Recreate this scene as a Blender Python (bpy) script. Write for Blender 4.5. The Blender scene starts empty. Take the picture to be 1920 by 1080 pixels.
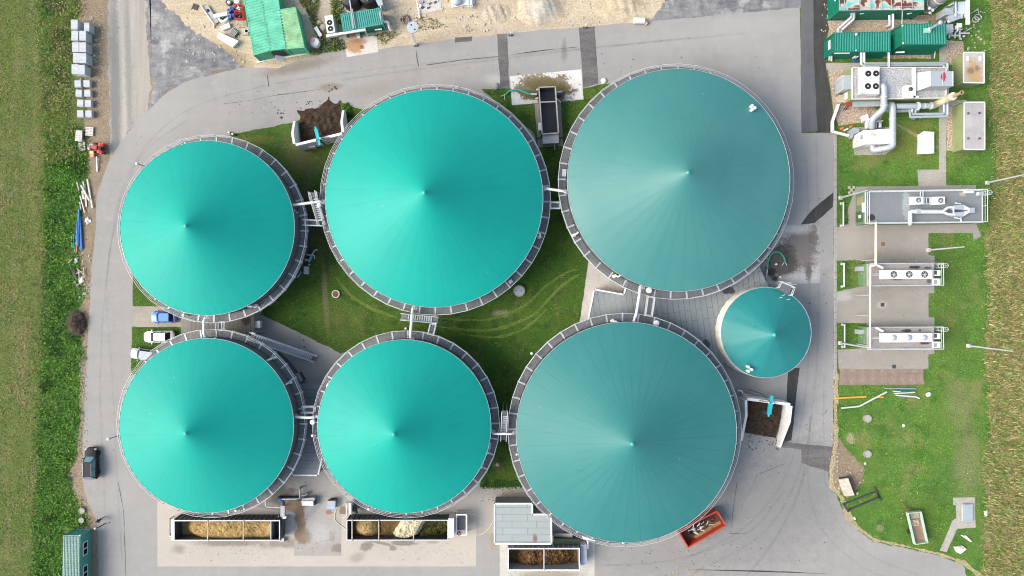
import bpy, bmesh, math, random
import numpy as np
from mathutils import Vector, Matrix, noise as mnoise
R = math.radians
random.seed(7)
rng = np.random.default_rng(11)
scene = bpy.context.scene
col = scene.collection

# ------------------------------------------------------------------ camera, sky, sun, exposure
H = 103.0            # drone height above the yard (m)
F = 1283.0           # focal length in photo pixels
cam = bpy.data.cameras.new('camera')
cam.lens = 36 * F / 1920
cam.sensor_width = 36
cam.clip_end = 6000
cam_ob = bpy.data.objects.new('camera', cam)
cam_ob.location = (0,0, H)
col.objects.link(cam_ob)
scene.camera = cam_ob

SUN_EL, SUN_AZ = 41.0,190.0      # azimuth measured counter-clockwise from +X (towards the sun)
world = bpy.data.worlds.new('World')
scene.world = world
world.use_nodes = True
wn = world.node_tree
bg = wn.nodes['Background']
sky = wn.nodes.new('ShaderNodeTexSky')
sky.sky_type = 'NISHITA'
sky.sun_disc = False
sky.sun_elevation = R(SUN_EL)
sky.sun_rotation = R(90 - SUN_AZ)
sky.air_density = 1.6
sky.dust_density = 4.0
sky.ozone_density = 1.0
wn.links.new(sky.outputs[0], bg.inputs[0])
bg.inputs[1].default_value = .145
sun = bpy.data.lights.new('sun', 'SUN')
sun.energy = 2.1
sun.angle = R(40)
sun.color = (1.0,.965,.9)
sun_ob = bpy.data.objects.new('sun', sun)
sdir = Vector((math.cos(R(SUN_EL)) * math.cos(R(SUN_AZ)), math.cos(R(SUN_EL)) * math.sin(R(SUN_AZ)), math.sin(R(SUN_EL))))
sun_ob.rotation_euler = sdir.to_track_quat('Z', 'Y').to_euler()
sun_ob.location = sdir * 200
col.objects.link(sun_ob)
vs = scene.view_settings
scene.display_settings.display_device = 'sRGB'
vs.view_transform = 'Standard'
vs.look = 'None'
vs.use_curve_mapping = False
vs.gamma = 1.0
vs.exposure = .85
scene.render.engine = 'CYCLES'
scene.cycles.max_bounces = 6
scene.cycles.filter_width = 1.1
scene.cycles.transparent_max_bounces = 12

# ------------------------------------------------------------------ survey: photo pixel + height -> metres
def W(px, py, z=.0):
    return Vector(((px - 960) * (H - z) / F, (540 - py) * (H - z) / F, z))
CROPS = dict(A=(0,0,3.6), B=(340,0,3.6), C=(800,0,3.6), D=(1500,0,3.6), E=(1500,300,4.155), F=(1500,540,4.155),
             G=(1500,780,3.6), HH=(0,280,3.8575), I=(0,540,3.8575), J=(0,800,3.8575), K=(280,880,5.3333),
             L=(600,880,5.3333), M=(880,880,5.3333), N=(1200,700,2.8425), O=(1300,400,3.373), P=(460,340,6),
             Q=(320,540,6), RR=(500,700,5.4), S=(680,520,5.4), T=(860,680,4.911), U=(960,300,5.4), V=(1080,480,6),
             BK=(540,180,7.715), G1=(1540,0,8.31), G2=(1700,0,9.0), C1=(1550,110,5.682), C2=(1690,110,5.682),
             Y1=(350,0,9.82), Y2=(590,0,9.0), PE=(130,930,13.5), TR=(130,230,12.0), Y3=(770,0,13.714),
             E1=(1590,340,7.111), E2=(1590,480,5.685), AU=(480,890,8.306), B2=(1370,720,8.308), SK=(1260,940,10.8),
             F3=(1040,990,12.0), CA=(240,560,7.71))
def X(c, x, y, z=.0):
    ox, oy, s = CROPS[c]
    return W(ox + x / s, oy + y / s, z)

# ------------------------------------------------------------------ node helpers
class NT:
    def __init__(self, name, rough=.8, spec=.3):
        self.m = bpy.data.materials.new(name)
        self.m.use_nodes = True
        self.t = self.m.node_tree
        self.b = self.t.nodes['Principled BSDF']
        self.b.inputs['Roughness'].default_value = rough
        self.b.inputs['Specular IOR Level'].default_value = spec
        self._pos = None
        self._obj = None
    def set(self, inp, v):
        if isinstance(v, bpy.types.NodeSocket):
            self.t.links.new(v, inp)
        elif v is not None:
            if inp.type == 'RGBA' and len(v) == 3:
                v = (*v, 1)
            inp.default_value = v
    def node(self, kind, **kw):
        n = self.t.nodes.new(kind)
        for k, v in kw.items():
            setattr(n, k, v)
        return n
    def pos(self):
        if self._pos is None:
            self._pos = self.node('ShaderNodeNewGeometry').outputs['Position']
        return self._pos
    def obj(self):
        if self._obj is None:
            self._obj = self.node('ShaderNodeTexCoord').outputs['Object']
        return self._obj
    def noise(self, vec, scale, detail=2.0, rough=.55, dist=.0):
        n = self.node('ShaderNodeTexNoise')
        self.set(n.inputs['Vector'], vec)
        n.inputs['Scale'].default_value = scale
        n.inputs['Detail'].default_value = detail
        n.inputs['Roughness'].default_value = rough
        n.inputs['Distortion'].default_value = dist
        return n.outputs['Fac']
    def mapping(self, vec, loc=(0,0,0), rot=(0,0,0), scale=(1,1,1), kind='POINT'):
        n = self.node('ShaderNodeMapping', vector_type=kind)
        self.set(n.inputs['Vector'], vec)
        n.inputs['Location'].default_value = loc
        n.inputs['Rotation'].default_value = rot
        n.inputs['Scale'].default_value = scale
        return n.outputs[0]
    def math(self, op, a, b=None, clamp=False):
        n = self.node('ShaderNodeMath', operation=op, use_clamp=clamp)
        self.set(n.inputs[0], a)
        if b is not None:
            self.set(n.inputs[1], b)
        return n.outputs[0]
    def mr(self, v, a, b, c=.0, d=1.0, smooth=False):
        n = self.node('ShaderNodeMapRange')
        if smooth:
            n.interpolation_type = 'SMOOTHSTEP'
        self.set(n.inputs[0], v)
        for i, q in enumerate((a, b, c, d)):
            n.inputs[i + 1].default_value = q
        return n.outputs[0]
    def mix(self, fac, a, b, blend='MIX'):
        n = self.node('ShaderNodeMix', data_type='RGBA', blend_type=blend)
        self.set(n.inputs[0], fac)
        self.set(n.inputs[6], a)
        self.set(n.inputs[7], b)
        return n.outputs[2]
    def length(self, v):
        n = self.node('ShaderNodeVectorMath', operation='LENGTH')
        self.set(n.inputs[0], v)
        return n.outputs['Value']
    def sep(self, v):
        n = self.node('ShaderNodeSeparateXYZ')
        self.set(n.inputs[0], v)
        return n.outputs
    def bump(self, h, strength=.3, dist=.05):
        n = self.node('ShaderNodeBump')
        n.inputs['Strength'].default_value = strength
        n.inputs['Distance'].default_value = dist
        self.set(n.inputs['Height'], h)
        self.t.links.new(n.outputs[0], self.b.inputs['Normal'])
    def color(self, c):
        self.set(self.b.inputs['Base Color'], c)
        return self.m

def stains_and_shade(t, base, lst, wob, zr=.0):
    """wear and painted shade, each with its own shape: (pixel x, pixel y, half-width px, half-height px, angle, colour, strength, softness)"""
    for (px, py, rx, ry, ang, c, st, soft) in lst:
        p = W(px, py, zr)
        s = (H - zr) / F
        v = t.mapping(t.pos(), loc=(p.x, p.y, 0), rot=(0,0, R(ang)), scale=(rx * s, ry * s, 1e4), kind='TEXTURE')
        d = t.math('ADD', t.length(v), wob)
        base = t.mix(t.mr(d, 1 + soft, 1 - soft, 0, st, True), base, c)
    return base

def ground_mat(name, a, b, speck=.25, big=.05, mid=.5, fine=7.0, streak=None, stn_shade=(), rough=.9, bump=.15, patches=None, gain=1.0, zr=.0):
    g_ = lambda q: tuple(min(.85, k * gain) for k in q)
    a, b = g_(a), g_(b)
    t = NT(name, rough, .25)
    P = t.pos()
    n1 = t.noise(P, big, 4,.6)
    n2 = t.noise(P, mid, 5,.65)
    n3 = t.noise(P, fine, 3,.7)
    f = t.mr(t.math('ADD', t.math('MULTIPLY', n1,.6), t.math('MULTIPLY', n2,.5)),.38,.72)
    c = t.mix(f, a, b)
    for (ang, sx, sy, amt, sc) in (streak or ()):
        v = t.mapping(P, rot=(0,0, R(ang)), scale=(sx, sy, 1))
        n = t.noise(v, 1.0,3,.6)
        c = t.mix(t.mr(n, .42,.7,0, amt), c, g_(sc))
    for (sc, lo, hi, colr, amt) in (patches or ()):
        n = t.noise(P, sc, 5,.7,.4)
        c = t.mix(t.mr(n, lo, hi, 0, amt), c, g_(colr))
    if stn_shade:
        wob = t.math('MULTIPLY', t.math('SUBTRACT', t.math('ADD', t.math('MULTIPLY', t.noise(P, .7,5,.7),.55), t.math('MULTIPLY', t.noise(P, 2.6,5,.75),.45)),.5),2.8)
        c = stains_and_shade(t, c, [(*q[:5], g_(q[5]), *q[6:]) for q in stn_shade], wob, zr)
    dk = t.mr(n3,.35,.7,1 - speck, 1 + speck)
    comb = t.node('ShaderNodeCombineXYZ')
    for i in range(3):
        t.set(comb.inputs[i], dk)
    c = t.mix(1.0, c, comb.outputs[0], 'MULTIPLY')
    if bump:
        t.bump(n3, bump, .05)
    return t.color(c)

def pmat(name, c, rough=.55, metal=.0, var=.12, scale=1.2, dirt=None, dirt_amt=.3, spec=.4, bump=.0, dscale=.9):
    t = NT(name, rough, spec)
    t.b.inputs['Metallic'].default_value = metal
    O = t.pos()
    n = t.noise(O, scale, 4,.6)
    k = t.mr(n, .3,.7,1 - var, 1 + var)
    comb = t.node('ShaderNodeCombineXYZ')
    for i in range(3):
        t.set(comb.inputs[i], k)
    cc = t.mix(1.0, c, comb.outputs[0], 'MULTIPLY')
    if dirt:
        n2 = t.noise(O, dscale, 5,.7,.5)
        cc = t.mix(t.mr(n2,.48,.68,0, dirt_amt), cc, dirt)
    if bump:
        t.bump(t.noise(O, 8,3), bump, .03)
    return t.color(cc)

# ------------------------------------------------------------------ object helpers
OFF = {}
def tag(o, label=None, cat=None, group=None, kind=None):
    if label: o['label'] = label
    if cat: o['category'] = cat
    if group: o['group'] = group
    if kind: o['kind'] = kind
    return o
def thing(name, label, cat, loc=(0,0,0), group=None, rz=.0):
    o = bpy.data.objects.new(name, None)
    o.empty_display_size = .3
    col.objects.link(o)
    o.location = loc
    o.rotation_euler = (0,0, rz)
    OFF[o.name] = Vector(loc)
    return tag(o, label, cat, group)
def copy_tree(o, parent=None):
    c = o.copy()
    col.objects.link(c)
    if parent is not None:
        c.parent = parent
    for ch in list(o.children):
        copy_tree(ch, c)
    return c

class MB:
    def __init__(self):
        self.v = []
        self.f = []
    def add(self, vs, fs):
        n = len(self.v)
        self.v += [tuple(p) for p in vs]
        self.f += [tuple(i + n for i in f) for f in fs]
        return self
    def prism(self, pts, z0, z1, top=None):
        n = len(pts)
        a = [(p[0], p[1], z0) for p in pts]
        tp = top or pts
        z1s = z1 if isinstance(z1,(list, tuple)) else [z1] * n
        b = [(p[0], p[1], z1s[i]) for i, p in enumerate(tp)]
        ar = sum(pts[i][0] * pts[(i + 1) % n][1] - pts[(i + 1) % n][0] * pts[i][1] for i in range(n))
        fs = [tuple(range(n))[::-1], tuple(range(n, 2 * n))] + [(i, (i + 1) % n, n + (i + 1) % n, n + i) for i in range(n)]
        if ar < 0:
            fs = [f[::-1] for f in fs]
        return self.add(a + b, fs)
    def box(self, x0, x1, y0, y1, z0, z1):
        return self.prism([(x0, y0),(x1, y0),(x1, y1),(x0, y1)], z0, z1)
    def obox(self, c, sx, sy, z0, z1, rz=.0, taper=1.0):
        ca, sa = math.cos(rz), math.sin(rz)
        def q(k):
            return [(c[0] + ca * x * k - sa * y * k, c[1] + sa * x * k + ca * y * k) for x, y in ((-sx / 2,-sy / 2),(sx / 2,-sy / 2),(sx / 2, sy / 2),(-sx / 2, sy / 2))]
        return self.prism(q(1), z0, z1, q(taper))
    def bar(self, p, q, w, h=None):
        h = h or w
        p, q = Vector(p), Vector(q)
        d = (q - p).normalized()
        up = Vector((0,0,1)) if abs(d.z) < .95 else Vector((1,0,0))
        s = d.cross(up).normalized() * w / 2
        u = s.cross(d).normalized() * h / 2
        vs = [p - s - u, p + s - u, p + s + u, p - s + u, q - s - u, q + s - u, q + s + u, q - s + u]
        return self.add(vs, [(0,1,2,3),(7,6,5,4),(0,4,5,1),(1,5,6,2),(2,6,7,3),(3,7,4,0)])
    def tube(self, path, r, n=8, closed=False):
        P = [Vector(p) for p in path]
        m = len(P)
        rs = r if isinstance(r, (list, tuple)) else [r] * m
        vs, prev = [], None
        for i in range(m):
            a = P[i - 1] if (i > 0 or closed) else P[i]
            b = P[(i + 1) % m] if (i < m - 1 or closed) else P[i]
            d = (b - a).normalized()
            if prev is None:
                u = d.orthogonal().normalized()
            else:
                u = (prev - d * prev.dot(d)).normalized()
            prev = u
            w = d.cross(u)
            for k in range(n):
                t = 2 * math.pi * k / n
                vs.append(P[i] + (u * math.cos(t) + w * math.sin(t)) * rs[i])
        fs = []
        for i in range(m if closed else m - 1):
            j = (i + 1) % m
            for k in range(n):
                fs.append((i * n + k, i * n + (k + 1) % n, j * n + (k + 1) % n, j * n + k))
        if not closed:
            fs.append(tuple(range(n))[::-1])
            fs.append(tuple(range((m - 1) * n, m * n)))
        return self.add(vs, fs)
    def cyl(self, c, r, z0, z1, n=20, r2=None):
        r2 = r if r2 is None else r2
        vs = [(c[0] + r * math.cos(2 * math.pi * k / n), c[1] + r * math.sin(2 * math.pi * k / n), z0) for k in range(n)]
        vs += [(c[0] + r2 * math.cos(2 * math.pi * k / n), c[1] + r2 * math.sin(2 * math.pi * k / n), z1) for k in range(n)]
        return self.add(vs, [tuple(range(n))[::-1], tuple(range(n, 2 * n))] + [(k, (k + 1) % n, n + (k + 1) % n, n + k) for k in range(n)])
    def lathe(self, c, prof, n=24):
        vs = []
        for (r, z) in prof:
            for k in range(n):
                vs.append((c[0] + r * math.cos(2 * math.pi * k / n), c[1] + r * math.sin(2 * math.pi * k / n), z))
        m = len(prof)
        fs = [(i * n + k, i * n + (k + 1) % n, (i + 1) * n + (k + 1) % n, (i + 1) * n + k) for i in range(m - 1) for k in range(n)]
        return self.add(vs, fs)
    def ball(self, c, r, n=10, sz=1.0):
        prof = [(max(1e-3, r * math.sin(math.pi * i / n)), c[2] - r * sz * math.cos(math.pi * i / n)) for i in range(n + 1)]
        return self.lathe(c, prof, 2 * n)
    def torus(self, c, Rr, r, n=28, m=8):
        path = [(c[0] + Rr * math.cos(2 * math.pi * k / n), c[1] + Rr * math.sin(2 * math.pi * k / n), c[2]) for k in range(n)]
        return self.tube(path, r, m, True)
    def build(self, name, mat, parent=None, local=False, smooth=None):
        me = bpy.data.meshes.new(name)
        off = Vector((0,0,0))
        if parent is not None and not local:
            off = OFF.get(parent.name, off)
        me.from_pydata([(p[0] - off.x, p[1] - off.y, p[2] - off.z) for p in self.v],[], self.f)
        me.validate()
        me.update()
        if smooth:
            me.polygons.foreach_set('use_smooth', [True] * len(me.polygons))
            me.set_sharp_from_angle(angle=R(smooth))
        me.materials.append(mat)
        o = bpy.data.objects.new(name, me)
        col.objects.link(o)
        if parent is not None:
            o.parent = parent
            OFF[o.name] = off
        return o
    def solo(self, name, mat, label, cat, group=None, smooth=None, kind=None):
        """one mesh that is a thing of its own, origin at its base centre"""
        n = len(self.v)
        c = Vector((sum(p[0] for p in self.v) / n, sum(p[1] for p in self.v) / n, min(p[2] for p in self.v)))
        self.v = [(p[0] - c.x, p[1] - c.y, p[2] - c.z) for p in self.v]
        o = self.build(name, mat, None, True, smooth)
        o.location = c
        return tag(o, label, cat, group, kind)

def fillet(pts, r=.4, n=5):
    P = [Vector(p) for p in pts]
    out = [P[0]]
    for i in range(1, len(P) - 1):
        a, b, c = P[i - 1], P[i], P[i + 1]
        rr = min(r, (a - b).length * .45,(c - b).length * .45)
        p0 = b + (a - b).normalized() * rr
        p1 = b + (c - b).normalized() * rr
        for k in range(n + 1):
            t = k / n
            out.append(p0 * (1 - t) ** 2 + b * 2 * t * (1 - t) + p1 * t * t)
    out.append(P[-1])
    return out

def spline(pts, n=6):
    P = [Vector(p) for p in pts]
    out = []
    for i in range(len(P) - 1):
        p0, p1, p2, p3 = P[max(i - 1,0)], P[i], P[i + 1], P[min(i + 2, len(P) - 1)]
        for k in range(n):
            t = k / n
            out.append(.5 * ((2 * p1) + (p2 - p0) * t + (2 * p0 - 5 * p1 + 4 * p2 - p3) * t * t + (3 * p1 - p0 - 3 * p2 + p3) * t ** 3))
    out.append(P[-1])
    return out

def jitter_poly(pts, amp, step=.35, seed=0):
    out = []
    n = len(pts)
    s = .0
    for i in range(n):
        a, b = Vector(pts[i]), Vector(pts[(i + 1) % n])
        L = (b - a).length
        k = max(1, int(L / step))
        nrm = Vector((-(b - a).y, (b - a).x)).normalized() if L > 1e-6 else Vector((0,0))
        for j in range(k):
            p = a + (b - a) * j / k
            q = Vector((p.x, p.y, seed * 13.7))
            d = mnoise.noise(q * .45) + .55 * mnoise.noise(q * 1.7) + .45 * mnoise.noise(q * 5.0)
            out.append((p.x + nrm.x * d * amp, p.y + nrm.y * d * amp))
    return out

LAYER = .004
def sheet(name, px, layer, mat, amp=.0, curve=False, kind='structure', label=None, cat=None, group=None, step=.35, crop=None):
    """a ground sheet traced on the ground plane (photo pixels -> metres), lying layer * 4 mm up"""
    P = [(X(crop, *p) if crop else W(*p)) for p in px]
    pts = [(p.x, p.y) for p in P]
    if curve:
        Q = spline([(p[0], p[1],0) for p in pts] + [(pts[0][0], pts[0][1],0)],6)[:-1]
        pts = [(p.x, p.y) for p in Q]
    if amp:
        pts = jitter_poly(pts, amp, step, len(bpy.data.objects))
    ar = sum(pts[i][0] * pts[(i + 1) % len(pts)][1] - pts[(i + 1) % len(pts)][0] * pts[i][1] for i in range(len(pts)))
    if ar < 0:
        pts = pts[::-1]
    z = layer * LAYER
    mb = MB()
    mb.add([(p[0], p[1], z) for p in pts],[tuple(range(len(pts)))])
    o = mb.build(name, mat)
    return tag(o, label, cat, group, kind)

def blob(cx, cy, rx, ry, ang=.0, n=36, rough=.25, seed=0):
    out = []
    for k in range(n):
        t = 2 * math.pi * k / n
        q = Vector((math.cos(t) * 1.5, math.sin(t) * 1.5, seed * 3.1))
        r = 1 + rough * (mnoise.noise(q) * 1.6 + .6 * mnoise.noise(q * 3))
        x, y = rx * r * math.cos(t), ry * r * math.sin(t)
        out.append((cx + x * math.cos(R(ang)) - y * math.sin(R(ang)), cy + x * math.sin(R(ang)) + y * math.cos(R(ang))))
    return out

def inside(xy, poly):
    x, y = xy[:, 0], xy[:, 1]
    r = np.zeros(len(x), bool)
    n = len(poly)
    for i in range(n):
        x0, y0 = poly[i]
        x1, y1 = poly[(i + 1) % n]
        c = ((y0 > y) != (y1 > y)) & (x < (x1 - x0) * (y - y0) / (y1 - y0 + 1e-12) + x0)
        r ^= c
    return r

def heap(mb, outline_fn, x0, x1, y0, y1, nx, ny, hfn):
    """height-field surface over a rectangle in metres"""
    vs = []
    for j in range(ny + 1):
        for i in range(nx + 1):
            x = x0 + (x1 - x0) * i / nx
            y = y0 + (y1 - y0) * j / ny
            vs.append((x, y, hfn(x, y)))
    fs = [(j * (nx + 1) + i, j * (nx + 1) + i + 1,(j + 1) * (nx + 1) + i + 1,(j + 1) * (nx + 1) + i) for j in range(ny) for i in range(nx)]
    return mb.add(vs, fs)
# ------------------------------------------------------------------ ground materials
SOIL, BROWN, DARK, PALE = (.14,.105,.075),(.075,.05,.033),(.04,.04,.042),(.36,.35,.33)
M = {}
M['meadow'] = ground_mat('meadow_turf', gain=1.12, a=(.062,.098,.018), b=(.12,.12,.04), speck=.55, big=.06, mid=.35, fine=5.0, bump=.4,
    streak=[(0,.35,.05,.55,(.19,.155,.08)),(2,.22,.03,.7,(.05,.095,.014)),(1,.9,.04,.4,(.06,.085,.02))],
    patches=[(.22,.55,.72,(.15,.12,.075),.6),(.8,.56,.72,(.055,.085,.015),.6)])
M['asphalt'] = ground_mat('worn_asphalt', gain=1.3, a=(.220,.214,.204), b=(.183,.180,.176), speck=.10, big=.035, mid=.4, fine=9.0, bump=.08,
    streak=[(0,.7,.02,.22,(.235,.23,.22)),(8,.025,.8,.18,(.16,.16,.16))],
    patches=[(.12,.54,.68,(.165,.16,.155),.5),(.6,.56,.72,(.25,.24,.225),.55),(2.5,.64,.74,(.12,.112,.10),.55)],
    stn_shade=[(700,168,46,12,8,(.15,.13,.11),.35,.8),(620,163,22,6,5, SOIL, .7,.6),(560,125,60,9,12,(.14,.115,.09),.8,.7),
         (1440,960,150,95,30,(.13,.128,.128),.75,.7),(1500,900,60,70,0,(.13,.13,.13),.6,.7),  # broad soft shade on the southeast road, painted in as darker asphalt
         (1240,1050,110,40,0,(.15,.148,.145),.6,.7),(1660,1075,110,30,10,(.17,.17,.17),.4,.7),
         (1515,640,36,120,0,(.15,.15,.155),.6,.6),(1375,880,22,60,0,(.12,.12,.12),.5,.8),  # bluish soft shadow east of the small tank, painted into the asphalt
         (1120,105,120,30,5,(.195,.195,.195),.5,.7),(1330,60,150,20,6,(.24,.24,.235),.4,.7),
         (300,215,60,40,40,(.24,.235,.22),.5,.8),(225,880,26,120,0,(.225,.22,.215),.4,.8),
         (930,150,20,9,0,(.34,.33,.32),.5,.9),(1058,95,5,18,0,(.11,.10,.08),.6,.6),
         (960,1000,50,50,0,(.19,.188,.185),.6,.6),(925,1012,6,14,0,(.22,.15,.07),.6,.6)])
M['old_asphalt'] = ground_mat('old_track_surface', gain=1.42, a=(.24,.225,.20), b=(.16,.155,.15), speck=.22, big=.06, mid=.5, fine=6.0, bump=.2,
    streak=[(1,.55,.03,.75,(.12,.12,.122)),(2,1.4,.05,.5,(.30,.275,.24))],
    stn_shade=[(216,160,10,180,1,(.10,.103,.105),.75,.5),(233,150,7,170,1,(.27,.245,.21),.6,.6),
         (240,130,6,160,2,(.12,.12,.122),.6,.6),(270,120,18,130,0,(.25,.225,.19),.6,.6)])
M['rough_asphalt'] = ground_mat('scraped_dark_asphalt', gain=1.5, a=(.125,.125,.13), b=(.065,.067,.075), speck=.22, big=.1, mid=.45, fine=5.0, bump=.4,
    streak=[(48,.3,1.3,.35,(.26,.255,.245)),(-35,1.0,.2,.4,(.06,.062,.07)),(70,.9,.25,.3,(.22,.22,.215))],
    patches=[(.28,.52,.7,(.30,.29,.275),.7),(1.3,.63,.7,(.38,.37,.35),.6),(.5,.56,.68,(.055,.057,.065),.6)])
M['new_asphalt'] = ground_mat('fresh_dark_asphalt', gain=.75, a=(.042,.042,.045), b=(.075,.074,.072), speck=.35, big=.1, mid=.7, fine=6.0, bump=.3,
    streak=[(0,.8,.06,.5,(.11,.108,.10)),(0,2.2,.2,.35,(.03,.03,.032))],
    patches=[(2.2,.58,.7,(.12,.115,.095),.5)])
M['lane_asphalt'] = ground_mat('grey_rolled_asphalt', gain=1.0, a=(.075,.077,.085), b=(.11,.112,.12), speck=.2, big=.08, mid=.6, fine=7.0, bump=.1,
    streak=[(0,.7,.03,.5,(.14,.142,.15))])
M['trench'] = ground_mat('trench_asphalt', gain=1.3, a=(.095,.09,.09), b=(.06,.058,.06), speck=.3, big=.15, mid=.8, fine=6.0, bump=.2,
    streak=[(5,.1,1.0,.55,(.135,.128,.125))], patches=[(1.2,.58,.7,(.17,.165,.16),.5)])
M['sand'] = ground_mat('pale_sand', gain=1.28, a=(.36,.29,.20), b=(.29,.235,.165), speck=.26, big=.07, mid=.5, fine=4.0, bump=.8,
    streak=[(15,.12,.9,.5,(.42,.37,.29)),(-8,.15,1.4,.4,(.24,.195,.14))],
    patches=[(.3,.52,.7,(.40,.345,.265),.7),(.9,.6,.72,(.19,.15,.10),.55),(3.0,.64,.74,(.12,.10,.065),.5)],
    stn_shade=[(860,68,90,10,6,(.27,.215,.165),.6,.7),(1010,50,120,9,5,(.30,.245,.195),.6,.7),
         (920,20,18,20,0,(.24,.22,.20),.5,.8),(1015,20,30,22,0,(.30,.285,.255),.8,.5),(640,20,60,40,0,(.25,.225,.185),.6,.8),
         (600,100,60,20,10,(.16,.135,.10),.7,.6),(440,110,40,16,-40,(.17,.125,.075),.7,.7)])
M['verge'] = ground_mat('dirt_verge', gain=1.25, a=(.225,.175,.125), b=(.15,.115,.08), speck=.5, big=.1, mid=.9, fine=6.0, bump=.5,
    patches=[(.7,.55,.7,(.10,.078,.055),.6),(1.4,.6,.72,(.33,.27,.20),.5)])
M['concrete'] = ground_mat('tan_concrete_apron', gain=1.32, a=(.315,.285,.25), b=(.275,.252,.225), speck=.12, big=.06, mid=.4, fine=9.0, bump=.08,
    patches=[(.5,.58,.74,(.36,.33,.29),.6),(1.8,.62,.73,(.17,.15,.13),.4)],
    stn_shade=[(430,1018,60,6,0,(.15,.125,.10),.8,.5),(545,1018,50,8,5,(.16,.135,.11),.8,.5),(335,1030,12,8,0,(.13,.115,.095),.6,.7),
         (688,1024,12,8,20,(.14,.12,.105),.85,.25),(715,1018,26,3,-15,(.14,.12,.105),.8,.3),(760,1018,24,5,0,(.13,.115,.105),.85,.25),
         (737,1028,6,4,0,(.14,.12,.105),.8,.3),(670,1045,14,8,20,(.18,.155,.13),.6,.6),(812,1016,10,3,0,(.2,.165,.12),.7,.4)])
M['yard'] = ground_mat('grey_yard_concrete', gain=1.5, a=(.225,.213,.197), b=(.185,.175,.165), speck=.15, big=.08, mid=.5, fine=9.0, bump=.08,
    patches=[(.9,.58,.72,(.28,.27,.255),.5),(2.0,.62,.74,(.12,.105,.09),.5)],
    stn_shade=[(563,968,9,40,6,(.115,.075,.045),.95,.18),(548,950,22,16,20,(.13,.085,.05),.9,.22),(568,1005,18,15,0,(.125,.085,.055),.9,.2),
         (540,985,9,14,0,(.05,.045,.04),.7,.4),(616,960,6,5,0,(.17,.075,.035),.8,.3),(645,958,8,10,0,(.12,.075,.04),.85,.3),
         (622,1005,5,10,15,(.15,.11,.07),.8,.35),(636,1028,15,8,5,(.12,.105,.09),.85,.3),(520,925,20,20,0,(.075,.065,.045),.75,.5),
         (585,960,26,5,45,(.14,.14,.15),.6,.5),(545,920,10,6,0,(.07,.06,.05),.7,.5),(600,1000,24,18,0,(.25,.25,.26),.6,.7),
         (925,1012,5,12,0,(.24,.16,.07),.75,.5),(960,930,40,12,0,(.15,.135,.105),.6,.6)])
M['pale_concrete'] = ground_mat('pale_concrete', gain=1.15, a=(.42,.40,.375), b=(.34,.325,.30), speck=.2, big=.2, mid=.8, fine=7.0, bump=.1,
    patches=[(.8,.58,.7,(.25,.23,.2),.5),(1.5,.6,.7,(.5,.48,.45),.6)], stn_shade=[(1030,1078,60,8,0,(.2,.16,.12),.7,.5)])
M['slurry_pad'] = ground_mat('stained_white_pad', (.58,.57,.545),(.5,.49,.46),.12,.2,.8,8.0, bump=.05,
    stn_shade=[(1020,165,56,27,0,(.17,.13,.085),.92,.12),(1020,168,47,22,0,(.105,.088,.03),.85,.4),(1030,176,34,14,0,(.06,.05,.025),.7,.6),(985,168,10,6,0,(.17,.16,.11),.6,.5)])
M['pump_pad'] = ground_mat('dirty_pump_pad', gain=1.3, a=(.30,.29,.275), b=(.25,.24,.23), speck=.2, big=.2, mid=.8, fine=7.0, bump=.1,
    stn_shade=[(1500,465,34,46,0,(.095,.085,.08),.9,.35),(1465,490,28,34,0,(.05,.043,.04),.92,.35),(1525,445,8,26,0,(.09,.08,.075),.85,.4),
         (1490,430,26,8,0,(.42,.41,.40),.5,.6),(1497,520,30,7,0,(.34,.33,.32),.5,.5),(1516,510,6,16,0,(.08,.07,.07),.8,.4)])
M['rust_pad'] = ground_mat('rust_stained_pad', (.55,.53,.49),(.46,.44,.40),.15,.3,.9,7.0, bump=.05,
    stn_shade=[(664,86,18,13,-10,(.34,.17,.075),.85,.35),(672,76,14,5,-8,(.28,.14,.06),.8,.5)])
M['chp_concrete'] = ground_mat('service_pad_concrete', gain=1.35, a=(.225,.205,.18), b=(.18,.168,.155), speck=.16, big=.09, mid=.4, fine=8.0, bump=.1,
    patches=[(.7,.58,.72,(.27,.255,.235),.5),(1.7,.62,.74,(.11,.10,.09),.4)],
    stn_shade=[(1590,445,24,22,0,(.25,.225,.19),.6,.7),(1653,572,9,6,0,(.32,.30,.28),.6,.6),(1580,556,16,10,0,(.29,.28,.27),.7,.4),(1690,480,60,12,0,(.14,.125,.11),.5,.6),
         (1690,600,60,10,0,(.28,.265,.245),.5,.6)])
M['tan_paving'] = ground_mat('fine_tan_paving', gain=1.25, a=(.27,.24,.205), b=(.225,.20,.175), speck=.3, big=.2, mid=.8, fine=8.0, bump=.2)
M['gravel'] = ground_mat('pinkish_gravel', gain=1.25, a=(.34,.26,.20), b=(.24,.185,.145), speck=.6, big=.2, mid=1.5, fine=5.0, bump=.9, patches=[(3.2,.5,.62,(.48,.41,.34),.6),(4.2,.58,.68,(.11,.085,.07),.7)])
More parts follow.
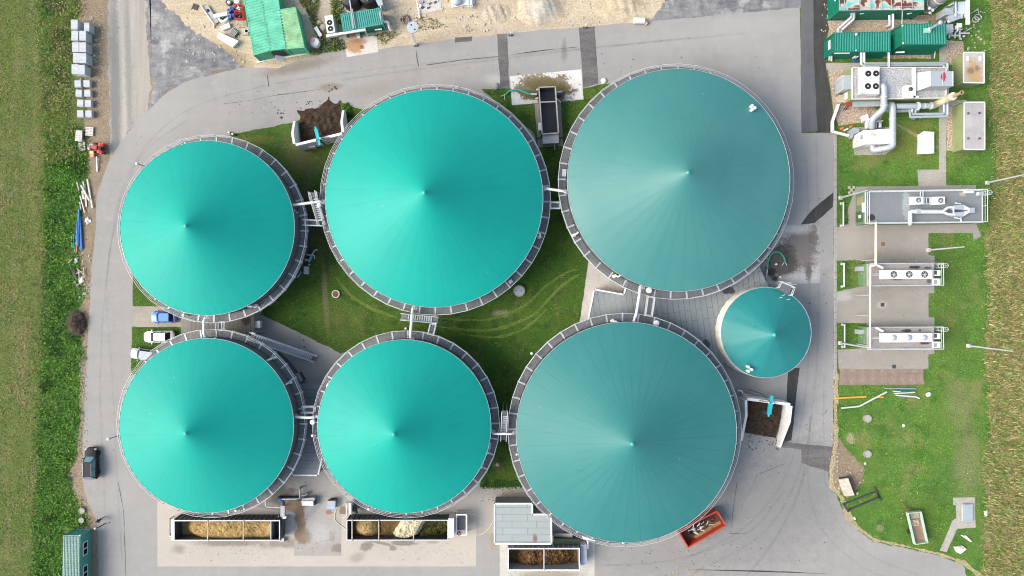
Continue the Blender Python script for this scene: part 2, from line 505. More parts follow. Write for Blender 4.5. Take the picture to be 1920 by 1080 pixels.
M['lawn'] = ground_mat('lawn_turf', gain=1.6, a=(.030,.080,.012), b=(.066,.110,.020), speck=.5, big=.09, mid=.6, fine=6.0, bump=.6,
    patches=[(.16,.53,.66,(.125,.11,.045),.75),(.35,.5,.64,(.024,.065,.008),.85),(1.1,.56,.66,(.06,.14,.016),.8),(.9,.6,.72,(.13,.115,.06),.5)],
    stn_shade=[(1700,270,60,30,0,(.095,.095,.022),.7,.7),(1640,260,50,24,0,(.11,.10,.03),.6,.7),(1800,760,24,40,0,(.13,.115,.06),.6,.7),(1815,870,26,60,0,(.13,.12,.06),.6,.7),
         (1595,822,8,10,30,(.23,.18,.13),.8,.4),(1650,990,6,6,0,(.16,.13,.09),.7,.5),(1720,255,50,3,-30,(.17,.15,.08),.85,.5),(1790,540,30,130,0,(.05,.075,.015),.5,.8),(1740,980,50,50,0,(.04,.07,.01),.6,.7)])
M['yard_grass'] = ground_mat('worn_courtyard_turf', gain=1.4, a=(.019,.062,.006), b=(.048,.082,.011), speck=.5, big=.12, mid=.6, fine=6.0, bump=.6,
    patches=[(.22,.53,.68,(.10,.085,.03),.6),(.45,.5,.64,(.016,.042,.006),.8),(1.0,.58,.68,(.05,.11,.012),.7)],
    stn_shade=[(560,290,24,40,30,(.13,.115,.05),.6,.7),(610,560,5,60,4,(.125,.105,.06),.7,.6),(470,262,40,7,0,(.10,.10,.025),.6,.7),(580,410,8,80,5,(.06,.05,.035),.8,.5),
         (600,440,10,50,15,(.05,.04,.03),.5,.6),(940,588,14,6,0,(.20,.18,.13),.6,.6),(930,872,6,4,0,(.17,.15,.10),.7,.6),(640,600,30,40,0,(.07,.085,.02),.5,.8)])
M['mown_track'] = ground_mat('bent_grass_track', gain=1.1, a=(.115,.165,.03), b=(.07,.11,.018), speck=.4, big=.3, mid=1.5, fine=6.0, bump=.4)
M['stone_edge'] = ground_mat('kerb_concrete', gain=1.2, a=(.33,.32,.30), b=(.25,.235,.215), speck=.2, big=.3, mid=1.5, fine=8.0, bump=.1, patches=[(.6,.58,.7,(.2,.16,.12),.6)])
M['path'] = ground_mat('path_slab_concrete', gain=1.3, a=(.28,.262,.235), b=(.23,.215,.19), speck=.2, big=.4, mid=1.0, fine=7.0, bump=.1, patches=[(1.8,.6,.7,(.16,.15,.10),.5)])
M['dirt_dark'] = ground_mat('wet_manure_stain', (.045,.036,.03),(.075,.06,.05),.5,.5,1.5,5.0, bump=.5)
M['joint'] = ground_mat('joint_filler', (.08,.078,.075),(.11,.105,.10),.2,.5,1.5,5.0, bump=0)
# brick pavers
def pavers_mat(name, a, b, mortar, sx, rot=0):
    t = NT(name, .9,.2)
    n = t.node('ShaderNodeTexBrick')
    t.set(n.inputs['Vector'], t.mapping(t.pos(), rot=(0,0, R(rot))))
    n.inputs['Scale'].default_value = sx
    n.inputs['Mortar Size'].default_value = .05
    t.set(n.inputs['Color1'], a); t.set(n.inputs['Color2'], b); t.set(n.inputs['Mortar'], mortar)
    v = t.noise(t.pos(),.7,4,.7)
    c = t.mix(t.mr(v, .4,.7,0,.6), n.outputs['Color'],(.20,.16,.13))
    return t.color(c)
M['pavers'] = pavers_mat('reddish_pavers', (.36,.27,.22),(.28,.20,.165),(.13,.10,.085),1.5,90)

# ------------------------------------------------------------------ ground sheets
tag(MB().add([(-1500,-1500,-.03),(1500,-1500,-.03),(1500,1500,-.03),(-1500,1500,-.03)],[(0,1,2,3)]).build('ground', M['meadow']), kind='structure')
B_, C_, E_, F_ = 'B', 'C', 'E', 'F'
ROAD = [(185,1220),(185,1080),(183,1000),(181,976),(166,945),(157,919),(154,880),(155,834),(157,800),(161,695),(166,605),(170,540),(171,508),(179,435),(181,371),(192,332),(205,300),(239,250),(278,208),(308,178),(347,153),(400,139),(459,126),(523,128),(562,111),(618,99),(709,92),(776,83),(840,75),(930,64),(1086,51),(1189,42),(1216,40),(1300,33),(1500,14),(1503,250),(1563,250),(1563,700),(1562,830),(1553,883),(1554,913),(1575,935),(1586,969),(1606,994),(1639,1016),(1694,1027),(1758,1041),(1806,1058),(1833,1080),(1880,1220)]
sheet('dirt_verge', [(100,-160),(700,-160),(640,40),(520,135),(340,175),(240,280),(205,340),(190,440),(182,540),(176,640),(170,800),(170,930),(195,985),(196,1220),(150,1220),(150,960),(126,900),(140,860),(146,700),(150,600),(150,420),(168,330),(160,240),(165,120),(150,30)],-3, M['verge'],.5)
sheet('sand_ground', [(280,-160),(1245,-160),(1245,20),(1216,46),(1189,52),(1086,60),(930,74),(776,92),(618,108),(523,140),(455,132),(395,95),(345,55),(303,10),(280,-30)],-2, M['sand'],.35)
sheet('asphalt_road', ROAD, 0, M['asphalt'],.10)
sheet('track', [(203,-160),(276,-160),(276,60),(282,150),(282,206),(240,252),(205,300),(206,200),(201,60)],-2, M['old_asphalt'],.4)
sheet('rough_road', [(276,-160),(285,-60),(303,0),(340,40),(390,75),(432,108),(460,127),(400,140),(347,154),(308,179),(280,207),(282,140),(276,60)],-1, M['rough_asphalt'],.7)
sheet('scraped_road', [(1216,41),(1240,14),(1262,-20),(1290,-160),(1510,-160),(1503,14),(1300,34)],-1, M['rough_asphalt'],.3)
sheet('rolled_lane', [(1500,-160),(1523,-160),(1526,120),(1533,246),(1503,249)],2, M['lane_asphalt'],.04)
sheet('new_lane', [(1521,-160),(1551,-160),(1551,20),(1554,50),(1546,83),(1549,130),(1556,167),(1561,211),(1560,247),(1530,248),(1524,120)],1, M['new_asphalt'],.12)
sheet('trench_strip', [(932,64),(951,63),(955,165),(938,165)],2, M['trench'],.08)
sheet('trench_strip', [(1085,52),(1115,49.5),(1122,157),(1094,164)],2, M['trench'],.06)
sheet('trench_strip', [(1563,360),(1561,388),(1528,419),(1501,421),(1520,396)],2, M['new_asphalt'],.1)
sheet('trench_strip', [(1478,690),(1499,690),(1484,826),(1470,830)],2, M['new_asphalt'],.08)
sheet('trench_strip', [(1466,826),(1503,832),(1561,838),(1556,886),(1502,868),(1502,843),(1466,839)],3, M['trench'],.1)
sheet('patch', [(853,70),(885,68),(885,77),(853,80)],2, M['trench'],.08)
def crack(pts, w, mat='joint', amp=.06):
    P = [W(*p) for p in pts]
    L, Rr = [],[]
    for i, p in enumerate(P):
        d = (P[min(i + 1, len(P) - 1)] - P[max(i - 1,0)]).normalized()
        n = Vector((-d.y, d.x, 0)) * w / 2
        L.append(p + n); Rr.append(p - n)
    pts2 = [(p.x, p.y) for p in L + Rr[::-1]]
    pts2 = jitter_poly(pts2, amp, .3, len(pts))
    ar = sum(pts2[i][0] * pts2[(i + 1) % len(pts2)][1] - pts2[(i + 1) % len(pts2)][0] * pts2[i][1] for i in range(len(pts2)))
    if ar < 0: pts2 = pts2[::-1]
    return MB().add([(p[0], p[1],4 * LAYER) for p in pts2],[tuple(range(len(pts2)))])
cj = MB()
for pts, w in (([(420,195),(470,188),(520,178),(600,168)],.06),([(780,95),(782,110),(785,125)],.10),([(501,140),(504,162)],.12),([(800,122),(870,112),(935,106)],.07),([(955,103),(1010,95),(1085,88)],.05),
               ([(222,905),(232,960),(236,1080)],.07),([(1400,1000),(1368,1000)],.06),([(1382,905),(1374,960),(1370,1000)],.05),([(1290,1068),(1420,1070),(1560,1076)],.05),([(1470,870),(1420,890),(1390,950)],.05)):
    m_ = crack(pts, w)
    cj.add(m_.v, m_.f)
tag(cj.build('road_crack', M['joint']), kind='structure')
# concrete and paved areas
sheet('concrete_apron', [(295,940),(295,1062),(893,1062),(893,1000),(893,962),(640,962),(640,1040),(552,1040),(552,962),(420,940)],2, M['concrete'],.03)
sheet('yard_concrete', [(505,860),(640,860),(660,900),(905,905),(985,908),(1000,950),(980,1000),(893,1000),(893,960),(640,964),(640,1042),(552,1042),(552,960),(480,940)],3, M['yard'],.06)
sheet('concrete_apron', [(487,590),(520,604),(637,662),(612,730),(575,750),(540,720),(490,640)],3, M['yard'],.06)
sheet('pale_apron', [(937,1018),(937,1220),(1115,1220),(1115,1008),(1090,960),(1000,980)],3, M['pale_concrete'],.05)
sheet('pale_apron', [(1104,486),(1097,540),(1086,606),(1115,606),(1180,560),(1180,520),(1120,480)],4, M['pale_concrete'],.08)
sheet('concrete_pad', [(956,143),(1090,130),(1094,186),(960,197)],5, M['slurry_pad'],.03)
sheet('concrete_pad', [(1440,421),(1537,421),(1538,531),(1436,533)],3, M['pump_pad'],.03)
sheet('concrete_pad', [(646,76),(706,67),(709.5,97),(650,107.5)],3, M['rust_pad'],.03)
sheet('service_pad', [(1567,426),(1578,425),(1605,350),(1830,347),(1831,422),(1840,442),(1826,452),(1824,437),(1741,437),(1741,478),(1752,480),(1752,550),(1741,550),(1741,595),(1752,595),(1752,663),(1741,664),(1741,692),(1573,692),(1570,656),(1628,652),(1625,606),(1569,606),(1569,547),(1620,536),(1622,488),(1567,489)],4, M['chp_concrete'],.04)
sheet('brick_paving', [(1575,692),(1731,692),(1733,721),(1573,722)],6, M['pavers'],.08)
sheet('gravel_bed', [(1550,28),(1740,28),(1742,62),(1745,110),(1552,108),(1548,84),(1555,55)],3, M['gravel'],.1)
sheet('gravel_bed', [(1552,128),(1600,126),(1625,190),(1655,215),(1650,232),(1612,230),(1572,236),(1563,210),(1557,165)],3, M['gravel'],.1)
sheet('gravel_bed', [(1775,75),(1806,78),(1808,112),(1795,122),(1774,120)],3, M['gravel'],.12)
sheet('gravel_bed', [(1774,196),(1791,196),(1791,283),(1775,283)],3, M['gravel'],.05)
sheet('bare_soil', [(1700,38),(1730,30),(1772,22),(1772,60),(1750,76),(1745,40)],4, M['verge'],.2)
sheet('path', [(1548,118),(1612,118),(1612,131),(1550,131)],4, M['path'],.03)
sheet('path', [(1757,48),(1770,46),(1774,80),(1774,318),(1774,349),(1722,349),(1720,318),(1760,318),(1761,80)],5, M['path'],.03)
sheet('path', [(1774,187),(1812,188),(1812,197),(1774,197)],5, M['path'],.03)
# lawns
LAWN = [(1564,-160),(1880,-160),(1880,1200),(1850,1200),(1806,1056),(1758,1039),(1694,1025),(1639,1014),(1606,992),(1586,967),(1570,935),(1568,900),(1572,700),(1572,300),(1572,240)]
YARDG = [(429,253),(480,243),(550,230),(600,208),(640,193),(680,205),(760,190),(900,200),(1010,300),(1060,300),(1110,480),(1104,490),(1086,605),(985,700),(960,800),(975,860),(990,912),(900,914),(905,880),(930,760),(880,680),(770,630),(638,662),(520,604),(489,590),(500,560),(560,480),(570,420),(520,310)]
TOPG = [(903,168),(940,166),(957,166),(960,198),(1095,187),(1093,166),(1120,160),(1145,157),(1150,200),(1065,300),(1030,340),(1000,250)]
CARG1 = [(249,530),(249,574),(330,574),(300,540),(270,500),(250,500)]
CARG2 = [(248,613),(340,613),(340,640),(300,670),(262,700),(246,700)]
sheet('lawn', LAWN, 1, M['lawn'],.35)
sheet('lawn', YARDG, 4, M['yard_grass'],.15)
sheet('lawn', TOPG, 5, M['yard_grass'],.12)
sheet('lawn', CARG1,4, M['yard_grass'],.06)
sheet('lawn', CARG2,4, M['yard_grass'],.06)
sheet('lawn', [(1567,489),(1604,487),(1608,536),(1575,545),(1567,540)],6, M['lawn'],.1)
sheet('lawn', [(1569,606),(1610,606),(1605,652),(1570,653)],6, M['lawn'],.1)
sheet('lawn', [(1569,352),(1590,352),(1590,420),(1575,425),(1568,424)],6, M['lawn'],.1)
sheet('parking_bay', [(248,575),(345,575),(345,613),(248,613)],4, M['tan_paving'],.03)
sheet('bare_soil', [(1563,800),(1580,838),(1605,860),(1622,880),(1618,905),(1590,935),(1566,915),(1556,885),(1562,850)],5, M['verge'],.35)
# bent-grass wheel tracks in the courtyard
for pts, w in (([(630,520),(660,556),(700,580),(745,596)],.4),([(820,612),(870,618),(920,619),(960,608),(1000,590),(1030,560),(1060,530),(1085,515)],.42),([(830,598),(880,600),(920,598),(980,575),(1020,540),(1060,512),(1085,505)],.34),([(860,626),(930,632),(985,615),(1025,580)],.34)):
    P = spline([W(*p) for p in pts],6)
    L, Rr = [],[]
    for i, p in enumerate(P):
        d = (P[min(i + 1, len(P) - 1)] - P[max(i - 1,0)]).normalized()
        n = Vector((-d.y, d.x, 0)) * w / 2 * min(1,.3 + i / 5,.3 + (len(P) - 1 - i) / 5)
        L.append(p - n); Rr.append(p + n)
    q = jitter_poly([(p.x, p.y) for p in L + Rr[::-1]],.18,.25, len(P))
    tag(MB().add([(p[0], p[1],6 * LAYER) for p in q],[tuple(range(len(q)))]).build('wheel_track', M['mown_track']), kind='structure')
# kerb and gutter along the east side of the road
kb = MB()
k0, k1 = W(1563.2,250), W(1569.2,425)
y = k0.y
while y > W(0,705).y:
    kb.box(k0.x, k0.x + .22, y - .96, y, -.05,.09)
    kb.box(k0.x + .24, k0.x + .44, y - .96, y, -.05,.03)
    y -= 1.0
tag(kb.build('kerb', M['stone_edge']), kind='structure')
# dry straw-coloured strip where the lawn meets the southeast road, and tyre marks
M['dry_edge'] = ground_mat('dry_grass_edge', (.40,.33,.20),(.28,.235,.13),.5,.2,1.2,6.0, bump=.5)
EDG = [(1563,700),(1562,830),(1553,883),(1554,913),(1575,935),(1586,969),(1606,994),(1639,1016),(1694,1027),(1758,1041),(1806,1058),(1833,1080)]
sheet('dry_verge', EDG + [(1842,1080),(1812,1053),(1760,1035),(1696,1021),(1643,1010),(1612,989),(1594,966),(1584,932),(1564,910),(1563,885),(1571,830),(1571,700)],7, M['dry_edge'],.3)
t_ = NT('tyre_rub', .9,.2)
t_.color((.06,.06,.062))
tr_ = t_.node('ShaderNodeBsdfTransparent')
mx_ = t_.node('ShaderNodeMixShader')
t_.set(mx_.inputs[0], t_.mr(t_.noise(t_.pos(),.9,5,.75),.32,.7,1.0,.86))
t_.t.links.new(t_.b.outputs[0], mx_.inputs[1]); t_.t.links.new(tr_.outputs[0], mx_.inputs[2])
t_.t.links.new(mx_.outputs[0], t_.t.nodes['Material Output'].inputs[0])
tm = MB()
for k, (pts, w) in enumerate((([(1530,260),(1535,500),(1530,700),(1500,880),(1430,1000),(1300,1075)],.3),([(1512,300),(1518,520),(1512,720),(1478,880),(1400,985),(1280,1050)],.3),([(1545,700),(1545,860),(1560,960),(1630,1040),(1760,1090)],.25),([(1520,800),(1515,900),(1540,990),(1620,1065),(1700,1090)],.25),
        ([(1400,1080),(1460,1000),(1505,900),(1520,780)],.35),([(200,1060),(195,900),(188,700),(205,480),(240,330),(330,220),(480,165),(700,130),(1000,100),(1300,70)],.25),([(230,1060),(220,900),(210,700),(200,560),(212,440),(260,300),(350,225)],.22),([(1130,1060),(1260,1050),(1400,1000),(1470,920)],.3),([(640,150),(800,128),(1100,92),(1400,62)],.3))):
    P = spline([W(*p) for p in pts],10)
    for i in range(len(P) - 1):
        d = (P[i + 1] - P[i]).normalized()
        n = Vector((-d.y, d.x, 0)) * w / 2
        z = Vector((0,0,(4.5 + .4 * k) * LAYER))
        tm.add([P[i] - n + z, P[i] + n + z, P[i + 1] + n + z, P[i + 1] - n + z],[(0,3,2,1)])
tag(tm.build('tyre_marks', t_.m), kind='structure')
# loose crumbs of mud, straw and stone lying about on the hard surfaces
def crumbs(name, mat, boxes, lab=None):
    mb = MB()
    for (x0, y0, x1, y1, n, smin, smax) in boxes:
        for _ in range(n):
            p = W(random.uniform(x0, x1), random.uniform(y0, y1))
            s = random.uniform(smin, smax)
            k = random.randint(4,6)
            a0 = random.random() * 6.28
            pts = [(p.x + s * random.uniform(.5,1) * math.cos(a0 + 6.28 * i / k), p.y + s * random.uniform(.5,1) * math.sin(a0 + 6.28 * i / k)) for i in range(k)]
            mb.prism(pts, .005,.02 + s * .35,[(p.x + (q[0] - p.x) * .5, p.y + (q[1] - p.y) * .5) for q in pts])
    return tag(mb.build(name, mat), kind='stuff')
M['mud'] = pmat('dried_mud', (.07,.052,.04),.95,0,.3)
M['straw'] = pmat('straw_bits', (.42,.37,.27),.95,0,.3)
M['silage'] = pmat('maize_bits', (.40,.30,.12),.95,0,.3)
crumbs('mud_crumbs', M['mud'],[(430,170,760,215,45,.04,.11),(520,205,540,222,7,.1,.28),(610,155,635,172,6,.1,.25),(200,500,240,1060,14,.04,.12),(850,100,1450,150,26,.04,.14),(1400,830,1560,1070,40,.04,.14),(1120,1020,1400,1080,40,.04,.14),(1510,300,1555,800,16,.05,.16),(560,600,600,660,30,.05,.22),(330,1015,880,1055,110,.03,.10),(897,915,985,940,80,.04,.13),(500,900,650,1030,70,.03,.12),(210,10,290,280,30,.03,.10),(1400,815,1460,845,50,.06,.2),(550,190,655,208,40,.04,.14),(1640,460,1740,690,50,.04,.12),(1430,470,1480,525,40,.06,.22),(660,118,1500,135,20,.04,.1)])
crumbs('straw_crumbs', M['straw'],[(1270,900,1560,1075,55,.03,.09),(1630,1035,1665,1075,26,.03,.12),(300,1020,890,1075,60,.03,.10),(290,130,480,230,40,.04,.12),(1500,560,1560,900,24,.04,.14),(640,1020,930,1078,50,.03,.1),(1640,850,1850,1000,30,.05,.16),(640,470,700,520,12,.08,.2),(270,10,460,130,60,.03,.13),(1540,0,1560,60,20,.05,.2)])
crumbs('silage_crumbs', M['silage'],[(330,1012,640,1040,70,.03,.12),(720,1012,860,1050,40,.03,.1),(1255,1062,1305,1078,26,.05,.18)])
crumbs('rubble_stones', pmat('pale_rubble', (.38,.34,.28),.9,0,.3),[(350,10,460,120,60,.08,.3),(730,0,1220,50,90,.06,.28),(150,20,195,200,70,.08,.3),(140,470,170,560,60,.06,.3),(150,640,165,900,80,.06,.2),(1560,700,1572,900,60,.06,.22),(1555,860,1620,930,40,.05,.25),(1700,40,1745,110,40,.06,.2),(860,30,930,60,30,.1,.4),(1810,20,1850,110,40,.06,.3)])

# ------------------------------------------------------------------ vegetation: leaf-sized blades
def veg_mat(name):
    t = NT(name, .85,.15)
    a = t.node('ShaderNodeAttribute', attribute_name='Col')
    t.b.inputs['Subsurface Weight'].default_value = .0
    return t.color(a.outputs['Color'])
M['veg'] = veg_mat('leaf_blades')
def blades(name, regions, avoid=(), soft=.05):
    """regions: (pixel polygon, count, palette, length range, width, height range, clump size)"""
    V, Fc, Cc = [],[],[]
    for (poly, n, pal, ln, wd, hr, clump) in regions:
        P = [W(*p) for p in poly]
        pl = [(p.x, p.y) for p in P]
        xs, ys = [p[0] for p in pl],[p[1] for p in pl]
        pts = np.empty((0,2))
        while len(pts) < n:
            c = np.stack([rng.uniform(min(xs), max(xs), n * 2), rng.uniform(min(ys), max(ys), n * 2)],1)
            c = c[inside(c, pl)]
            for av in avoid:
                A = [W(*p) for p in av]
                if len(c):
                    c = c[~inside(c, [(p.x, p.y) for p in A])]
            pts = np.concatenate([pts, c])
        pts = pts[:n]
        # clumps: vary length and palette with a low-frequency field
        fld = np.array([mnoise.noise(Vector((p[0] / clump, p[1] / clump, 3.3))) + .5 * mnoise.noise(Vector((p[0] / clump * 2.7, p[1] / clump * 2.7,9.1))) for p in pts])
        keep = rng.uniform(-.9,.6, n) < fld + .35
        pts, fld = pts[keep] + rng.normal(0, soft, (int(keep.sum()),2)), fld[keep]
        m = len(pts)
        th = rng.uniform(0,2 * np.pi, m)
        L = rng.uniform(*ln, m) * (.8 + .5 * np.clip(fld, -.6,1))
        h = rng.uniform(*hr, m) * (.7 + .8 * np.clip(fld + .4,0,1.2))
        w = wd * rng.uniform(.6,1.4, m)
        d = np.stack([np.cos(th), np.sin(th)],1)
        nn = np.stack([-d[:, 1], d[:, 0]],1)
        z0 = h * rng.uniform(.0,.55, m)
        a = np.concatenate([pts - nn * w[:, None] / 2, z0[:, None]],1)
        b = np.concatenate([pts + nn * w[:, None] / 2, z0[:, None]],1)
        t = np.concatenate([pts + d * L[:, None],(z0 + h)[:, None]],1)
        tri = np.stack([a, b, t],1).reshape(-1,3)
        V.append(tri)
        pal = np.array(pal)
        idx = np.clip(((fld * 1.15 + .5 + rng.normal(0,.2, m)) * len(pal)).astype(int),0, len(pal) - 1)
        cc = pal[idx] * rng.uniform(.65,1.4,(m, 1))
        Cc.append(np.repeat(cc, 3,0))
    V = np.concatenate(V)
    Cc = np.concatenate(Cc)
    n = len(V)
    me = bpy.data.meshes.new(name)
    me.vertices.add(n)
    me.vertices.foreach_set('co', V.astype(np.float32).ravel())
    me.loops.add(n)
    me.loops.foreach_set('vertex_index', np.arange(n, dtype=np.int32))
    me.polygons.add(n // 3)
    me.polygons.foreach_set('loop_start', np.arange(0, n, 3, dtype=np.int32))
    me.polygons.foreach_set('loop_total', np.full(n // 3,3, np.int32))
    ca = me.color_attributes.new('Col', 'FLOAT_COLOR', 'POINT')
    ca.data.foreach_set('color', np.concatenate([Cc, np.ones((n, 1))],1).astype(np.float32).ravel())
    me.update(calc_edges=True)
    me.materials.append(M['veg'])
    o = bpy.data.objects.new(name, me)
    col.objects.link(o)
    return tag(o, kind='stuff')
DG, MG, BG, YG, TN, BR = (.024,.062,.013),(.048,.128,.02),(.085,.21,.03),(.145,.185,.042),(.36,.29,.135),(.15,.115,.06)
FIELD = [(-60,-60),(72,-60),(82,200),(88,320),(86,500),(80,700),(74,860),(66,960),(62,1140),(-60,1140)]
WEEDS = [(96,240),(160,250),(158,330),(150,400),(146,520),(158,545),(140,600),(152,650),(146,780),(142,850),(126,880),(134,920),(150,950),(170,990),(118,992),(118,1140),(62,1140),(70,960),(80,700),(86,500),(90,320)]
TOPW = [(72,-60),(135,-60),(150,20),(134,40),(132,230),(150,245),(150,300),(92,300),(84,150)]
DITCH = [(78,-60),(92,-60),(98,300),(94,520),(86,700),(80,860),(72,1000),(68,1140),(58,1140),(62,960),(72,700),(80,400)]
REED = [(1852,-60),(1990,-60),(1990,1140),(1850,1140),(1842,1040),(1850,960),(1846,880),(1858,760),(1848,690),(1854,560),(1850,440),(1868,300),(1856,180),(1862,60)]
blades('meadow_grass', [(FIELD, 26000,[(.10,.11,.03), MG, YG, (.07,.15,.02), MG, (.20,.19,.07)],(.15,.4),.10,(.04,.16),4.0)])
sheet('weed_bed', WEEDS, 2, M['lawn'],.6)
blades('ditch_weeds', [(WEEDS, 36000,[DG, MG, BG, BG, MG, (.16,.30,.04), DG],(.15,.45),.16,(.05,.25),1.7),(TOPW, 15000,[DG, BR, MG, TN, BG, YG],(.2,.55),.13,(.05,.3),1.8),
                       (DITCH, 6500,[BR, YG, DG, MG, BG],(.15,.4),.12,(.04,.2),1.4)],(),.45)
M['reedbed'] = ground_mat('dry_reed_litter', (.27,.215,.10),(.17,.16,.055),.5,.1,.8,5.0, bump=.6)
sheet('reed_bed', REED, 3, M['reedbed'],.8)
blades('reed_grass', [(REED, 52000,[BR, YG, TN, TN, (.42,.36,.19), YG, TN, (.42,.36,.19)],(.2,.6),.075,(.12,.5),1.6),(REED, 18000,[MG, YG, BG],(.2,.6),.14,(.1,.5),1.6)],(),.5)
HARD = [[(1567,426),(1578,425),(1605,350),(1830,347),(1831,422),(1840,442),(1826,452),(1824,437),(1752,437),(1752,663),(1741,664),(1733,722),(1573,722),(1570,656)],
        [(1550,28),(1740,28),(1772,20),(1776,75),(1806,78),(1808,112),(1774,120),(1774,187),(1792,196),(1791,285),(1774,285),(1774,349),(1722,349),(1720,318),(1760,318),(1760,130),(1625,200),(1655,232),(1612,230),(1572,236),(1552,128)],
        [(1765,1033),(1790,933),(1830,933),(1830,990),(1793,992),(1775,1036)],[(1563,800),(1605,860),(1622,880),(1618,905),(1590,935),(1556,900)]]
blades('lawn_blades', [(LAWN, 34000,[MG, MG, BG, YG, BG, (.10,.25,.026)],(.1,.28),.11,(.03,.10),2.2)], HARD, .25)
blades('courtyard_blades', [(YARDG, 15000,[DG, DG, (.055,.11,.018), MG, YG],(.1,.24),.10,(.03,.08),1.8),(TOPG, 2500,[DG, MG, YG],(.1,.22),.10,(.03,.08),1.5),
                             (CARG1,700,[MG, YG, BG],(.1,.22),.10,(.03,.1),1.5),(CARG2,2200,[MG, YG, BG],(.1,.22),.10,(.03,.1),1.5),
                             ([(1567,489),(1604,487),(1608,536),(1575,545),(1567,540)],900,[DG, MG, BG],(.1,.25),.1,(.03,.12),1.5),([(1569,606),(1610,606),(1605,652),(1570,653)],900,[DG, MG, BG],(.1,.25),.1,(.03,.12),1.5),([(1569,352),(1590,352),(1590,420),(1568,424)],700,[DG, MG],(.1,.25),.1,(.03,.12),1.5)])
SANDW = [[(560,0),(575,20),(600,80),(580,104),(650,92),(645,76),(615,66),(592,30),(600,0)],[(655,0),(622,0),(622,40),(640,45)],[(700,66),(720,86),(752,62),(730,58)],[(780,60),(840,50),(800,30),(775,34)]]
blades('sand_weeds', [(SANDW[0],2600,[DG, MG, YG, BR],(.15,.4),.14,(.05,.3),1.2),(SANDW[1],700,[DG, MG, YG],(.15,.4),.14,(.05,.4),1.0),(SANDW[2],350,[MG, YG, BR],(.12,.3),.12,(.05,.2),.8),(SANDW[3],260,[YG, MG, BR],(.12,.3),.12,(.05,.2),.8),
                      ([(645,194),(655,192),(662,215),(652,235),(640,215)],500,[DG, MG, BG],(.15,.35),.14,(.05,.4),1.0),([(905,900),(985,900),(990,914),(905,916)],700,[DG, MG],(.15,.35),.12,(.05,.25),1.0)])
# ------------------------------------------------------------------ object materials
def membrane_mat(name, c, c2, seams, rough=.5, seam_amt=.35, spec=.22):
    t = NT(name, rough, spec)
    O = t.obj()
    n = t.noise(O, .12,4,.6,.3)
    cc = t.mix(t.mr(n, .35,.7), c, c2)
    x, y, z = t.sep(O)
    ang = t.math('ARCTAN2', y, x)
    fr = t.math('FRACT', t.math('MULTIPLY', t.math('ADD', ang, 10.0), seams / (2 * math.pi)))
    dist = t.math('MULTIPLY', t.math('ABSOLUTE', t.math('SUBTRACT', fr, .5)), t.math('MULTIPLY', t.length(O),2 * math.pi / seams))
    sn = t.math('MULTIPLY', t.mr(dist, .10,.03), t.mr(t.noise(O, .25,2),.4,.6,.1, seam_amt))
    cc = t.mix(sn, cc, tuple(q * .55 for q in c))
    # runs of dust that follow the fall of the cover
    v = t.node('ShaderNodeCombineXYZ')
    t.set(v.inputs[0], t.math('MULTIPLY', ang, 9.0)); t.set(v.inputs[1], t.math('MULTIPLY', t.length(O),.05))
    st = t.noise(v.outputs[0],1.0,3,.6)
    cc = t.mix(t.mr(st, .5,.8,0,.07), cc, tuple(min(1, q * 1.25 + .02) for q in c))
    sp = t.noise(O, 2.2,3,.5)
    cc = t.mix(t.mr(sp, .74,.78,0,.4), cc, (.4,.5,.47))
    t.bump(t.noise(O, .5,3),.12,.12)
    return t.color(cc)
M['mem_bright'] = membrane_mat('bright_teal_membrane', (.003,.283,.236),(.005,.258,.218),32,.5,.2)
M['mem_grey'] = membrane_mat('grey_teal_membrane', (.036,.168,.162),(.05,.185,.175),36,.42,.16,.45)
M['mem_deep'] = membrane_mat('blue_green_membrane', (.026,.158,.156),(.038,.172,.167),40,.5,.3,.25)
M['mem_small'] = membrane_mat('deep_teal_membrane', (.012,.165,.165),(.02,.182,.18),22,.44,.15,.3)
M['cap_pale'] = pmat('pale_teal_cap', (.05,.34,.30),.4)
M['galv'] = pmat('galvanised_steel', (.46,.48,.51),.5,.25,.1)
M['rail'] = pmat('bright_galvanised_rail', (.52,.54,.56),.5,.1,.08)
M['white'] = pmat('white_paint', (.68,.68,.67),.5,0,.05,1.0,(.55,.52,.47),.25)
M['offwhite'] = pmat('weathered_white_sheet', (.66,.66,.64),.6,0,.08,1.0,(.4,.37,.33),.35)
M['cladding'] = pmat('dark_tank_cladding', (.09,.105,.11),.6,0,.1)
M['black'] = pmat('black_plastic', (.015,.015,.017),.6,0,.1)
M['darksteel'] = pmat('dark_steel', (.06,.062,.068),.55,.2,.2,1.5,(.12,.08,.05),.4)
M['steel'] = pmat('grey_steel', (.33,.34,.36),.5,.3,.15,1.5,(.25,.22,.19),.3)
M['duct'] = pmat('silver_duct_sheet', (.37,.41,.44),.45,.3,.1,.8,(.38,.40,.42),.3)
M['teal_paint'] = pmat('turquoise_machine_paint', (.02,.36,.40),.4,0,.1)
M['blue_paint'] = pmat('blue_enamel', (.03,.10,.38),.35,0,.1)
M['red_paint'] = pmat('red_enamel', (.50,.035,.03),.45,0,.15,2,(.2,.04,.03),.4)
M['wallconc'] = pmat('cast_concrete_wall', (.50,.50,.49),.85,0,.1,.6,(.3,.29,.27),.45)
M['whiteconc'] = pmat('pale_precast_concrete', (.66,.66,.65),.85,0,.08,.8,(.42,.40,.37),.4)
M['compost'] = pmat('dark_compost', (.038,.026,.018),.95,0,.45,2.5,(.085,.058,.038),.6,.15,.8,1.2)
M['hose_green'] = pmat('green_hose', (.02,.28,.20),.45)
M['hose_yellow'] = pmat('yellow_hose', (.58,.50,.26),.6)
M['tyre'] = pmat('tyre_rubber', (.02,.02,.021),.85,0,.2)
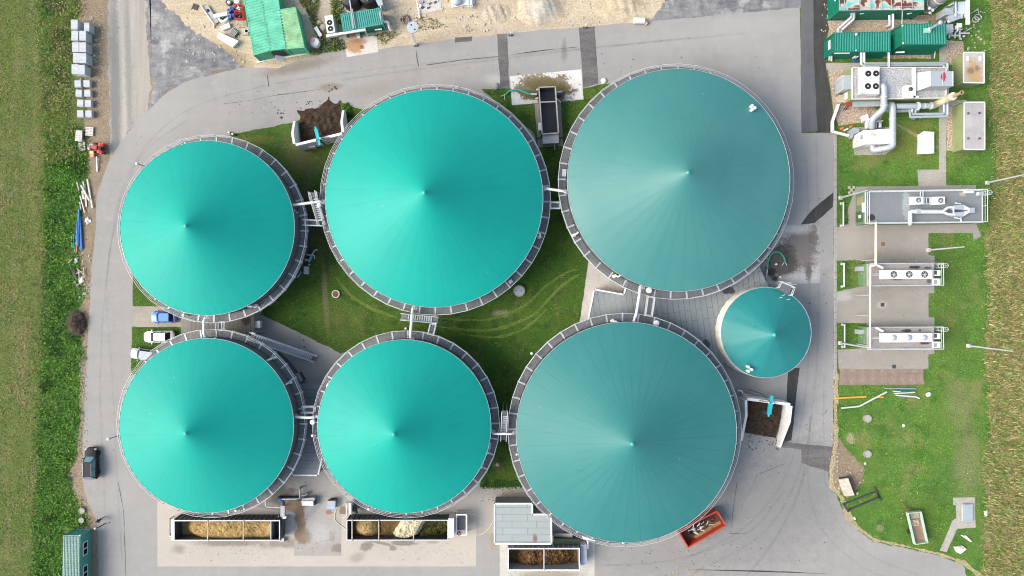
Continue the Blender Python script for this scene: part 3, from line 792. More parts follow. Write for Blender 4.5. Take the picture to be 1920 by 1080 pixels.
M['wood'] = pmat('weathered_timber', (.40,.34,.26),.85,0,.25,2.5,(.22,.18,.13),.5)
M['rust'] = pmat('rusty_iron', (.22,.09,.04),.8,0,.3)
# see-through walkway grating: galvanised bars with open gaps, read as a half-open mesh
def grating_mat(name, c, openness):
    t = NT(name, .55,.4)
    t.b.inputs['Metallic'].default_value = .2
    n = t.noise(t.pos(),.8,3,.6)
    t.color(t.mix(t.mr(n, .35,.7), c, tuple(q * 1.3 for q in c)))
    tr = t.node('ShaderNodeBsdfTransparent')
    mx = t.node('ShaderNodeMixShader')
    mx.inputs[0].default_value = openness
    t.t.links.new(t.b.outputs[0], mx.inputs[1]); t.t.links.new(tr.outputs[0], mx.inputs[2])
    t.t.links.new(mx.outputs[0], t.t.nodes['Material Output'].inputs[0])
    return t.m
M['grating'] = grating_mat('walkway_grating', (.15,.155,.165),.38)

ZB, ZP, RAILH = 8.0,5.4,1.15
TANKS = {}
def cone_roof(c, Rr, h, apex, mat, parent, lobes, lob_amp, prof=.10, N=192, K=26, zb=ZB):
    ax, ay = apex[0] - c[0], apex[1] - c[1]
    vs, fs = [],[]
    for i in range(K + 1):
        t = i / K
        r = Rr * t
        for k in range(N):
            a = 2 * math.pi * k / N
            base = (1 - prof) * (1 - t) + prof * (1 - t) ** 3.2
            w = math.sin(math.pi * min(1, t * 1.02)) ** .8
            q = Vector((math.cos(a) * 1.3, math.sin(a) * 1.3, Rr + c[0]))
            fold = lob_amp * w * t * (math.cos(a * lobes) + 1.1 * mnoise.noise(q * 1.7) * 2 + .8 * mnoise.noise(q * 5))
            scal = -.05 * max(0, t - .9) * 10 * abs(math.sin(a * lobes / 2 * 2))
            z = h * base + fold + scal
            s = (1 - t) ** 1.0
            vs.append((r * math.cos(a) + ax * s, r * math.sin(a) + ay * s, z))
    for i in range(K):
        for k in range(N):
            a_, b_ = i * N + k, i * N + (k + 1) % N
            c_, d_ = (i + 1) * N + (k + 1) % N, (i + 1) * N + k
            fs.append((a_, d_, c_, b_))
    mb = MB().add(vs, fs)
    o = mb.build('membrane_roof', mat, parent, True, 70)
    o.location.z = zb
    return o
def tank(key, label, bx, by, rpx, ax, ay, za, mat, nseg, lobes=32, lob=.007, ZB=8.0):
    c = W(bx, by, ZB)
    Rr = rpx * (H - ZB) / F
    ap = W(ax, ay, za)
    t = thing('gas_storage_tank', label, 'tank', (c.x, c.y, 0), 'domed gas storage tanks')
    TANKS[key] = (c, Rr, t)
    wl = MB()
    n = 144
    vs = [((Rr - .02 - .05 * (k % 2)) * math.cos(2 * math.pi * k / n),(Rr - .02 - .05 * (k % 2)) * math.sin(2 * math.pi * k / n), z) for z in (0, ZB) for k in range(n)]
    wl.add(vs, [(k, (k + 1) % n, n + (k + 1) % n, n + k) for k in range(n)])
    wl.build('wall', M['cladding'], t, True)
    roof = cone_roof((c.x, c.y), Rr, za - ZB, (ap.x, ap.y), mat, t, lobes, lob, zb=ZB)
    MB().lathe((ap.x - c.x, ap.y - c.y),[(.30, za - ZB - .34),(.29, za - ZB - .2),(.22, za - ZB - .02),(.06, za - ZB + .06),(.001, za - ZB + .06)],18).build('roof_cap', M['cap_pale'], roof, True, 60)
    MB().torus((0,0, ZB - .02), Rr + .02,.03,144,6).build('clamp_rail', M['galv'], t, True, 60)
    if not nseg:
        return t
    Ro = Rr + 1.17
    wk = MB()
    N = nseg
    ph = random.random()
    A = [2 * math.pi * (k + ph) / N for k in range(N)]
    for k in range(N):
        a, b = A[k], A[k] + 2 * math.pi / N
        q = [(Rr + .06, a),(Ro, a),(Ro, b),(Rr + .06, b)]
        wk.prism([(r * math.cos(u), r * math.sin(u)) for r, u in q], ZP - .04, ZP)
    wk.build('walkway', M['grating'], t, True)
    rl = MB()
    for zz, rad in ((ZP + RAILH, .034),(ZP + .6,.024)):
        rl.tube([(Ro * math.cos(a), Ro * math.sin(a), zz) for a in A], rad, 6, True)
    rl.tube([((Ro - .02) * math.cos(a),(Ro - .02) * math.sin(a), ZP + .1) for a in A],.022,4, True)
    for a in A:
        rl.bar((Ro * math.cos(a), Ro * math.sin(a), ZP - .3),(Ro * math.cos(a), Ro * math.sin(a), ZP + RAILH),.06)
    rl.build('railing', M['rail'], t, True)
    pr = None
    for a in A:
        if pr is None:
            pr = MB().box(Rr + .02, Ro + .03,-.11,.11, ZP - .12, ZP + .035).add([(Rr + .02,-.05, ZP - .12),(Rr + .02,.05, ZP - .12),(Rr + .02,.05, ZP - .9),(Rr + .02,-.05, ZP - .9),(Ro, 0, ZP - .12)],[(0,1,4),(1,2,4),(2,3,4),(3,0,4)]).build('bracket', M['galv'], t, True)
            o = pr
        else:
            o = pr.copy()
            col.objects.link(o)
        o.rotation_euler = (0,0, a)
    return t
tank('T1', 'bright teal cone-roofed tank in the west, beside the tan parking bay', 388.5,427.5,163.5,347,423,14.4, M['mem_bright'],36)
tank('T2', 'large bright teal cone-roofed tank with a manure bunker against its northwest side', 814,372,204,795,361,16.1, M['mem_bright'],44,36)
tank('T3', 'large dusty grey-teal cone-roofed tank nearest the dark asphalt lane, at the northeast', 1272.5,337.5,208.5,1291,323,13.6, M['mem_grey'],44,36)
tank('T4', 'bright teal cone-roofed tank beside the parked silver car, above the left feeder', 387,798,163.5,347,813,14.0, M['mem_bright'],36)
tank('T5', 'bright teal cone-roofed tank behind the feeder that holds a cream heap', 758,799.5,162.5,738,815,14.6, M['mem_bright'],36)
tank('T6', 'large grey-teal cone-roofed tank with a red skip against its southeast railing', 1174.5,810.5,206.5,1186,833,14.4, M['mem_deep'],44,36)
# the small tank: white skirt, no walkway
t7 = tank('T7', 'small deep-teal cone-roofed tank with a white skirt and no walkway', 1436.5,623.5,84.5,1453,628,8.2, M['mem_small'],0,11,.03,5.0)
for ch in list(t7.children):
    if ch.name.startswith('wall'):
        ch.data.materials[0] = M['offwhite']
c7, R7, _ = TANKS['T7']
sk = MB()
n = 120
rows = [(.03,5.0),(.10,4.5),(.07,3.8),(.14,3.0),(.12,.0)]
vs = []
for i, (dr, z) in enumerate(rows):
    for k in range(n):
        a = 2 * math.pi * k / n
        w = .05 * mnoise.noise(Vector((math.cos(a) * 7, math.sin(a) * 7, z * .4))) + (.05 * abs(math.sin(a * 15)) if i else 0)
        vs.append(((R7 + dr + w) * math.cos(a),(R7 + dr + w) * math.sin(a), z - .12))
sk.add(vs, [(i * n + k, (i + 1) * n + k, (i + 1) * n + (k + 1) % n, i * n + (k + 1) % n) for i in range(4) for k in range(n)])
sk.build('skirt', pmat('white_tarpaulin', (.74,.72,.66),.7,0,.1,2,(.5,.46,.38),.5, dscale=3), t7, True, 60)

# ------------------------------------------------------------------ stairs and bridges between the walkways
def frame2(p, q):
    d = Vector((q[0] - p[0], q[1] - p[1],0))
    L = d.length
    d.normalize()
    return d, Vector((-d.y, d.x, 0)), L
def stair(label, p, q, z0, z1, w, n, landing=.9, cat='stairs', group=None, post=True):
    """steel stair from p (height z0) to q (height z1) with a landing at each end"""
    c = (Vector(p) + Vector(q)) / 2
    t = thing('steel_stair', label, cat, (c.x, c.y, 0), group)
    d, s, L = frame2(p, q)
    p, q = Vector((p[0], p[1], z0)), Vector((q[0], q[1], z1))
    a = p + d * landing
    b = q - d * landing
    tr = MB()
    for i in range(n):
        f = (i + .5) / n
        m = a.lerp(b, f)
        m.z = z0 + (z1 - z0) * (i + 1) / (n + 1)
        tr.obox(m, .20, w, m.z - .04, m.z, math.atan2(d.y, d.x))
    tr.build('treads', M['galv'], t)
    MB().obox(p + d * landing / 2, landing, w, z0 - .05, z0, math.atan2(d.y, d.x)).build('landing', M['grating'], t)
    MB().obox(q - d * landing / 2, landing, w, z1 - .05, z1, math.atan2(d.y, d.x)).build('landing', M['grating'], t)
    st = MB()
    for sg in (-1,1):
        o = s * sg * w / 2
        st.bar(p + o, a + o, .07,.2); st.bar(a + o, b + o, .07,.25); st.bar(b + o, q + o, .07,.2)
    if post:
        for m in (p, q):
            if m.z > 1:
                for sg in (-1,1):
                    o = m + s * sg * (w / 2 - .1)
                    st.bar((o.x, o.y, 0), o, .1)
    st.build('stringers', M['galv'], t)
    rl = MB()
    for sg in (-1,1):
        o = s * sg * (w / 2 + .03)
        for hh, rr in ((1.05,.05),(.55,.035)):
            u = Vector((0,0, hh))
            rl.tube([p + o + u, a + o + u, b + o + u, q + o + u], rr, 6)
        for m in (p, a, a.lerp(b, .5), b, q):
            rl.bar(m + o, m + o + Vector((0,0,1.05)),.06)
    rl.build('handrail', M['rail'], t)
    return t
def bridge(label, p, q, z, w):
    c = (Vector(p) + Vector(q)) / 2
    t = thing('footbridge', label, 'footbridge', (c.x, c.y, 0), 'short footbridges between tank walkways')
    d, s, L = frame2(p, q)
    MB().obox(c, L, w, z - .06, z, math.atan2(d.y, d.x)).build('deck', M['grating'], t)
    P, Q = Vector((p[0], p[1], z)), Vector((q[0], q[1], z))
    for sg in (-1,1):
        rl = MB()
        o = s * sg * w / 2
        for hh, rr in ((1.1,.055),(.55,.04),(.08,.05)):
            rl.tube([P + o + Vector((0,0, hh)), Q + o + Vector((0,0, hh))], rr, 6)
        for m in (P, Q):
            rl.bar(m + o, m + o + Vector((0,0,1.1)),.07)
        rl.build('handrail', M['rail'], t)
    cb = MB()
    for m in (P, Q):
        cb.obox(m, .28, w, z, z + .05, math.atan2(d.y, d.x))
    cb.build('end_plate', M['galv'], t)
    return t
zt = 6.4
stair('short steel stair squeezed between the two upper bright teal tanks', X('P', 850,495, zt), X('P', 775,125, zt), ZP, ZP + 1.3,.85,11,.85)
stair('short steel stair against the south railing of the upper bright teal tank', X('S', 755,435, zt), X('S', 395,395, zt), ZP, ZP + 1.2,.85,11,.8)
stair('short steel stair beside the west railing of the big grey-teal tank', X('T', 412,725, zt), X('T', 425,440, zt), ZP, ZP + 1.3,.75,11,.7)
stair('long steel stair descending from the lower left tank to the concrete yard', X('Q', 1640,800,.3), X('Q', 900,530, ZP),.15, ZP, .95,26,.7)
bridge('footbridge between the west upper tank and the stair tower, crossing a dark gap', X('P', 655,465, ZP + .6), X('P', 870,470, ZP + .6), ZP, .75)
bridge('footbridge from the lower middle tank up to the stair below the upper bright teal tank', X('S', 690,580, ZP + .6), X('S', 715,475, ZP + .6), ZP, .8)
bridge('narrow footbridge between the upper bright teal and dusty grey-teal tanks', X('U', 390,460, ZP + .6), X('U', 487,460, ZP + .6), ZP, .85)
bridge('footbridge over the grey panel roof between the two large grey-teal tanks', X('V', 845,460, ZP + .6), X('V', 815,670, ZP + .6), ZP, .95)
bridge('footbridge over the plank-like roof between the two west tanks', X('Q', 555,385, ZP + .6), X('Q', 560,475, ZP + .6), ZP, .9)
bridge('footbridge above the dark passage between the two lower bright teal tanks', X('RR', 360,365, ZP + .6), X('RR', 480,365, ZP + .6), ZP, .85)

# ------------------------------------------------------------------ white gas pipes linking the tanks
def gas_pipe(label, pts, r=.19, valves=(), z=7.0):
    c = sum(pts, Vector()) / len(pts)
    t = thing('gas_pipe', label, 'pipe', (c.x, c.y, 0), 'white gas pipes linking the tanks')
    MB().tube(fillet(pts, .5), r, 10).build('tube', M['white'], t, smooth=50)
    fl = MB()
    for p, q in ((pts[0], pts[1]),(pts[-1], pts[-2])):
        d = (q - p).normalized()
        fl.tube([p + d * .02, p + d * .09], r * 1.6,12)
    for f in (.12,.86):
        i = max(1, int(len(pts) * f))
        d = (pts[i] - pts[i - 1]).normalized()
        m = pts[i - 1].lerp(pts[i],.5)
        fl.tube([m - d * .06, m + d * .06], r * 1.45,12)
    fl.build('flange', M['galv'], t, smooth=50)
    wh = MB()
    m = pts[1].lerp(pts[0],.5)
    wh.torus((m.x + r + .2, m.y + .1, m.z + .25),.17,.03,16,5)
    wh.bar((m.x + r * .5, m.y + .1, m.z),(m.x + r + .2, m.y + .1, m.z + .25),.05)
    wh.build('valve_wheel', M['rail'], t)
    return t
def pp(crop, pts, z):
    return [X(crop, p[0], p[1], p[2] if len(p) > 2 else z) for p in pts]
gas_pipe('white gas pipe crossing to the west upper tank above the narrow stair', pp('P', [(885,250,6.3),(850,225,7),(500,272,7),(535,310,6.3)],7))
gas_pipe('white gas pipe looping over the plank-like roof between the west tanks', pp('Q', [(415,320,6.6),(372,360,7),(372,520,7),(405,560,6.4)],7))
gas_pipe('white gas pipe above the dark passage between the two lower bright teal tanks', pp('RR', [(275,415,6.6),(275,440,7),(440,450,7),(515,435,6.6)],7))
gas_pipe('white gas pipe running down from the upper bright teal tank over its south stair', pp('S', [(520,300,6.5),(503,335,7),(480,610,7),(510,630,6.4)],7))
gas_pipe('white gas pipe across the gap beside the big grey-teal tank and the narrow stair', pp('T', [(295,620,6.4),(310,655,7),(490,657,7),(515,640,6.4)],7),.15)
gas_pipe('white gas pipe in the dark gap between the two large upper tanks', pp('U', [(315,297,6.6),(345,290,7),(520,315,7),(555,322,6.4)],7))
gas_pipe('white gas pipe over the grey panel roof joining the two large grey-teal tanks', pp('V', [(730,345,6.4),(720,385,7),(680,640,7),(652,735,6.4)],7))

# relief valves: white capped pots on stubs
def relief(label, crop, x, y, r, z=6.9, sx=.35, sy=-.1):
    p = X(crop, x, y, z)
    t = thing('relief_valve', label, 'valve', (p.x, p.y, ZP), 'white capped relief valves')
    MB().lathe((p.x, p.y),[(.001, z + r * .35),(r * .55, z + r * .28),(r * .95, z + .03),(r, z - .03),(r, z - .16),(r * .5, z - .2)],18).build('cap', M['white'], t, smooth=40)
    MB().cyl((p.x, p.y), r * .42, ZP, z - .1,12).build('pot', M['galv'], t, smooth=40)
    MB().tube([Vector((p.x, p.y, z - .5)), Vector((p.x + sx, p.y + sy, z - .5)), Vector((p.x + sx, p.y + sy, ZP))], r * .28,8).build('stub_pipe', M['rail'], t, smooth=40)
    return t
for a in (('white capped valve beside the stair on the west edge of the upper bright teal tank', 'P', 828,268,.33),('large white capped valve at the east edge of the west upper tank', 'P', 527,335,.38),('small white capped valve just south of the large one on the west upper tank', 'P', 530,482,.19),
          ('white capped valve on the lower left tank under the pipe above the dark passage', 'RR', 262,490,.38),('white capped valve on the lower middle tank under the pipe above the dark passage', 'RR', 462,494,.36),('small white ball valve on the lower left tank, south of the larger valve', 'RR', 243,628,.19),('small white ball valve on the lower middle tank, south of the larger valve', 'RR', 462,631,.18),
          ('white capped valve on the south rim of the dusty grey-teal tank', 'V', 823,385,.42),('white capped valve on the north rim of the big grey-teal tank', 'V', 905,757,.42),('white capped valve on the north rim of the lower left tank', 'Q', 497,572,.2),('white capped valve on the south rim of the west upper tank above the blue car', 'Q', 140,305,.2),
          ('white capped valve on the east rim of the lower middle tank beside a plate', 'T', 268,832,.17),('second white capped valve on the east rim of the lower middle tank, further south', 'T', 227,898,.16),('white capped valve on the west rim of the big grey-teal tank south of the stair', 'T', 533,846,.15),
          ('white capped valve on the south walkway of the lower left tank above the left feeder', 'K', 862,415,.17),('white capped valve on the southwest walkway of the lower middle tank', 'L', 483,400,.16)):
    relief(*a)
# curved vent spouts standing on the rims
def spout(label, crop, pts, r=.13, plate=True):
    P = pp(crop, pts, 7.0)
    t = thing('vent_spout', label, 'vent', (P[0].x, P[0].y, ZP), 'curved white vent spouts')
    MB().tube(fillet([Vector((P[0].x, P[0].y, ZP))] + P, .3), r, 8).build('pipe', M['white'], t, smooth=50)
    if plate:
        MB().obox(P[0],.55,.42, ZP, ZP + .35,.3).build('base_box', M['offwhite'], t)
for a in (('vent spout on the south rim of the west upper tank', 'Q', [(915,205),(870,208),(830,178)]),('vent spout on the northeast rim of the lower left tank', 'Q', [(1130,795),(1080,820)]),('vent spout on the east rim of the lower left tank', 'RR', [(205,105),(190,118),(135,138)]),('vent spout on the west rim of the lower middle tank', 'RR', [(625,105),(605,130),(635,150)]),
          ('vent spout on the southeast rim of the upper bright teal tank facing the grass gap', 'U', [(280,770),(285,745),(262,740)]),('vent spout on the southwest rim of the dusty grey-teal tank', 'U', [(635,755),(655,748),(672,730)]),('vent spout on the south rim of the dusty grey-teal tank left of the footbridge', 'V', [(450,225),(485,235),(522,170)]),('vent spout on the north rim of the big grey-teal tank left of the footbridge', 'V', [(425,735),(455,735),(472,775)]),
          ('vent spout on the south rim of the big grey-teal tank near the red skip', 'M', [(1540,740),(1525,712)])):
    spout(*a)
# clusters of three white caps on the cones
def caps(label, parent_pts, z):
    P = [W(px, py, z) for px, py in parent_pts]
    t = thing('inspection_port', label, 'port', (P[0].x, P[0].y, z - .6), 'clover-shaped white ports on the covers')
    for p in P:
        MB().cyl((p.x, p.y),.21, z - .7, z, 14).lathe((p.x, p.y),[(.21, z),(.13, z + .08),(.001, z + .1)],14).build('port_cap', M['white'], t, smooth=40)
caps('clover-shaped white port on the northeast rim of the dusty grey-teal cover', [(1411,198),(1416,202),(1411,205)],9.2)
caps('clover-shaped white port on the southwest rim of the small deep-teal cover', [(1404,688),(1410,693),(1404,696)],6.1)
# globe lamps reaching out from railings
def globe(label, crop, x, y, x2, y2, r=.2):
    p, q = X(crop, x, y, ZP + 1.3), X(crop, x2, y2, ZP + 1.1)
    t = thing('globe_lamp', label, 'lamp', (q.x, q.y, ZP), 'white globe lamps on railing arms')
    MB().bar(q, p, .14,.1).bar((q.x, q.y, ZP), q, .08).build('arm', M['darksteel'], t)
    MB().ball((p.x, p.y, p.z + .05), r, 8).build('globe', M['white'], t, smooth=60)
globe('white globe lamp on the west railing of the lower left tank', 'J', 787,88,858,66,.24)
globe('white globe lamp on the northwest railing of the west upper tank', 'HH', 992,103,1045,122,.22)
globe('white globe lamp on the north railing of the lower middle tank', 'S', 437,517,440,600,.17)
globe('white globe lamp on the northwest railing of the big grey-teal tank', 'S', 1712,770,1740,800,.2)
# little square hatches lying in the walkway
def hatch(label, crop, pts, mat='galv', h=.25, z=ZP):
    P = [X(crop, x, y, z) for x, y in pts]
    MB().prism([(p.x, p.y) for p in P], z + .06, z + .06 + h).solo('walkway_hatch', M[mat], label, 'hatch', 'flat hatches on the walkways')
hatch('pale hatch plate on the west walkway of the dusty grey-teal tank', 'U', [(510,95),(550,95),(545,170),(505,168)])
hatch('grey hatch plate on the southeast walkway of the upper bright teal tank', 'S', [(1470,40),(1505,18),(1525,45),(1490,70)])
hatch('long grey plate on the east walkway of the lower middle tank', 'T', [(275,735),(305,735),(290,810),(262,800)])
hatch('second long grey plate on the east walkway of the lower middle tank, further south', 'T', [(215,910),(235,915),(215,980),(195,965)])
# the caged ladder platform on the small tank
lad = thing('access_ladder', 'white access ladder cage on the north rim of the small deep-teal tank', 'ladder', (*X('O', 590,500,6)[:2],0))
rl = MB()
Q = [X('O', 545,470,6.9), X('O', 562,432,6.9), X('O', 645,468,6.9), X('O', 625,520,6.9)]
for zz in (0,-.5):
    rl.tube([q + Vector((0,0, zz)) for q in Q],.05,6)
for q in Q:
    rl.bar((q.x, q.y, 5.6), q, .07)
rl.build('handrail', M['rail'], lad)
MB().prism([(q.x, q.y) for q in Q],5.55,5.62).build('platform', M['grating'], lad)
lr = MB()
a, b = X('O', 600,448,5.5), X('O', 632,462,5.5)
for m in (a, b):
    lr.bar((m.x, m.y + .25,0),(m.x, m.y + .25,6.6),.07)
for i in range(17):
    lr.bar((a.x, a.y + .25,.3 + i * .33),(b.x, b.y + .25,.3 + i * .33),.04)
lr.build('rungs', M['galv'], lad)
db = MB()
for x, y in ((560,520),(590,548),(615,515),(545,535)):
    p = X('O', x, y, 6.6)
    db.bar(p, p + Vector((.4,.12,.05)),.06)
db.build('fixing_bars', M['rail'], lad)
# ------------------------------------------------------------------ low roofs between the tanks
def panel_mat(name, c, j, wid, length, ang, var=.12, wet=(), zr=.0):
    t = NT(name, .7,.3)
    n = t.node('ShaderNodeTexBrick', offset=.37)
    t.set(n.inputs['Vector'], t.mapping(t.pos(), rot=(0,0, R(ang))))
    n.inputs['Scale'].default_value = 1.0
    n.inputs['Brick Width'].default_value = length
    n.inputs['Row Height'].default_value = wid
    n.inputs['Mortar Size'].default_value = .035
    n.inputs['Mortar Smooth'].default_value = .2
    t.set(n.inputs['Color1'], c); t.set(n.inputs['Color2'], tuple(q * .93 for q in c)); t.set(n.inputs['Mortar'], j)
    v = t.noise(t.pos(),.35,4,.65)
    cc = t.mix(t.mr(v, .35,.7,0,.5), n.outputs['Color'], tuple(q * (1 - var * 2) for q in c))
    if wet:
        wob = t.math('MULTIPLY', t.math('SUBTRACT', t.noise(t.pos(),1.4,3,.6),.5),1.2)
        cc = stains_and_shade(t, cc, wet, wob, zr)
    return t.color(cc)
M['roof_panel'] = panel_mat('grey_roof_panels', (.20,.225,.235),(.06,.065,.07),.82,4.2,82,.12,[(1366,545,12,7,0,(.035,.036,.038),.95,.15),(1324,645,7,8,0,(.04,.042,.045),.9,.2),(1150,575,26,24,0,(.26,.30,.285),.6,.6)],2.8)
M['roof_deck'] = panel_mat('plank_roof', (.165,.155,.135),(.06,.055,.05),.62,30,90,.15,[(462,600,8,11,0,(.03,.03,.028),.9,.25),(345,600,12,20,0,(.21,.205,.195),.6,.5)],2.4)
M['roof_dark'] = panel_mat('sheet_roof', (.20,.215,.23),(.08,.085,.09),1.15,12,0,.1)
M['roof_light'] = panel_mat('pale_grey_roof_sheets', (.285,.32,.32),(.12,.135,.135),1.0,3.6,0,.05,[(1003,1010,4,8,10,(.14,.075,.055),.8,.5),(1000,1018,30,1.5,0,(.2,.15,.12),.7,.5)],3.2)
M['fascia'] = pmat('white_fascia', (.74,.75,.76),.5,0,.05,1,(.5,.48,.45),.25)
M['render_wall'] = pmat('rendered_wall', (.30,.295,.285),.85,0,.12,.7,(.18,.17,.15),.4)
def flat_building(label, cat, crop, pts, z, roof, trim=None, name='flat_roof_building'):
    P = [X(crop, x, y, z) for x, y in pts]
    xy = [(p.x, p.y) for p in P]
    c = sum(P, Vector()) / len(P)
    t = thing(name, label, cat, (c.x, c.y, 0))
    inner = [(c.x + (x - c.x) * .985, c.y + (y - c.y) * .985) for x, y in xy]
    MB().prism(inner, 0, z - .17).build('wall', M['render_wall'], t)
    MB().prism(xy, z - .165, z).build('roof', M[roof], t)
    if trim:
        fb = MB()
        for i, j in trim:
            a, b = P[i], P[j]
            d = (b - a).normalized() * .08
            fb.bar(a - d + Vector((0,0,-.05)), b + d + Vector((0,0,-.05)),.2,.26)
        fb.build('fascia', M['fascia'], t)
    return t
flat_building('grey panel roof between the two large grey-teal tanks, with dark puddles', 'building', None or 'V', [(205,375),(540,435),(575,285),(700,240),(1400,180),(2022,36),(2172,354),(1920,720),(1680,1200),(1644,1212),(1320,1080),(126,768)],2.8, 'roof_panel', [(11,0),(0,1),(1,2)])
flat_building('brownish plank-like roof between the two west tanks, with a dark damp patch', 'building', 'Q', [(115,240),(942,235),(942,500),(600,660),(115,620)],2.4, 'roof_deck')
flat_building('narrow grey sheet roof in the passage between the two lower bright teal tanks', 'building', 'RR', [(240,110),(545,110),(560,860),(520,1032),(262,1030),(240,860)],2.5, 'roof_dark', [(3,4),(4,5),(2,3)])
flat_building('pale grey flat-roofed hut with white edging beside the bottom feeder', 'building', 'M', [(252,342),(630,342),(630,450),(818,450),(822,745),(252,745)],3.2, 'roof_light', [(0,1),(1,2),(2,3),(3,4),(4,5),(5,0)])

# ------------------------------------------------------------------ manure bunkers
def wall_run(mb, a, b, th, za, zb_, side=1):
    """wall with a slanting top from a (height za) to b (height zb_)"""
    d, s, L = frame2(a, b)
    s = s * th * side
    a, b = Vector((a[0], a[1],0)), Vector((b[0], b[1],0))
    pts = [a, b, b + s, a + s]
    return mb.prism([(p.x, p.y) for p in pts],0,[za, zb_, zb_, za])
def bunker(label, bl, br, fl, fr, hback, hfront, kink, heapfn, loc):
    t = thing('manure_bunker', label, 'bunker', loc, 'walled manure bunkers')
    wl = MB()
    wall_run(wl, bl, br, .38, hback, hback, 1 if ((br - bl).cross(fl - bl)).z < 0 else -1)
    wl.build('back_wall', M['whiteconc'], t)
    ins = ((br + fr) / 2 - (bl + fl) / 2).normalized()
    for a, f, s in ((bl, fl, 1),(br, fr, -1)):
        d = (f - a)
        s_ = 1 if Vector((-d.y, d.x, 0)).dot(ins * s) < 0 else -1
        m = a.lerp(f, kink)
        w2 = MB()
        dd, nn, _ = frame2(a, f)
        nn = nn * .36 * (1 if s_ > 0 else -1)
        prof = [(a, hback),(m, hback),(f, hfront)]
        vs = []
        for p, h in prof:
            for q in (Vector((p.x, p.y, 0)), Vector((p.x, p.y, h)), Vector((p.x, p.y, h)) + nn, Vector((p.x, p.y, 0)) + nn):
                vs.append(q)
        fs = []
        for i in (0,1):
            for k in range(4):
                fs.append((i * 4 + k, i * 4 + (k + 1) % 4, i * 4 + 4 + (k + 1) % 4, i * 4 + 4 + k))
        fs += [(0,1,2,3),(11,10,9,8)]
        w2.add(vs, fs)
        o = w2.build('side_wall', M['whiteconc'], t)
        bm = bmesh.new(); bm.from_mesh(o.data); bmesh.ops.recalc_face_normals(bm, faces=bm.faces); bm.to_mesh(o.data); bm.free()
    return t
zb = 3.3
bl, br = X('BK', 105,688, zb), X('BK', 775,525, zb)
bl.z = br.z = 0
fl, fr = X('BK', 105,360,1.4), X('BK', 778,205,1.4)
fl.z = fr.z = 0
bunker('manure bunker at the north, holding brown compost, near the upper bright teal tank', bl, br, fl, fr, zb, 1.3,.42, None, ((bl + br) / 2).to_tuple())
bl2, br2 = X('B2', 258,255, zb), X('B2', 925,340, zb)
fl2, fr2 = X('B2', 190,885,1.0), X('B2', 745,985,.9)
for p in (bl2, br2, fl2, fr2): p.z = 0
bunker('manure bunker at the southeast, holding dark compost, beside the grey-teal tank', bl2, br2, fl2, fr2, zb, .9,.35, None, ((bl2 + br2) / 2).to_tuple())
def compost(label, bl, br, fl, fr, out, peak, px, py, nm):
    """heap filling the bay and spilling out past the open front"""
    vs, fs = [],[]
    nu, nv = 44,56
    for j in range(nv + 1):
        v = j / nv * out
        for i in range(nu + 1):
            u = i / nu
            a = bl.lerp(br, u); b = fl.lerp(fr, u)
            if v > .9:
                w_ = (v - .9) * (.10 + .12 * mnoise.noise(Vector((v * 3, u * 2,4.0 + px))))
                sd = (fr - fl) * (u - .5) * 2 * w_
            else:
                sd = Vector((0,0,0))
            p = a.lerp(b, v) + sd
            q = Vector((p.x, p.y, 0))
            h = peak * max(.0,1 - ((u - px) / .85) ** 2 - ((v - py) / .75) ** 2)
            edge = min(1, max(0,(out - .12 * (1 + mnoise.noise(q * 1.1)) - .42 * (1 + mnoise.noise(q * .45)) * (v > .8) - v) * 4))
            if v > 1: edge *= max(0, min(1, u * 9 - .6 * (1 + mnoise.noise(q * 1.3)) * (v - .95),(1 - u) * 9 - .6 * (1 + mnoise.noise(q * 1.3 + Vector((7,0,0)))) * (v - .95)))
            h += .30 * (.5 + mnoise.noise(q * 1.4)) + .14 * mnoise.noise(q * 4.5) + .08 * mnoise.noise(q * 11)
            h = max(.02, h) * edge + (-.06 if edge < .05 else 0)
            vs.append((p.x, p.y, h))
    for j in range(nv):
        for i in range(nu):
            k = j * (nu + 1) + i
            fs.append((k, k + 1, k + nu + 2, k + nu + 1))
    mb = MB().add(vs, fs)
    o = mb.solo('compost_heap', M['compost'], label, 'heap', 'heaps of dark compost', 60)
    bm = bmesh.new(); bm.from_mesh(o.data); bmesh.ops.recalc_face_normals(bm, faces=bm.faces)
    if sum(f.normal.z for f in bm.faces) < 0: bmesh.ops.reverse_faces(bm, faces=bm.faces)
    bm.to_mesh(o.data); bm.free()
i1 = .05
compost('brown compost heap spilling from the north bunker onto the road', bl.lerp(br, .03) + Vector((.0,.35,0)), br.lerp(bl, .03) + Vector((0,.35,0)), fl.lerp(fr, .05), fr.lerp(fl, .03),2.15,.85,.5,.25,1)
compost('nearly black compost heap inside the southeast bunker', bl2.lerp(br2,.04) + Vector((0,-.3,0)), br2.lerp(bl2,.05) + Vector((0,-.3,0)), fl2.lerp(fr2,.06), fr2.lerp(fl2,.06),1.12,1.3,.5,.2,2)
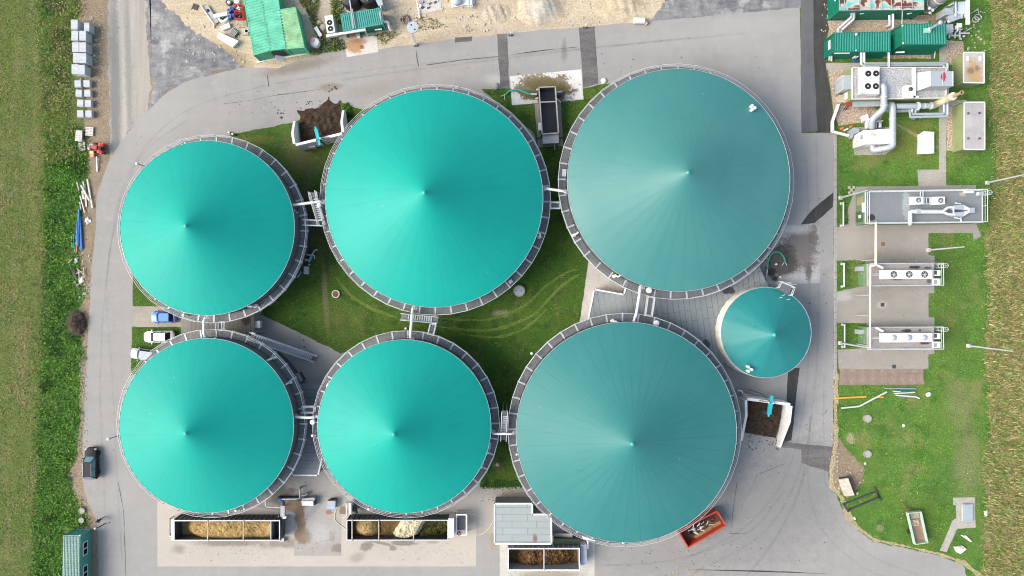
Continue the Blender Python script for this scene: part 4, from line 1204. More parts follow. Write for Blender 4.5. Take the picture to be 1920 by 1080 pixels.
def auger(label, crop, tip, back, z, w=.42):
    a, b = X(crop, *tip, z), X(crop, *back, z)
    c = (a + b) / 2
    t = thing('stirrer_arm', label, 'machine', (c.x, c.y, 0), 'turquoise stirrer arms over the bunkers')
    d = (b - a).normalized()
    s = Vector((-d.y, d.x, 0))
    m = a.lerp(b, .62)
    MB().bar(a, m, w * 1.1,.4).build('arm', M['teal_paint'], t)
    MB().bar(m - Vector((0,0,.02)), b, w * .8,.32).build('boom', M['teal_paint'], t)
    MB().tube([a - d * .35, a + d * .1],.16,10).build('motor', M['teal_paint'], t, smooth=50)
    sh = MB()
    sh.tube([a + Vector((0,0,-.2)), Vector((a.x, a.y, 1.2))],.09,8)
    for k in range(6):
        sh.torus((a.x, a.y, 1.3 + k * .35),.22,.05,12,5)
    sh.build('screw', M['darksteel'], t)
    MB().bar(m + s * .3, m + s * 1.5 - Vector((0,0,.5)),.1).bar(m - s * .3, m - s * .4 - Vector((0,0,.6)),.14).build('bracket', M['darksteel'], t)
    MB().ball(m + s * .33 + Vector((0,0,.16)),.17,5).ball(m - s * .33 + Vector((0,0,.16)),.15,5).build('bearing', M['rail'], t, smooth=60)
    hp = MB()
    q = b + s * .3
    hp.tube(spline([m + Vector((0,0,.2)), m + s * .5 + d * .3, q + s * 1.2, Vector((q.x, q.y, .2)) + s * 1.8]),.045,6)
    hp.build('hydraulic_hose', M['black'], t)
    MB().bar((m.x, m.y, .3),(m.x, m.y, z - .2),.2).build('post', M['darksteel'], t)
auger('turquoise stirrer arm reaching over the north bunker', 'BK', (405,480),(462,715),3.9)
auger('turquoise stirrer arm reaching over the southeast bunker', 'B2', (595,470),(640,180),3.9,.5)
# control boxes and pumps on the bunkers
def pbox(mb, crop, pts, z0, z1):
    P = [X(crop, x, y, z1) for x, y in pts]
    return mb.prism([(p.x, p.y) for p in P], z0, z1)
def rect(x0, y0, x1, y1):
    return [(x0, y0),(x1, y0),(x1, y1),(x0, y1)]
def cabinet(label, crop, pts, z0, z1, mat='offwhite', lid=None, name='control_cabinet', cat='cabinet', group=None):
    P = [X(crop, x, y, z1) for x, y in pts]
    c = sum(P, Vector()) / len(P)
    t = thing(name, label, cat, (c.x, c.y, z0), group)
    MB().prism([(p.x, p.y) for p in P], z0, z1 - .05).build('body', M[mat], t)
    o = [(c.x + (p.x - c.x) * 1.06, c.y + (p.y - c.y) * 1.06) for p in P]
    MB().prism(o, z1 - .048, z1).build('lid', M[lid or mat], t)
    a, b = P[0], P[1]
    n = Vector((-(b - a).y, (b - a).x, 0)).normalized()
    MB().bar(a.lerp(b, .3) + n * .02 - Vector((0,0,.25)), a.lerp(b, .7) + n * .02 - Vector((0,0,.25)),.06).build('handle', M['darksteel'], t)
    return t
cabinet('small white control box low on the north bunker wall', 'BK', [(295,715),(380,700),(385,735),(300,745)],.05,1.2, 'white')
cabinet('white control box on the west wall of the southeast bunker', 'B2', [(170,265),(205,270),(185,408),(160,400)],.05,1.3, 'offwhite')
pm = thing('pump_unit', 'blue-grey pump at the northwest corner of the southeast bunker', 'pump', (*X('B2', 235,165,1)[:2],0), 'pumps with motors')
MB().tube([X('B2', 185,160,.9), X('B2', 300,180,.9)],.28,12).build('motor', M['steel'], pm, smooth=50)
MB().tube(fillet([X('B2', 180,160,.9), X('B2', 182,110,.9), X('B2', 110,98,.9), X('B2', 110,98,.02)],.3),.14,8).build('pipe', M['rail'], pm, smooth=50)
pbox(MB(), 'B2', rect(180,145,300,190),0,.5).build('base_frame', M['darksteel'], pm)

# ------------------------------------------------------------------ push-floor feeders
def heapfield(label, name, mat, crop, x0, y0, x1, y1, zf, hfn, cat='heap', nx=90, ny=26, seed=1.0, rough=.1, grp=None, z=2.2):
    """loose fill inside a box; hfn(u, v) in 0..1 gives height"""
    a, b = X(crop, x0, y0, z), X(crop, x1, y1, z)
    vs, fs = [],[]
    for j in range(ny + 1):
        for i in range(nx + 1):
            u, v = i / nx, j / ny
            x, y = a.x + (b.x - a.x) * u, a.y + (b.y - a.y) * v
            q = Vector((x * 1.3, y * 1.3, seed))
            h = hfn(u, v)
            h = h + (rough * (mnoise.noise(q * 1.2) + .8 * mnoise.noise(q * 3.1) + .7 * mnoise.noise(q * 7)) if h > zf + .02 else 0)
            vs.append((x, y, max(zf, h)))
    for j in range(ny):
        for i in range(nx):
            k = j * (nx + 1) + i
            fs.append((k, k + nx + 1, k + nx + 2, k + 1))
    o = MB().add(vs, fs).solo(name, mat, label, cat, grp, 35)
    bm = bmesh.new(); bm.from_mesh(o.data); bmesh.ops.recalc_face_normals(bm, faces=bm.faces)
    if sum(f.normal.z for f in bm.faces) < 0: bmesh.ops.reverse_faces(bm, faces=bm.faces)
    bm.to_mesh(o.data); bm.free()
    return o
def fill_mat(name, cols, sc=3.0, zlo=None):
    t = NT(name, .95,.1)
    P = t.pos()
    n = t.noise(P, sc, 5,.75,.6)
    n2 = t.noise(P, .5,3,.6)
    f = t.math('ADD', t.math('MULTIPLY', n, .75), t.math('MULTIPLY', n2,.35))
    r = t.node('ShaderNodeValToRGB')
    r.color_ramp.elements[0].position = .36
    r.color_ramp.elements[1].position = .72
    r.color_ramp.elements[0].color = (*cols[0],1)
    r.color_ramp.elements[1].color = (*cols[-1],1)
    for i, c in enumerate(cols[1:-1]):
        e = r.color_ramp.elements.new(.36 + .36 * (i + 1) / (len(cols) - 1))
        e.color = (*c, 1)
    t.set(r.inputs[0], f)
    t.bump(n, .8,.15)
    return t.color(r.outputs[0])
M['maize'] = fill_mat('golden_maize_silage', [(.12,.07,.025),(.26,.17,.07),(.40,.28,.12),(.50,.38,.18)])
M['brownsil'] = fill_mat('brown_silage', [(.05,.032,.014),(.12,.075,.03),(.20,.13,.055)])
M['creamsil'] = fill_mat('cream_beet_pulp', [(.30,.24,.14),(.52,.45,.30),(.62,.56,.40)],4)
M['greensil'] = fill_mat('dark_green_silage', [(.012,.014,.006),(.04,.042,.012),(.16,.16,.05)],3.5)
M['clods'] = fill_mat('reddish_brown_dung', [(.02,.012,.007),(.10,.055,.025),(.26,.145,.065)],3.2)
def feeder(label, crop, x0, y0, x1, y1, zt, bars, wallmat, rim, extra):
    a, b = X(crop, x0, y0, zt), X(crop, x1, y1, zt)
    c = (a + b) / 2
    t = thing('push_floor_feeder', label, 'feeder', (c.x, c.y, 0), 'open-top push-floor feeders')
    xa, xb, ya, yb = a.x, b.x, b.y, a.y
    wl = MB()
    for (p, q, r_, s_) in ((xa - .09, xb + .09, yb, yb + .09),(xa - .09, xb + .09, ya - .09, ya),(xa - .09, xa, ya + .002, yb - .002),(xb, xb + .09, ya + .002, yb - .002)):
        MB().box(p, q, r_, s_, .25, zt - .06).build('side_panel', M[wallmat], t)
    rb = MB()
    n = int((xb - xa) / .72)
    for i in range(n + 1):
        x = xa + (xb - xa) * i / n
        for y in (yb + .09, ya - .21):
            rb.prism([(x - .05, y),(x + .05, y),(x + .05, y + .12),(x - .05, y + .12)],.3, zt - .1)
    rb.build('ribs', M[wallmat], t)
    rm = MB()
    rm.bar((xa - .1, yb + .04, zt),(xb + .1, yb + .04, zt),.15,.12)
    rm.bar((xa - .1, ya - .04, zt),(xb + .1, ya - .04, zt),.15,.12)
    rm.bar((xa - .04, ya + .04, zt),(xa - .04, yb - .04, zt),.12,.12)
    rm.bar((xb + .04, ya + .04, zt),(xb + .04, yb - .04, zt),.12,.12)
    rm.build('top_rim', M[rim], t)
    for bx in bars:
        p = X(crop, bx, y0, zt + .1)
        MB().bar((p.x, ya - .22, zt + .1),(p.x, yb + .18, zt + .1),.15,.09).build('cross_bar', M['wood' if rim == 'galv' else 'galv'], t)
    MB().box(xa - .05, xb + .05, ya - .05, yb + .05,.02,.24).build('floor', M['darksteel'], t)
    return t, xa, xb, ya, yb
f1, xa, xb, ya, yb = feeder('long open feeder full of golden maize silage below the lower left tank', 'K', 252,515,1300,706,2.5,[583,940], 'darksteel', 'galv', None)
# white drive end with a slatted rack
MB().prism([(xa - .55, ya - .1),(xa - .095, ya - .1),(xa - .095, yb + .3),(xa - .55, yb + .2)],.2,2.4).build('end_panel', M['white'], f1)
MB().prism([(xa - 1.25, ya + .2),(xa - .56, ya - .05),(xa - .56, ya + .03),(xa - 1.25, ya + .3)],.2,1.6).build('end_brace', M['white'], f1)
rk = MB()
for y in np.linspace(ya + .35, yb - .15,7):
    rk.bar((xa - 1.3, y, 1.2),(xa - .56, y, 1.2),.06)
for x in (xa - 1.3, xa - .95, xa - .6):
    rk.bar((x, ya + .3,1.24),(x, yb - .1,1.24),.08)
for x, y in ((xa - 1.3, ya + .35),(xa - 1.3, yb - .15)):
    rk.bar((x, y, 0),(x, y, 1.2),.09)
rk.build('rack', M['darksteel'], f1)
p = X('K', 1210,520,2.4)
MB().box(p.x, p.x + .14, ya + .01, yb - .01,.3,2.42).build('gate', M['steel'], f1)
rl_ = MB()
for k in range(4):
    x = p.x + .5 + k * .33
    rl_.tube([(x, ya + .1,.7 + .3 * (k % 2)),(x, yb - .1,.7 + .3 * (k % 2))],.13,10)
rl_.build('milling_rollers', M['darksteel'], f1)
heapfield('golden maize silage filling the left feeder', 'silage_heap', M['maize'], 'K', 258,520,1205,702,.26, lambda u, v: .2 if u < .05 else min(1.9,.2 + (u - .05) * 14 * (.55 + .45 * math.sin(math.pi * min(1, v * 1.1)))) - .35 * (2 * v - 1) ** 4 - .15 * math.sin(u * 9), grp='loose feed in the feeders', rough=.13)
f2, xa, xb, ya, yb = feeder('open feeder with cream and brown heaps below the lower middle tank', 'L', 272,512,1275,704,2.5,[320,587,935], 'darksteel', 'galv', None)
p = [X('L', *q, 2.7) for q in ((1283,492),(1340,492),(1335,680),(1280,688))]
MB().prism([(q.x, q.y) for q in p],.3,2.7).build('end_panel', M['white'], f2)
fr_ = MB()
Q = [X('L', *q, 1.9) for q in ((1365,452),(1465,452),(1465,655),(1365,655))]
for i in range(4):
    fr_.bar(Q[i], Q[(i + 1) % 4],.2,.2)
    fr_.bar((Q[i].x, Q[i].y, 0), Q[i],.14)
fr_.build('drive_frame', M['white'], f2)
q = [X('L', *k, 1.7) for k in ((1370,490),(1460,490),(1460,605),(1370,605))]
MB().prism([(k.x, k.y) for k in q],1.5,1.7).build('grate', M['darksteel'], f2)
pw = X('L', 1392,640,1.95)
MB().torus((pw.x, pw.y, 1.98),.26,.08,16,6).cyl((pw.x, pw.y),.1,1.6,2.0,8).build('drive_wheel', M['darksteel'], f2)
gp = 'loose feed in the feeders'
heapfield('golden maize heap at the west end of the right feeder', 'silage_heap', M['maize'], 'L', 335,517,585,700,.26, lambda u, v: 1.9 * max(0,1 - ((u - .5) / .62) ** 2 - ((v - .45) / .7) ** 2) + .2, nx=40, grp=gp, seed=2)
heapfield('brown silage between the golden and cream heaps in the right feeder', 'silage_heap', M['brownsil'], 'L', 592,517,800,700,.26, lambda u, v: 1.2 - .6 * v + .2 * u, nx=40, grp=gp, seed=3)
heapfield('cream beet pulp heap in the middle of the right feeder', 'silage_heap', M['creamsil'], 'L', 690,517,1060,700,.2, lambda u, v: max(.1,2.05 * min(1, max(0,1.35 - abs((u - .52 + .28 * (v - .5)) / .40) ** 2.0 - .5 * max(0, v - .8) * 5))), nx=60, grp=gp, seed=4, rough=.16)
heapfield('dark green silage at the east end of the right feeder', 'silage_heap', M['greensil'], 'L', 985,517,1268,700,.26, lambda u, v: 1.5 - 1.1 * v * (.4 + .6 * u) - .5 * max(0, u - .6), nx=50, grp=gp, seed=5, rough=.16)
f3, xa, xb, ya, yb = feeder('short open feeder with reddish-brown dung in front of the pale grey hut', 'M', 392,795,1098,1003,2.7,[746], 'steel', 'fascia', None)
heapfield('reddish-brown dung heaped in the bottom feeder', 'dung_heap', M['clods'], 'M', 400,800,1090,998,.28, lambda u, v: max(.1,1.9 * max(0,1 - ((u - .52) / .46) ** 2) * (1 - .75 * max(0, v - .45 - .25 * math.sin(u * 7))) - .35 * math.exp(-((u - .42) / .05) ** 2)), nx=80, ny=30, grp=gp, seed=6, rough=.28)
pn = [X('F3', *q, 1.9) for q in ((578,388),(715,372),(728,820),(590,838))]
MB().prism([(k.x, k.y) for k in pn],.1,1.9).build('side_box', pmat('lavender_grey_sheet', (.36,.38,.46),.5,0,.08), f3)
# pump and screw conveyor at the east end of the left feeder
sc = thing('screw_conveyor', 'grey inclined screw conveyor at the east end of the left feeder', 'conveyor', (*X('AU', 420,560,1.5)[:2],0))
MB().tube([X('AU', 400,960,.5), X('AU', 420,620,2.4)],.22,10).build('lower_screw', M['darksteel'], sc, smooth=50)
MB().bar(X('AU', 420,640,2.5), X('AU', 424,470,3.0),.62,.5).build('upper_housing', M['steel'], sc)
MB().tube([X('AU', 420,470,3.1), X('AU', 410,405,3.1)],.3,10).build('motor', M['darksteel'], sc, smooth=50)
pbox(MB(), 'AU', rect(415,650,465,685),2.4,2.75).build('gearbox', M['white'], sc)
pbox(MB(), 'AU', [(365,990),(430,985),(440,1050),(360,1050)],.02,.6).build('foot', M['steel'], sc)
lg = MB()
for q in ((315,700),(385,520)):
    lg.bar(X('AU', *q, .05), X('AU', q[0] + 40, q[1] - 60,2.3),.07)
lg.build('strut', M['rail'], sc)
pm = thing('pump_unit', 'long blue-grey pump and piping north of the screw conveyor', 'pump', (*X('AU', 500,380,.7)[:2],0), 'pumps with motors')
MB().tube([X('AU', 385,380,.8), X('AU', 640,378,.8)],.17,10).tube([X('AU', 620,378,.8), X('AU', 685,370,.8)],.11,8).build('stator', M['duct'], pm, smooth=50)
MB().tube([X('AU', 340,385,.8), X('AU', 400,382,.8)],.27,12).build('motor', M['blue_paint'], pm, smooth=50)
pbox(MB(), 'AU', rect(335,345,660,412),.02,.42).build('base_frame', M['darksteel'], pm)
MB().tube(fillet([X('AU', 685,370,.8), X('AU', 684,310,.9), X('AU', 686,215,.9), X('AU', 690,200,.02)],.3),.15,8).tube(fillet([X('AU', 690,325,.8), X('AU', 770,322,.8), X('AU', 800,290,.8), X('AU', 805,285,.02)],.25),.12,8).build('pipe', M['steel'], pm, smooth=50)
MB().tube(fillet([X('AU', 148,250,1.2), X('AU', 148,500,1.2), X('AU', 390,508,1.2), X('AU', 395,508,.05)],.5),.11,8).solo('bent_pipe', M['rail'], 'pale pipe bending round the dark pit beside the lower left tank', 'pipe', smooth=50)
c_ = thing('control_cabinet', 'grey sloping-lidded cabinet between the two feeders', 'cabinet', (*X('AU', 805,440,.8)[:2],0), 'cabinets between the feeders')
pbox(MB(), 'AU', [(712,410),(918,372),(922,480),(712,500)],.05,.85).build('body', M['darksteel'], c_)
q = [X('AU', *k, 1.25) for k in ((708,412),(888,412),(888,492),(708,492))]
MB().prism([(k.x, k.y) for k in q],.87,[1.3,1.3,1.02,1.02]).build('lid', M['offwhite'], c_)
pbox(MB(), 'AU', [(715,372),(905,358),(915,400),(712,408)],.05,1.1).build('rear_cover', M['steel'], c_)
c_ = thing('control_cabinet', 'small blue-fronted grey box between the two feeders', 'cabinet', (*X('AU', 1165,460,.8)[:2],0), 'cabinets between the feeders')
pbox(MB(), 'AU', rect(1105,410,1235,492),.05,.9).build('body', M['steel'], c_)
pbox(MB(), 'AU', rect(1100,494,1235,528),.05,.8).build('front', pmat('pale_blue_front', (.25,.42,.66),.4), c_)
pbox(MB(), 'AU', rect(1140,392,1240,408),.05,1.0).build('hinge', M['black'], c_)
MB().tube(spline(pp('AU', [(1310,350),(1240,570),(1225,680),(1270,750),(1329,795)],.05) + [X('L', 262,600,.05), X('L', 270,615,.3)]),.055,6).solo('yellow_hose', M['hose_yellow'], 'yellow hose curving over the yard to the right feeder', 'hose', 'yellow hoses on the yard')
MB().tube(spline(pp('L', [(1735,520),(1690,590),(1630,640),(1565,660),(1560,672)],.05)),.055,6).solo('yellow_hose', M['hose_yellow'], 'yellow hose running from the pale grey hut towards the right feeder', 'hose', 'yellow hoses on the yard')
st = thing('pump_unit', 'white frame and dark pump below the lower middle tank, left of the right feeder', 'pump', (*X('L', 310,400,1)[:2],0), 'pumps with motors')
pbox(MB(), 'L', rect(290,340,312,450),.02,2.0).build('panel', M['white'], st)
MB().tube([X('L', 340,360,1.0), X('L', 360,440,1.0)],.3,10).build('motor', M['darksteel'], st, smooth=50)
MB().tube(fillet([X('L', 230,480,.6), X('L', 268,470,.6), X('L', 262,340,.6), X('L', 262,330,.02)],.3),.09,8).build('pipe', M['rail'], st, smooth=50)
# ------------------------------------------------------------------ open slurry container in the north
s_ = thing('slurry_container', 'open black slurry container with grey end platform on the stained white pad', 'container', (*X('C', 820,760,0)[:2],0))
zt = 2.6
A = [X('C', *q, zt) for q in ((757,590),(868,585),(890,898),(780,905))]
xy = [(p.x, p.y) for p in A]
cc = sum(A, Vector()) / 4
sh = MB()
for i in range(4):
    a, b = A[i], A[(i + 1) % 4]
    n = (cc - (a + b) / 2); n.z = 0; n.normalize()
    d = (b - a).normalized() * (.0 if i % 2 else .1)
    q = [a - d, b + d, b + d + n * .1, a - d + n * .1] if i % 2 == 0 else [a + (b - a).normalized() * .104, b - (b - a).normalized() * .104, b - (b - a).normalized() * .104 + n * .1, a + (b - a).normalized() * .104 + n * .1]
    MB().prism([(p.x, p.y) for p in q],.3, zt - .07).build('side_panel', M['darksteel'], s_)
rm = MB()
for i in range(4):
    rm.bar(A[i], A[(i + 1) % 4],.17,.13)
rm.bar(X('C', 765,690, zt), X('C', 876,686, zt),.14,.12)
rm.build('rim_frame', pmat('dull_galvanised_rim', (.30,.30,.29),.6,.2,.15), s_)
inn = [(cc.x + (x - cc.x) * .95, cc.y + (y - cc.y) * .97) for x, y in xy]
MB().prism(inn, .3,1.5).build('slurry', pmat('black_slurry', (.008,.008,.012),.35,0,.2), s_)
pbox(MB(), 'C', [(782,908),(890,905),(892,965),(784,970)],.3,2.0).build('end_platform', M['steel'], s_)
pbox(MB(), 'C', rect(754,828,774,880),.6,1.9).build('switch_box', M['white'], s_)
vb = MB()
for q in ((740,605,752,605),(735,668,752,662),(875,625,915,618),(880,670,905,690)):
    vb.tube([X('C', q[0], q[1],.9), X('C', q[2], q[3],.9)],.14,8)
vb.build('valve', M['rail'], s_, smooth=50)
ft = MB()
for q in ((745,640),(905,640),(745,930),(915,930)):
    p = X('C', *q, .3)
    ft.bar((p.x, p.y, .0),(p.x, p.y, .35),.2)
ft.bar(X('C', 745,640,.3), X('C', 905,640,.3),.15); ft.bar(X('C', 745,930,.3), X('C', 915,930,.3),.15)
ft.build('skid', M['darksteel'], s_)
MB().tube([X('C', 862,975,.9), X('C', 866,1010,.9)],.08,8).build('outlet_pipe', M['steel'], s_)
h_ = thing('suction_hose', 'green suction hose with steel coupling beside the open black slurry container', 'hose', (*X('C', 620,620,0)[:2],0), 'green suction hoses')
MB().tube(spline(pp('C', [(535,635,.3),(560,615,.4),(600,606,.6),(640,612,.8),(680,630,.9),(710,637,.9)],.5)),.13,8).build('hose', M['hose_green'], h_, smooth=60)
MB().tube(pp('C', [(705,636),(745,636)],.9),.16,8).build('coupling', M['galv'], h_, smooth=50)
MB().tube(pp('C', [(535,635),(500,650)],.25),.05,6).tube(pp('C', [(525,640),(528,675)],.2),.05,6).build('handle', M['rail'], h_)
pad = MB()
P = [X('C', *q, .2) for q in ((728,700),(752,690),(900,690),(920,980),(752,996))]
sheet('concrete_pad', [(800 + q[0] / 3.6, q[1] / 3.6) for q in ((728,700),(905,690),(922,984),(752,996))],8, M['chp_concrete'],.04)
h2 = thing('suction_hose', 'green suction hose looped over the manhole on the dirty pump pad', 'hose', (*X('O', 520,300,0)[:2],0), 'green suction hoses')
MB().tube(spline(pp('O', [(468,355,.6),(474,300,.9),(495,258,1.2),(525,243,1.4),(555,255,1.2),(575,285,.9),(582,312,.6)],.5)),.12,8).build('hose', M['hose_green'], h2, smooth=60)
MB().tube(pp('O', [(468,355,.6),(460,400,.4)],.5),.14,8).build('coupling', M['galv'], h2, smooth=50)
MB().tube(pp('O', [(582,312,.5),(592,328,.3)],.5),.06,6).tube(pp('O', [(575,310,.5),(560,330,.3)],.5),.05,6).build('handle', M['rail'], h2)
def manhole(label, crop, x, y, r, lid='path', ring='wallconc', h=.25, z=.0):
    p = X(crop, x, y, h)
    t = thing('manhole', label, 'manhole', (p.x, p.y, 0), 'round manholes')
    MB().lathe((p.x, p.y),[(r * 1.18,0),(r * 1.18, h),(r * .95, h),(r * .95, h - .05)],26).build('ring', M[ring], t, smooth=40)
    MB().cyl((p.x, p.y), r * .94,0, h - .04,24).build('lid', M[lid], t, smooth=40)
    return t
manhole('dark open manhole on the dirty pump pad', 'O', 495,370,.5, 'black', 'dirt_dark', .3)
manhole('small round black pot on the dirty pump pad', 'O', 517,412,.3, 'black', 'darksteel', .35)
for lab, x, y in (('white pipe stub on the dirty pump pad beside the black pot', 550,403),('white pipe stub under the green hose loop', 525,322)):
    p = X('O', x, y, .4)
    MB().cyl((p.x, p.y),.13,0,.4,12).lathe((p.x, p.y),[(.16,.36),(.16,.42),(.001,.43)],12).solo('pipe_stub', M['white'], lab, 'pipe', None, 40)
m1 = manhole('pale round manhole with two square openings below the upper bright teal tank', 'S', 1585,138,.74, 'duct', 'path', .5)
ho = MB()
for x, y in ((1552,135),(1608,135),(1580,165),(1580,105)):
    ho.obox(X('S', x, y, .5),.16 if y == 135 else .06,.16 if y == 135 else .06,.46,.475)
for i in range(0): pass
ho.build('opening', M['black'], m1)
manhole('white round manhole with a rusty centre on the courtyard grass', 'Q', 1855,68,.5, 'rust', 'whiteconc', .3)
for lab, c, x, y, r in (('round manhole in the lawn below the lying grey pipes', 'F', 528,1018,.52),('round manhole in the lawn next to the bare soil patch', 'G', 458,258,.5),('round manhole ring in the weeds north of its twin by the site cabin', 'PE', 308,380,.40),('round manhole ring in the weeds nearest the site cabin', 'PE', 296,618,.36)):
    manhole(lab, c, x, y, r, 'path', 'chp_concrete', .3)
# ------------------------------------------------------------------ cars
def rrect(L, Wd, r, n=6, nose=.0, cx=.0):
    """rounded outline along +x (front), nose narrows the front"""
    pts = []
    for (sx, sy, a0) in ((1,1,0),(-1,1,90),(-1,-1,180),(1,-1,270)):
        for k in range(n + 1):
            a = R(a0 + 90 * k / n)
            rx, ry = (min(r * 2.0, L / 2), min(r * 1.75, Wd / 2)) if sx > 0 else (min(r * 1.1, L / 2), r * 1.1)
            x = sx * (L / 2 - rx) + rx * math.cos(a)
            y = sy * (Wd / 2 - ry) + ry * math.sin(a)
            if x > 0:
                y *= 1 - nose * (x / (L / 2)) ** 2
            pts.append((cx + x, y))
    return pts
def loft(mb, rings):
    n = len(rings[0][0])
    vs = [(x, y, z if not callable(z) else z(x)) for pts, z in rings for x, y in pts]
    fs = [(i * n + k, i * n + (k + 1) % n, (i + 1) * n + (k + 1) % n, (i + 1) * n + k) for i in range(len(rings) - 1) for k in range(n)]
    fs += [tuple(range(n))[::-1], tuple(range((len(rings) - 1) * n, len(rings) * n))]
    return mb.add(vs, fs)
M['car_glass'] = NT('car_glass', .12,.12).color((.012,.015,.018))
M['car_sky_glass'] = NT('sky_painted_glass', .05,.8).color((.10,.22,.28))  # sky reflection put in as a blue base colour
M['lamp_glass'] = NT('headlamp_glass', .15,.6).color((.55,.56,.58))
M['tail_red'] = NT('tail_lamp_red', .2,.5).color((.35,.015,.012))
def carpaint(name, c, rough=.3, spec=.4, coat=.2):
    t = NT(name, rough, spec)
    t.b.inputs['Coat Weight'].default_value = coat
    n = t.noise(t.obj(),1.5,3)
    return t.color(t.mix(t.mr(n, .3,.7), c, tuple(q * .88 for q in c)))
def car(label, c, ang, L, Wd, Hh, paint, hood=.26, boot=.06, roofmat=None, rails=True, suv=False, glass='car_glass'):
    t = thing('parked_car', label, 'car', (c.x, c.y, 0), 'parked cars', R(ang))
    b = MB()
    zb_ = .62 * Hh
    loft(b, [(rrect(L * .94, Wd * .92,.25,6,.10),.25),(rrect(L, Wd, .32,6,.12),.45),(rrect(L, Wd, .34,6,.12),.60),(rrect(L * .985, Wd * .97,.34,6,.12), lambda x: zb_ - .10 - .12 * max(0, x / (L / 2) - .3)),(rrect(L * .95, Wd * .90,.34,6,.12), lambda x: zb_ - .02 - .16 * max(0, x / (L / 2) - .25))])
    b.build('body', paint, t, True, 45)
    x1 = L / 2 - L * hood          # foot of windscreen
    x0 = -L / 2 + L * boot
    gl = MB()
    lo = rrect(x1 - x0, Wd * .86,.2,5,.03,(x0 + x1) / 2)
    tl = (x1 - x0) * (.60 if not suv else .68)
    tc = (x0 + x1) / 2 - (x1 - x0) * .03
    hi = rrect(tl, Wd * .72,.16,5,.0, tc)
    loft(gl, [(lo, zb_ - .05),(hi, Hh - .05)])
    gl.build('glasshouse', M[glass], t, True, 40)
    rf = MB()
    loft(rf, [(rrect(tl * 1.0, Wd * .73,.16,5,0, tc), Hh - .06),(rrect(tl * .97, Wd * .69,.15,5,0, tc), Hh)])
    rf.build('roof', roofmat or paint, t, True, 50)
    for s in (-1,1):
        pl = MB()
        pl.bar((x1 - .12, s * Wd * .415, zb_ - .02),(tc + tl / 2 - .05, s * Wd * .35, Hh - .05),.09,.06)
        pl.build('pillar', paint, t, True)
        pl = MB()
        pl.bar((x0 + .12, s * Wd * .41, zb_ - .02),(tc - tl / 2 + .06, s * Wd * .35, Hh - .05),.13,.06)
        pl.build('pillar', paint, t, True)
        pl = MB()
        pl.bar((tc, s * Wd * .44, zb_ - .03),(tc, s * Wd * .362, Hh - .05),.09,.05)
        pl.build('pillar', paint, t, True)
    if rails:
        for s in (-1,1):
            MB().tube([(tc - tl * .42, s * Wd * .325, Hh + .03),(tc + tl * .40, s * Wd * .325, Hh + .03)],.025,6).build('roof_rail', M['darksteel'] if not suv else M['rail'], t, True)
    for s in (-1,1):
        MB().obox((x1 - .28, s * (Wd / 2 + .08)),.16,.2, zb_ - .02, zb_ + .14, s * .2,.8).build('wing_mirror', paint, t, True)
        MB().obox((L / 2 - .30, s * Wd * .335),.34,.22,.56, zb_ - .15, s * -.6,.8).build('headlight', M['lamp_glass'], t, True)
        MB().obox((-L / 2 + .06, s * Wd * .40),.10,.22,.62, zb_ - .08,0).build('tail_light', M['tail_red'], t, True)
        for x in (L * .30,-L * .30):
            w = MB()
            y0 = s * (Wd / 2 - .10)
            n = 20
            vs = [(x + .33 * math.cos(2 * math.pi * k / n), y0 + dy, .33 + .33 * math.sin(2 * math.pi * k / n)) for dy in (-.11,.11) for k in range(n)]
            w.add(vs, [tuple(range(n))[::-1], tuple(range(n, 2 * n))] + [(k, (k + 1) % n, n + (k + 1) % n, n + k) for k in range(n)])
            w.build('wheel', M['tyre'], t, True)
    return t
zc = .9
car('blue hatchback parked on the tan parking bay under the tank railing', X('CA', 500,268, zc),180,3.75,1.72,1.5, carpaint('blue_car_paint', (.05,.19,.56)),.25,.07, None, False)
car('white estate car parked on the grass beside the tan parking bay', X('CA', 437,553, zc),180,4.45,1.85,1.52, carpaint('white_car_paint', (.70,.70,.70)),.24,.09)
car('silver car on the grass, half hidden under the lower left tank railing', X('CA', 232,812, zc),172,4.3,1.78,1.46, carpaint('silver_car_paint', (.30,.345,.40)),.25,.07, None, True, True)
sv = car('black SUV driving on the west road, sky reflection painted into its glass', X('J', 655,266, zc),90,4.75,1.9,1.75, carpaint('black_car_paint', (.02,.021,.025),.55,.15,0),.28,.02, None, True, True, 'car_sky_glass')

# ------------------------------------------------------------------ a person walking on the road
def skin_figure(name, verts, edges, radii, mat, parent, root=0):
    me = bpy.data.meshes.new(name)
    me.from_pydata(verts, edges, [])
    o = bpy.data.objects.new(name, me)
    col.objects.link(o)
    sk = o.modifiers.new('skin', 'SKIN')
    for i, r in enumerate(radii):
        me.skin_vertices[0].data[i].radius = (r, r) if not isinstance(r, tuple) else r
        me.skin_vertices[0].data[i].use_root = (i == root)
    sb = o.modifiers.new('sub', 'SUBSURF')
    sb.levels = sb.render_levels = 2
    me.materials.append(mat)
    o.parent = parent
    return o
M['skin'] = pmat('skin', (.45,.27,.19),.6,0,.05)
M['navy'] = pmat('navy_workwear', (.016,.018,.05),.85,0,.15)
M['hair'] = pmat('dark_hair', (.02,.014,.01),.7,0,.2)
pc = X('PE', 775,605,.9)
pe = thing('person', 'person in dark navy workwear walking on the road near the site cabin', 'person', (pc.x, pc.y, 0), None, R(200))
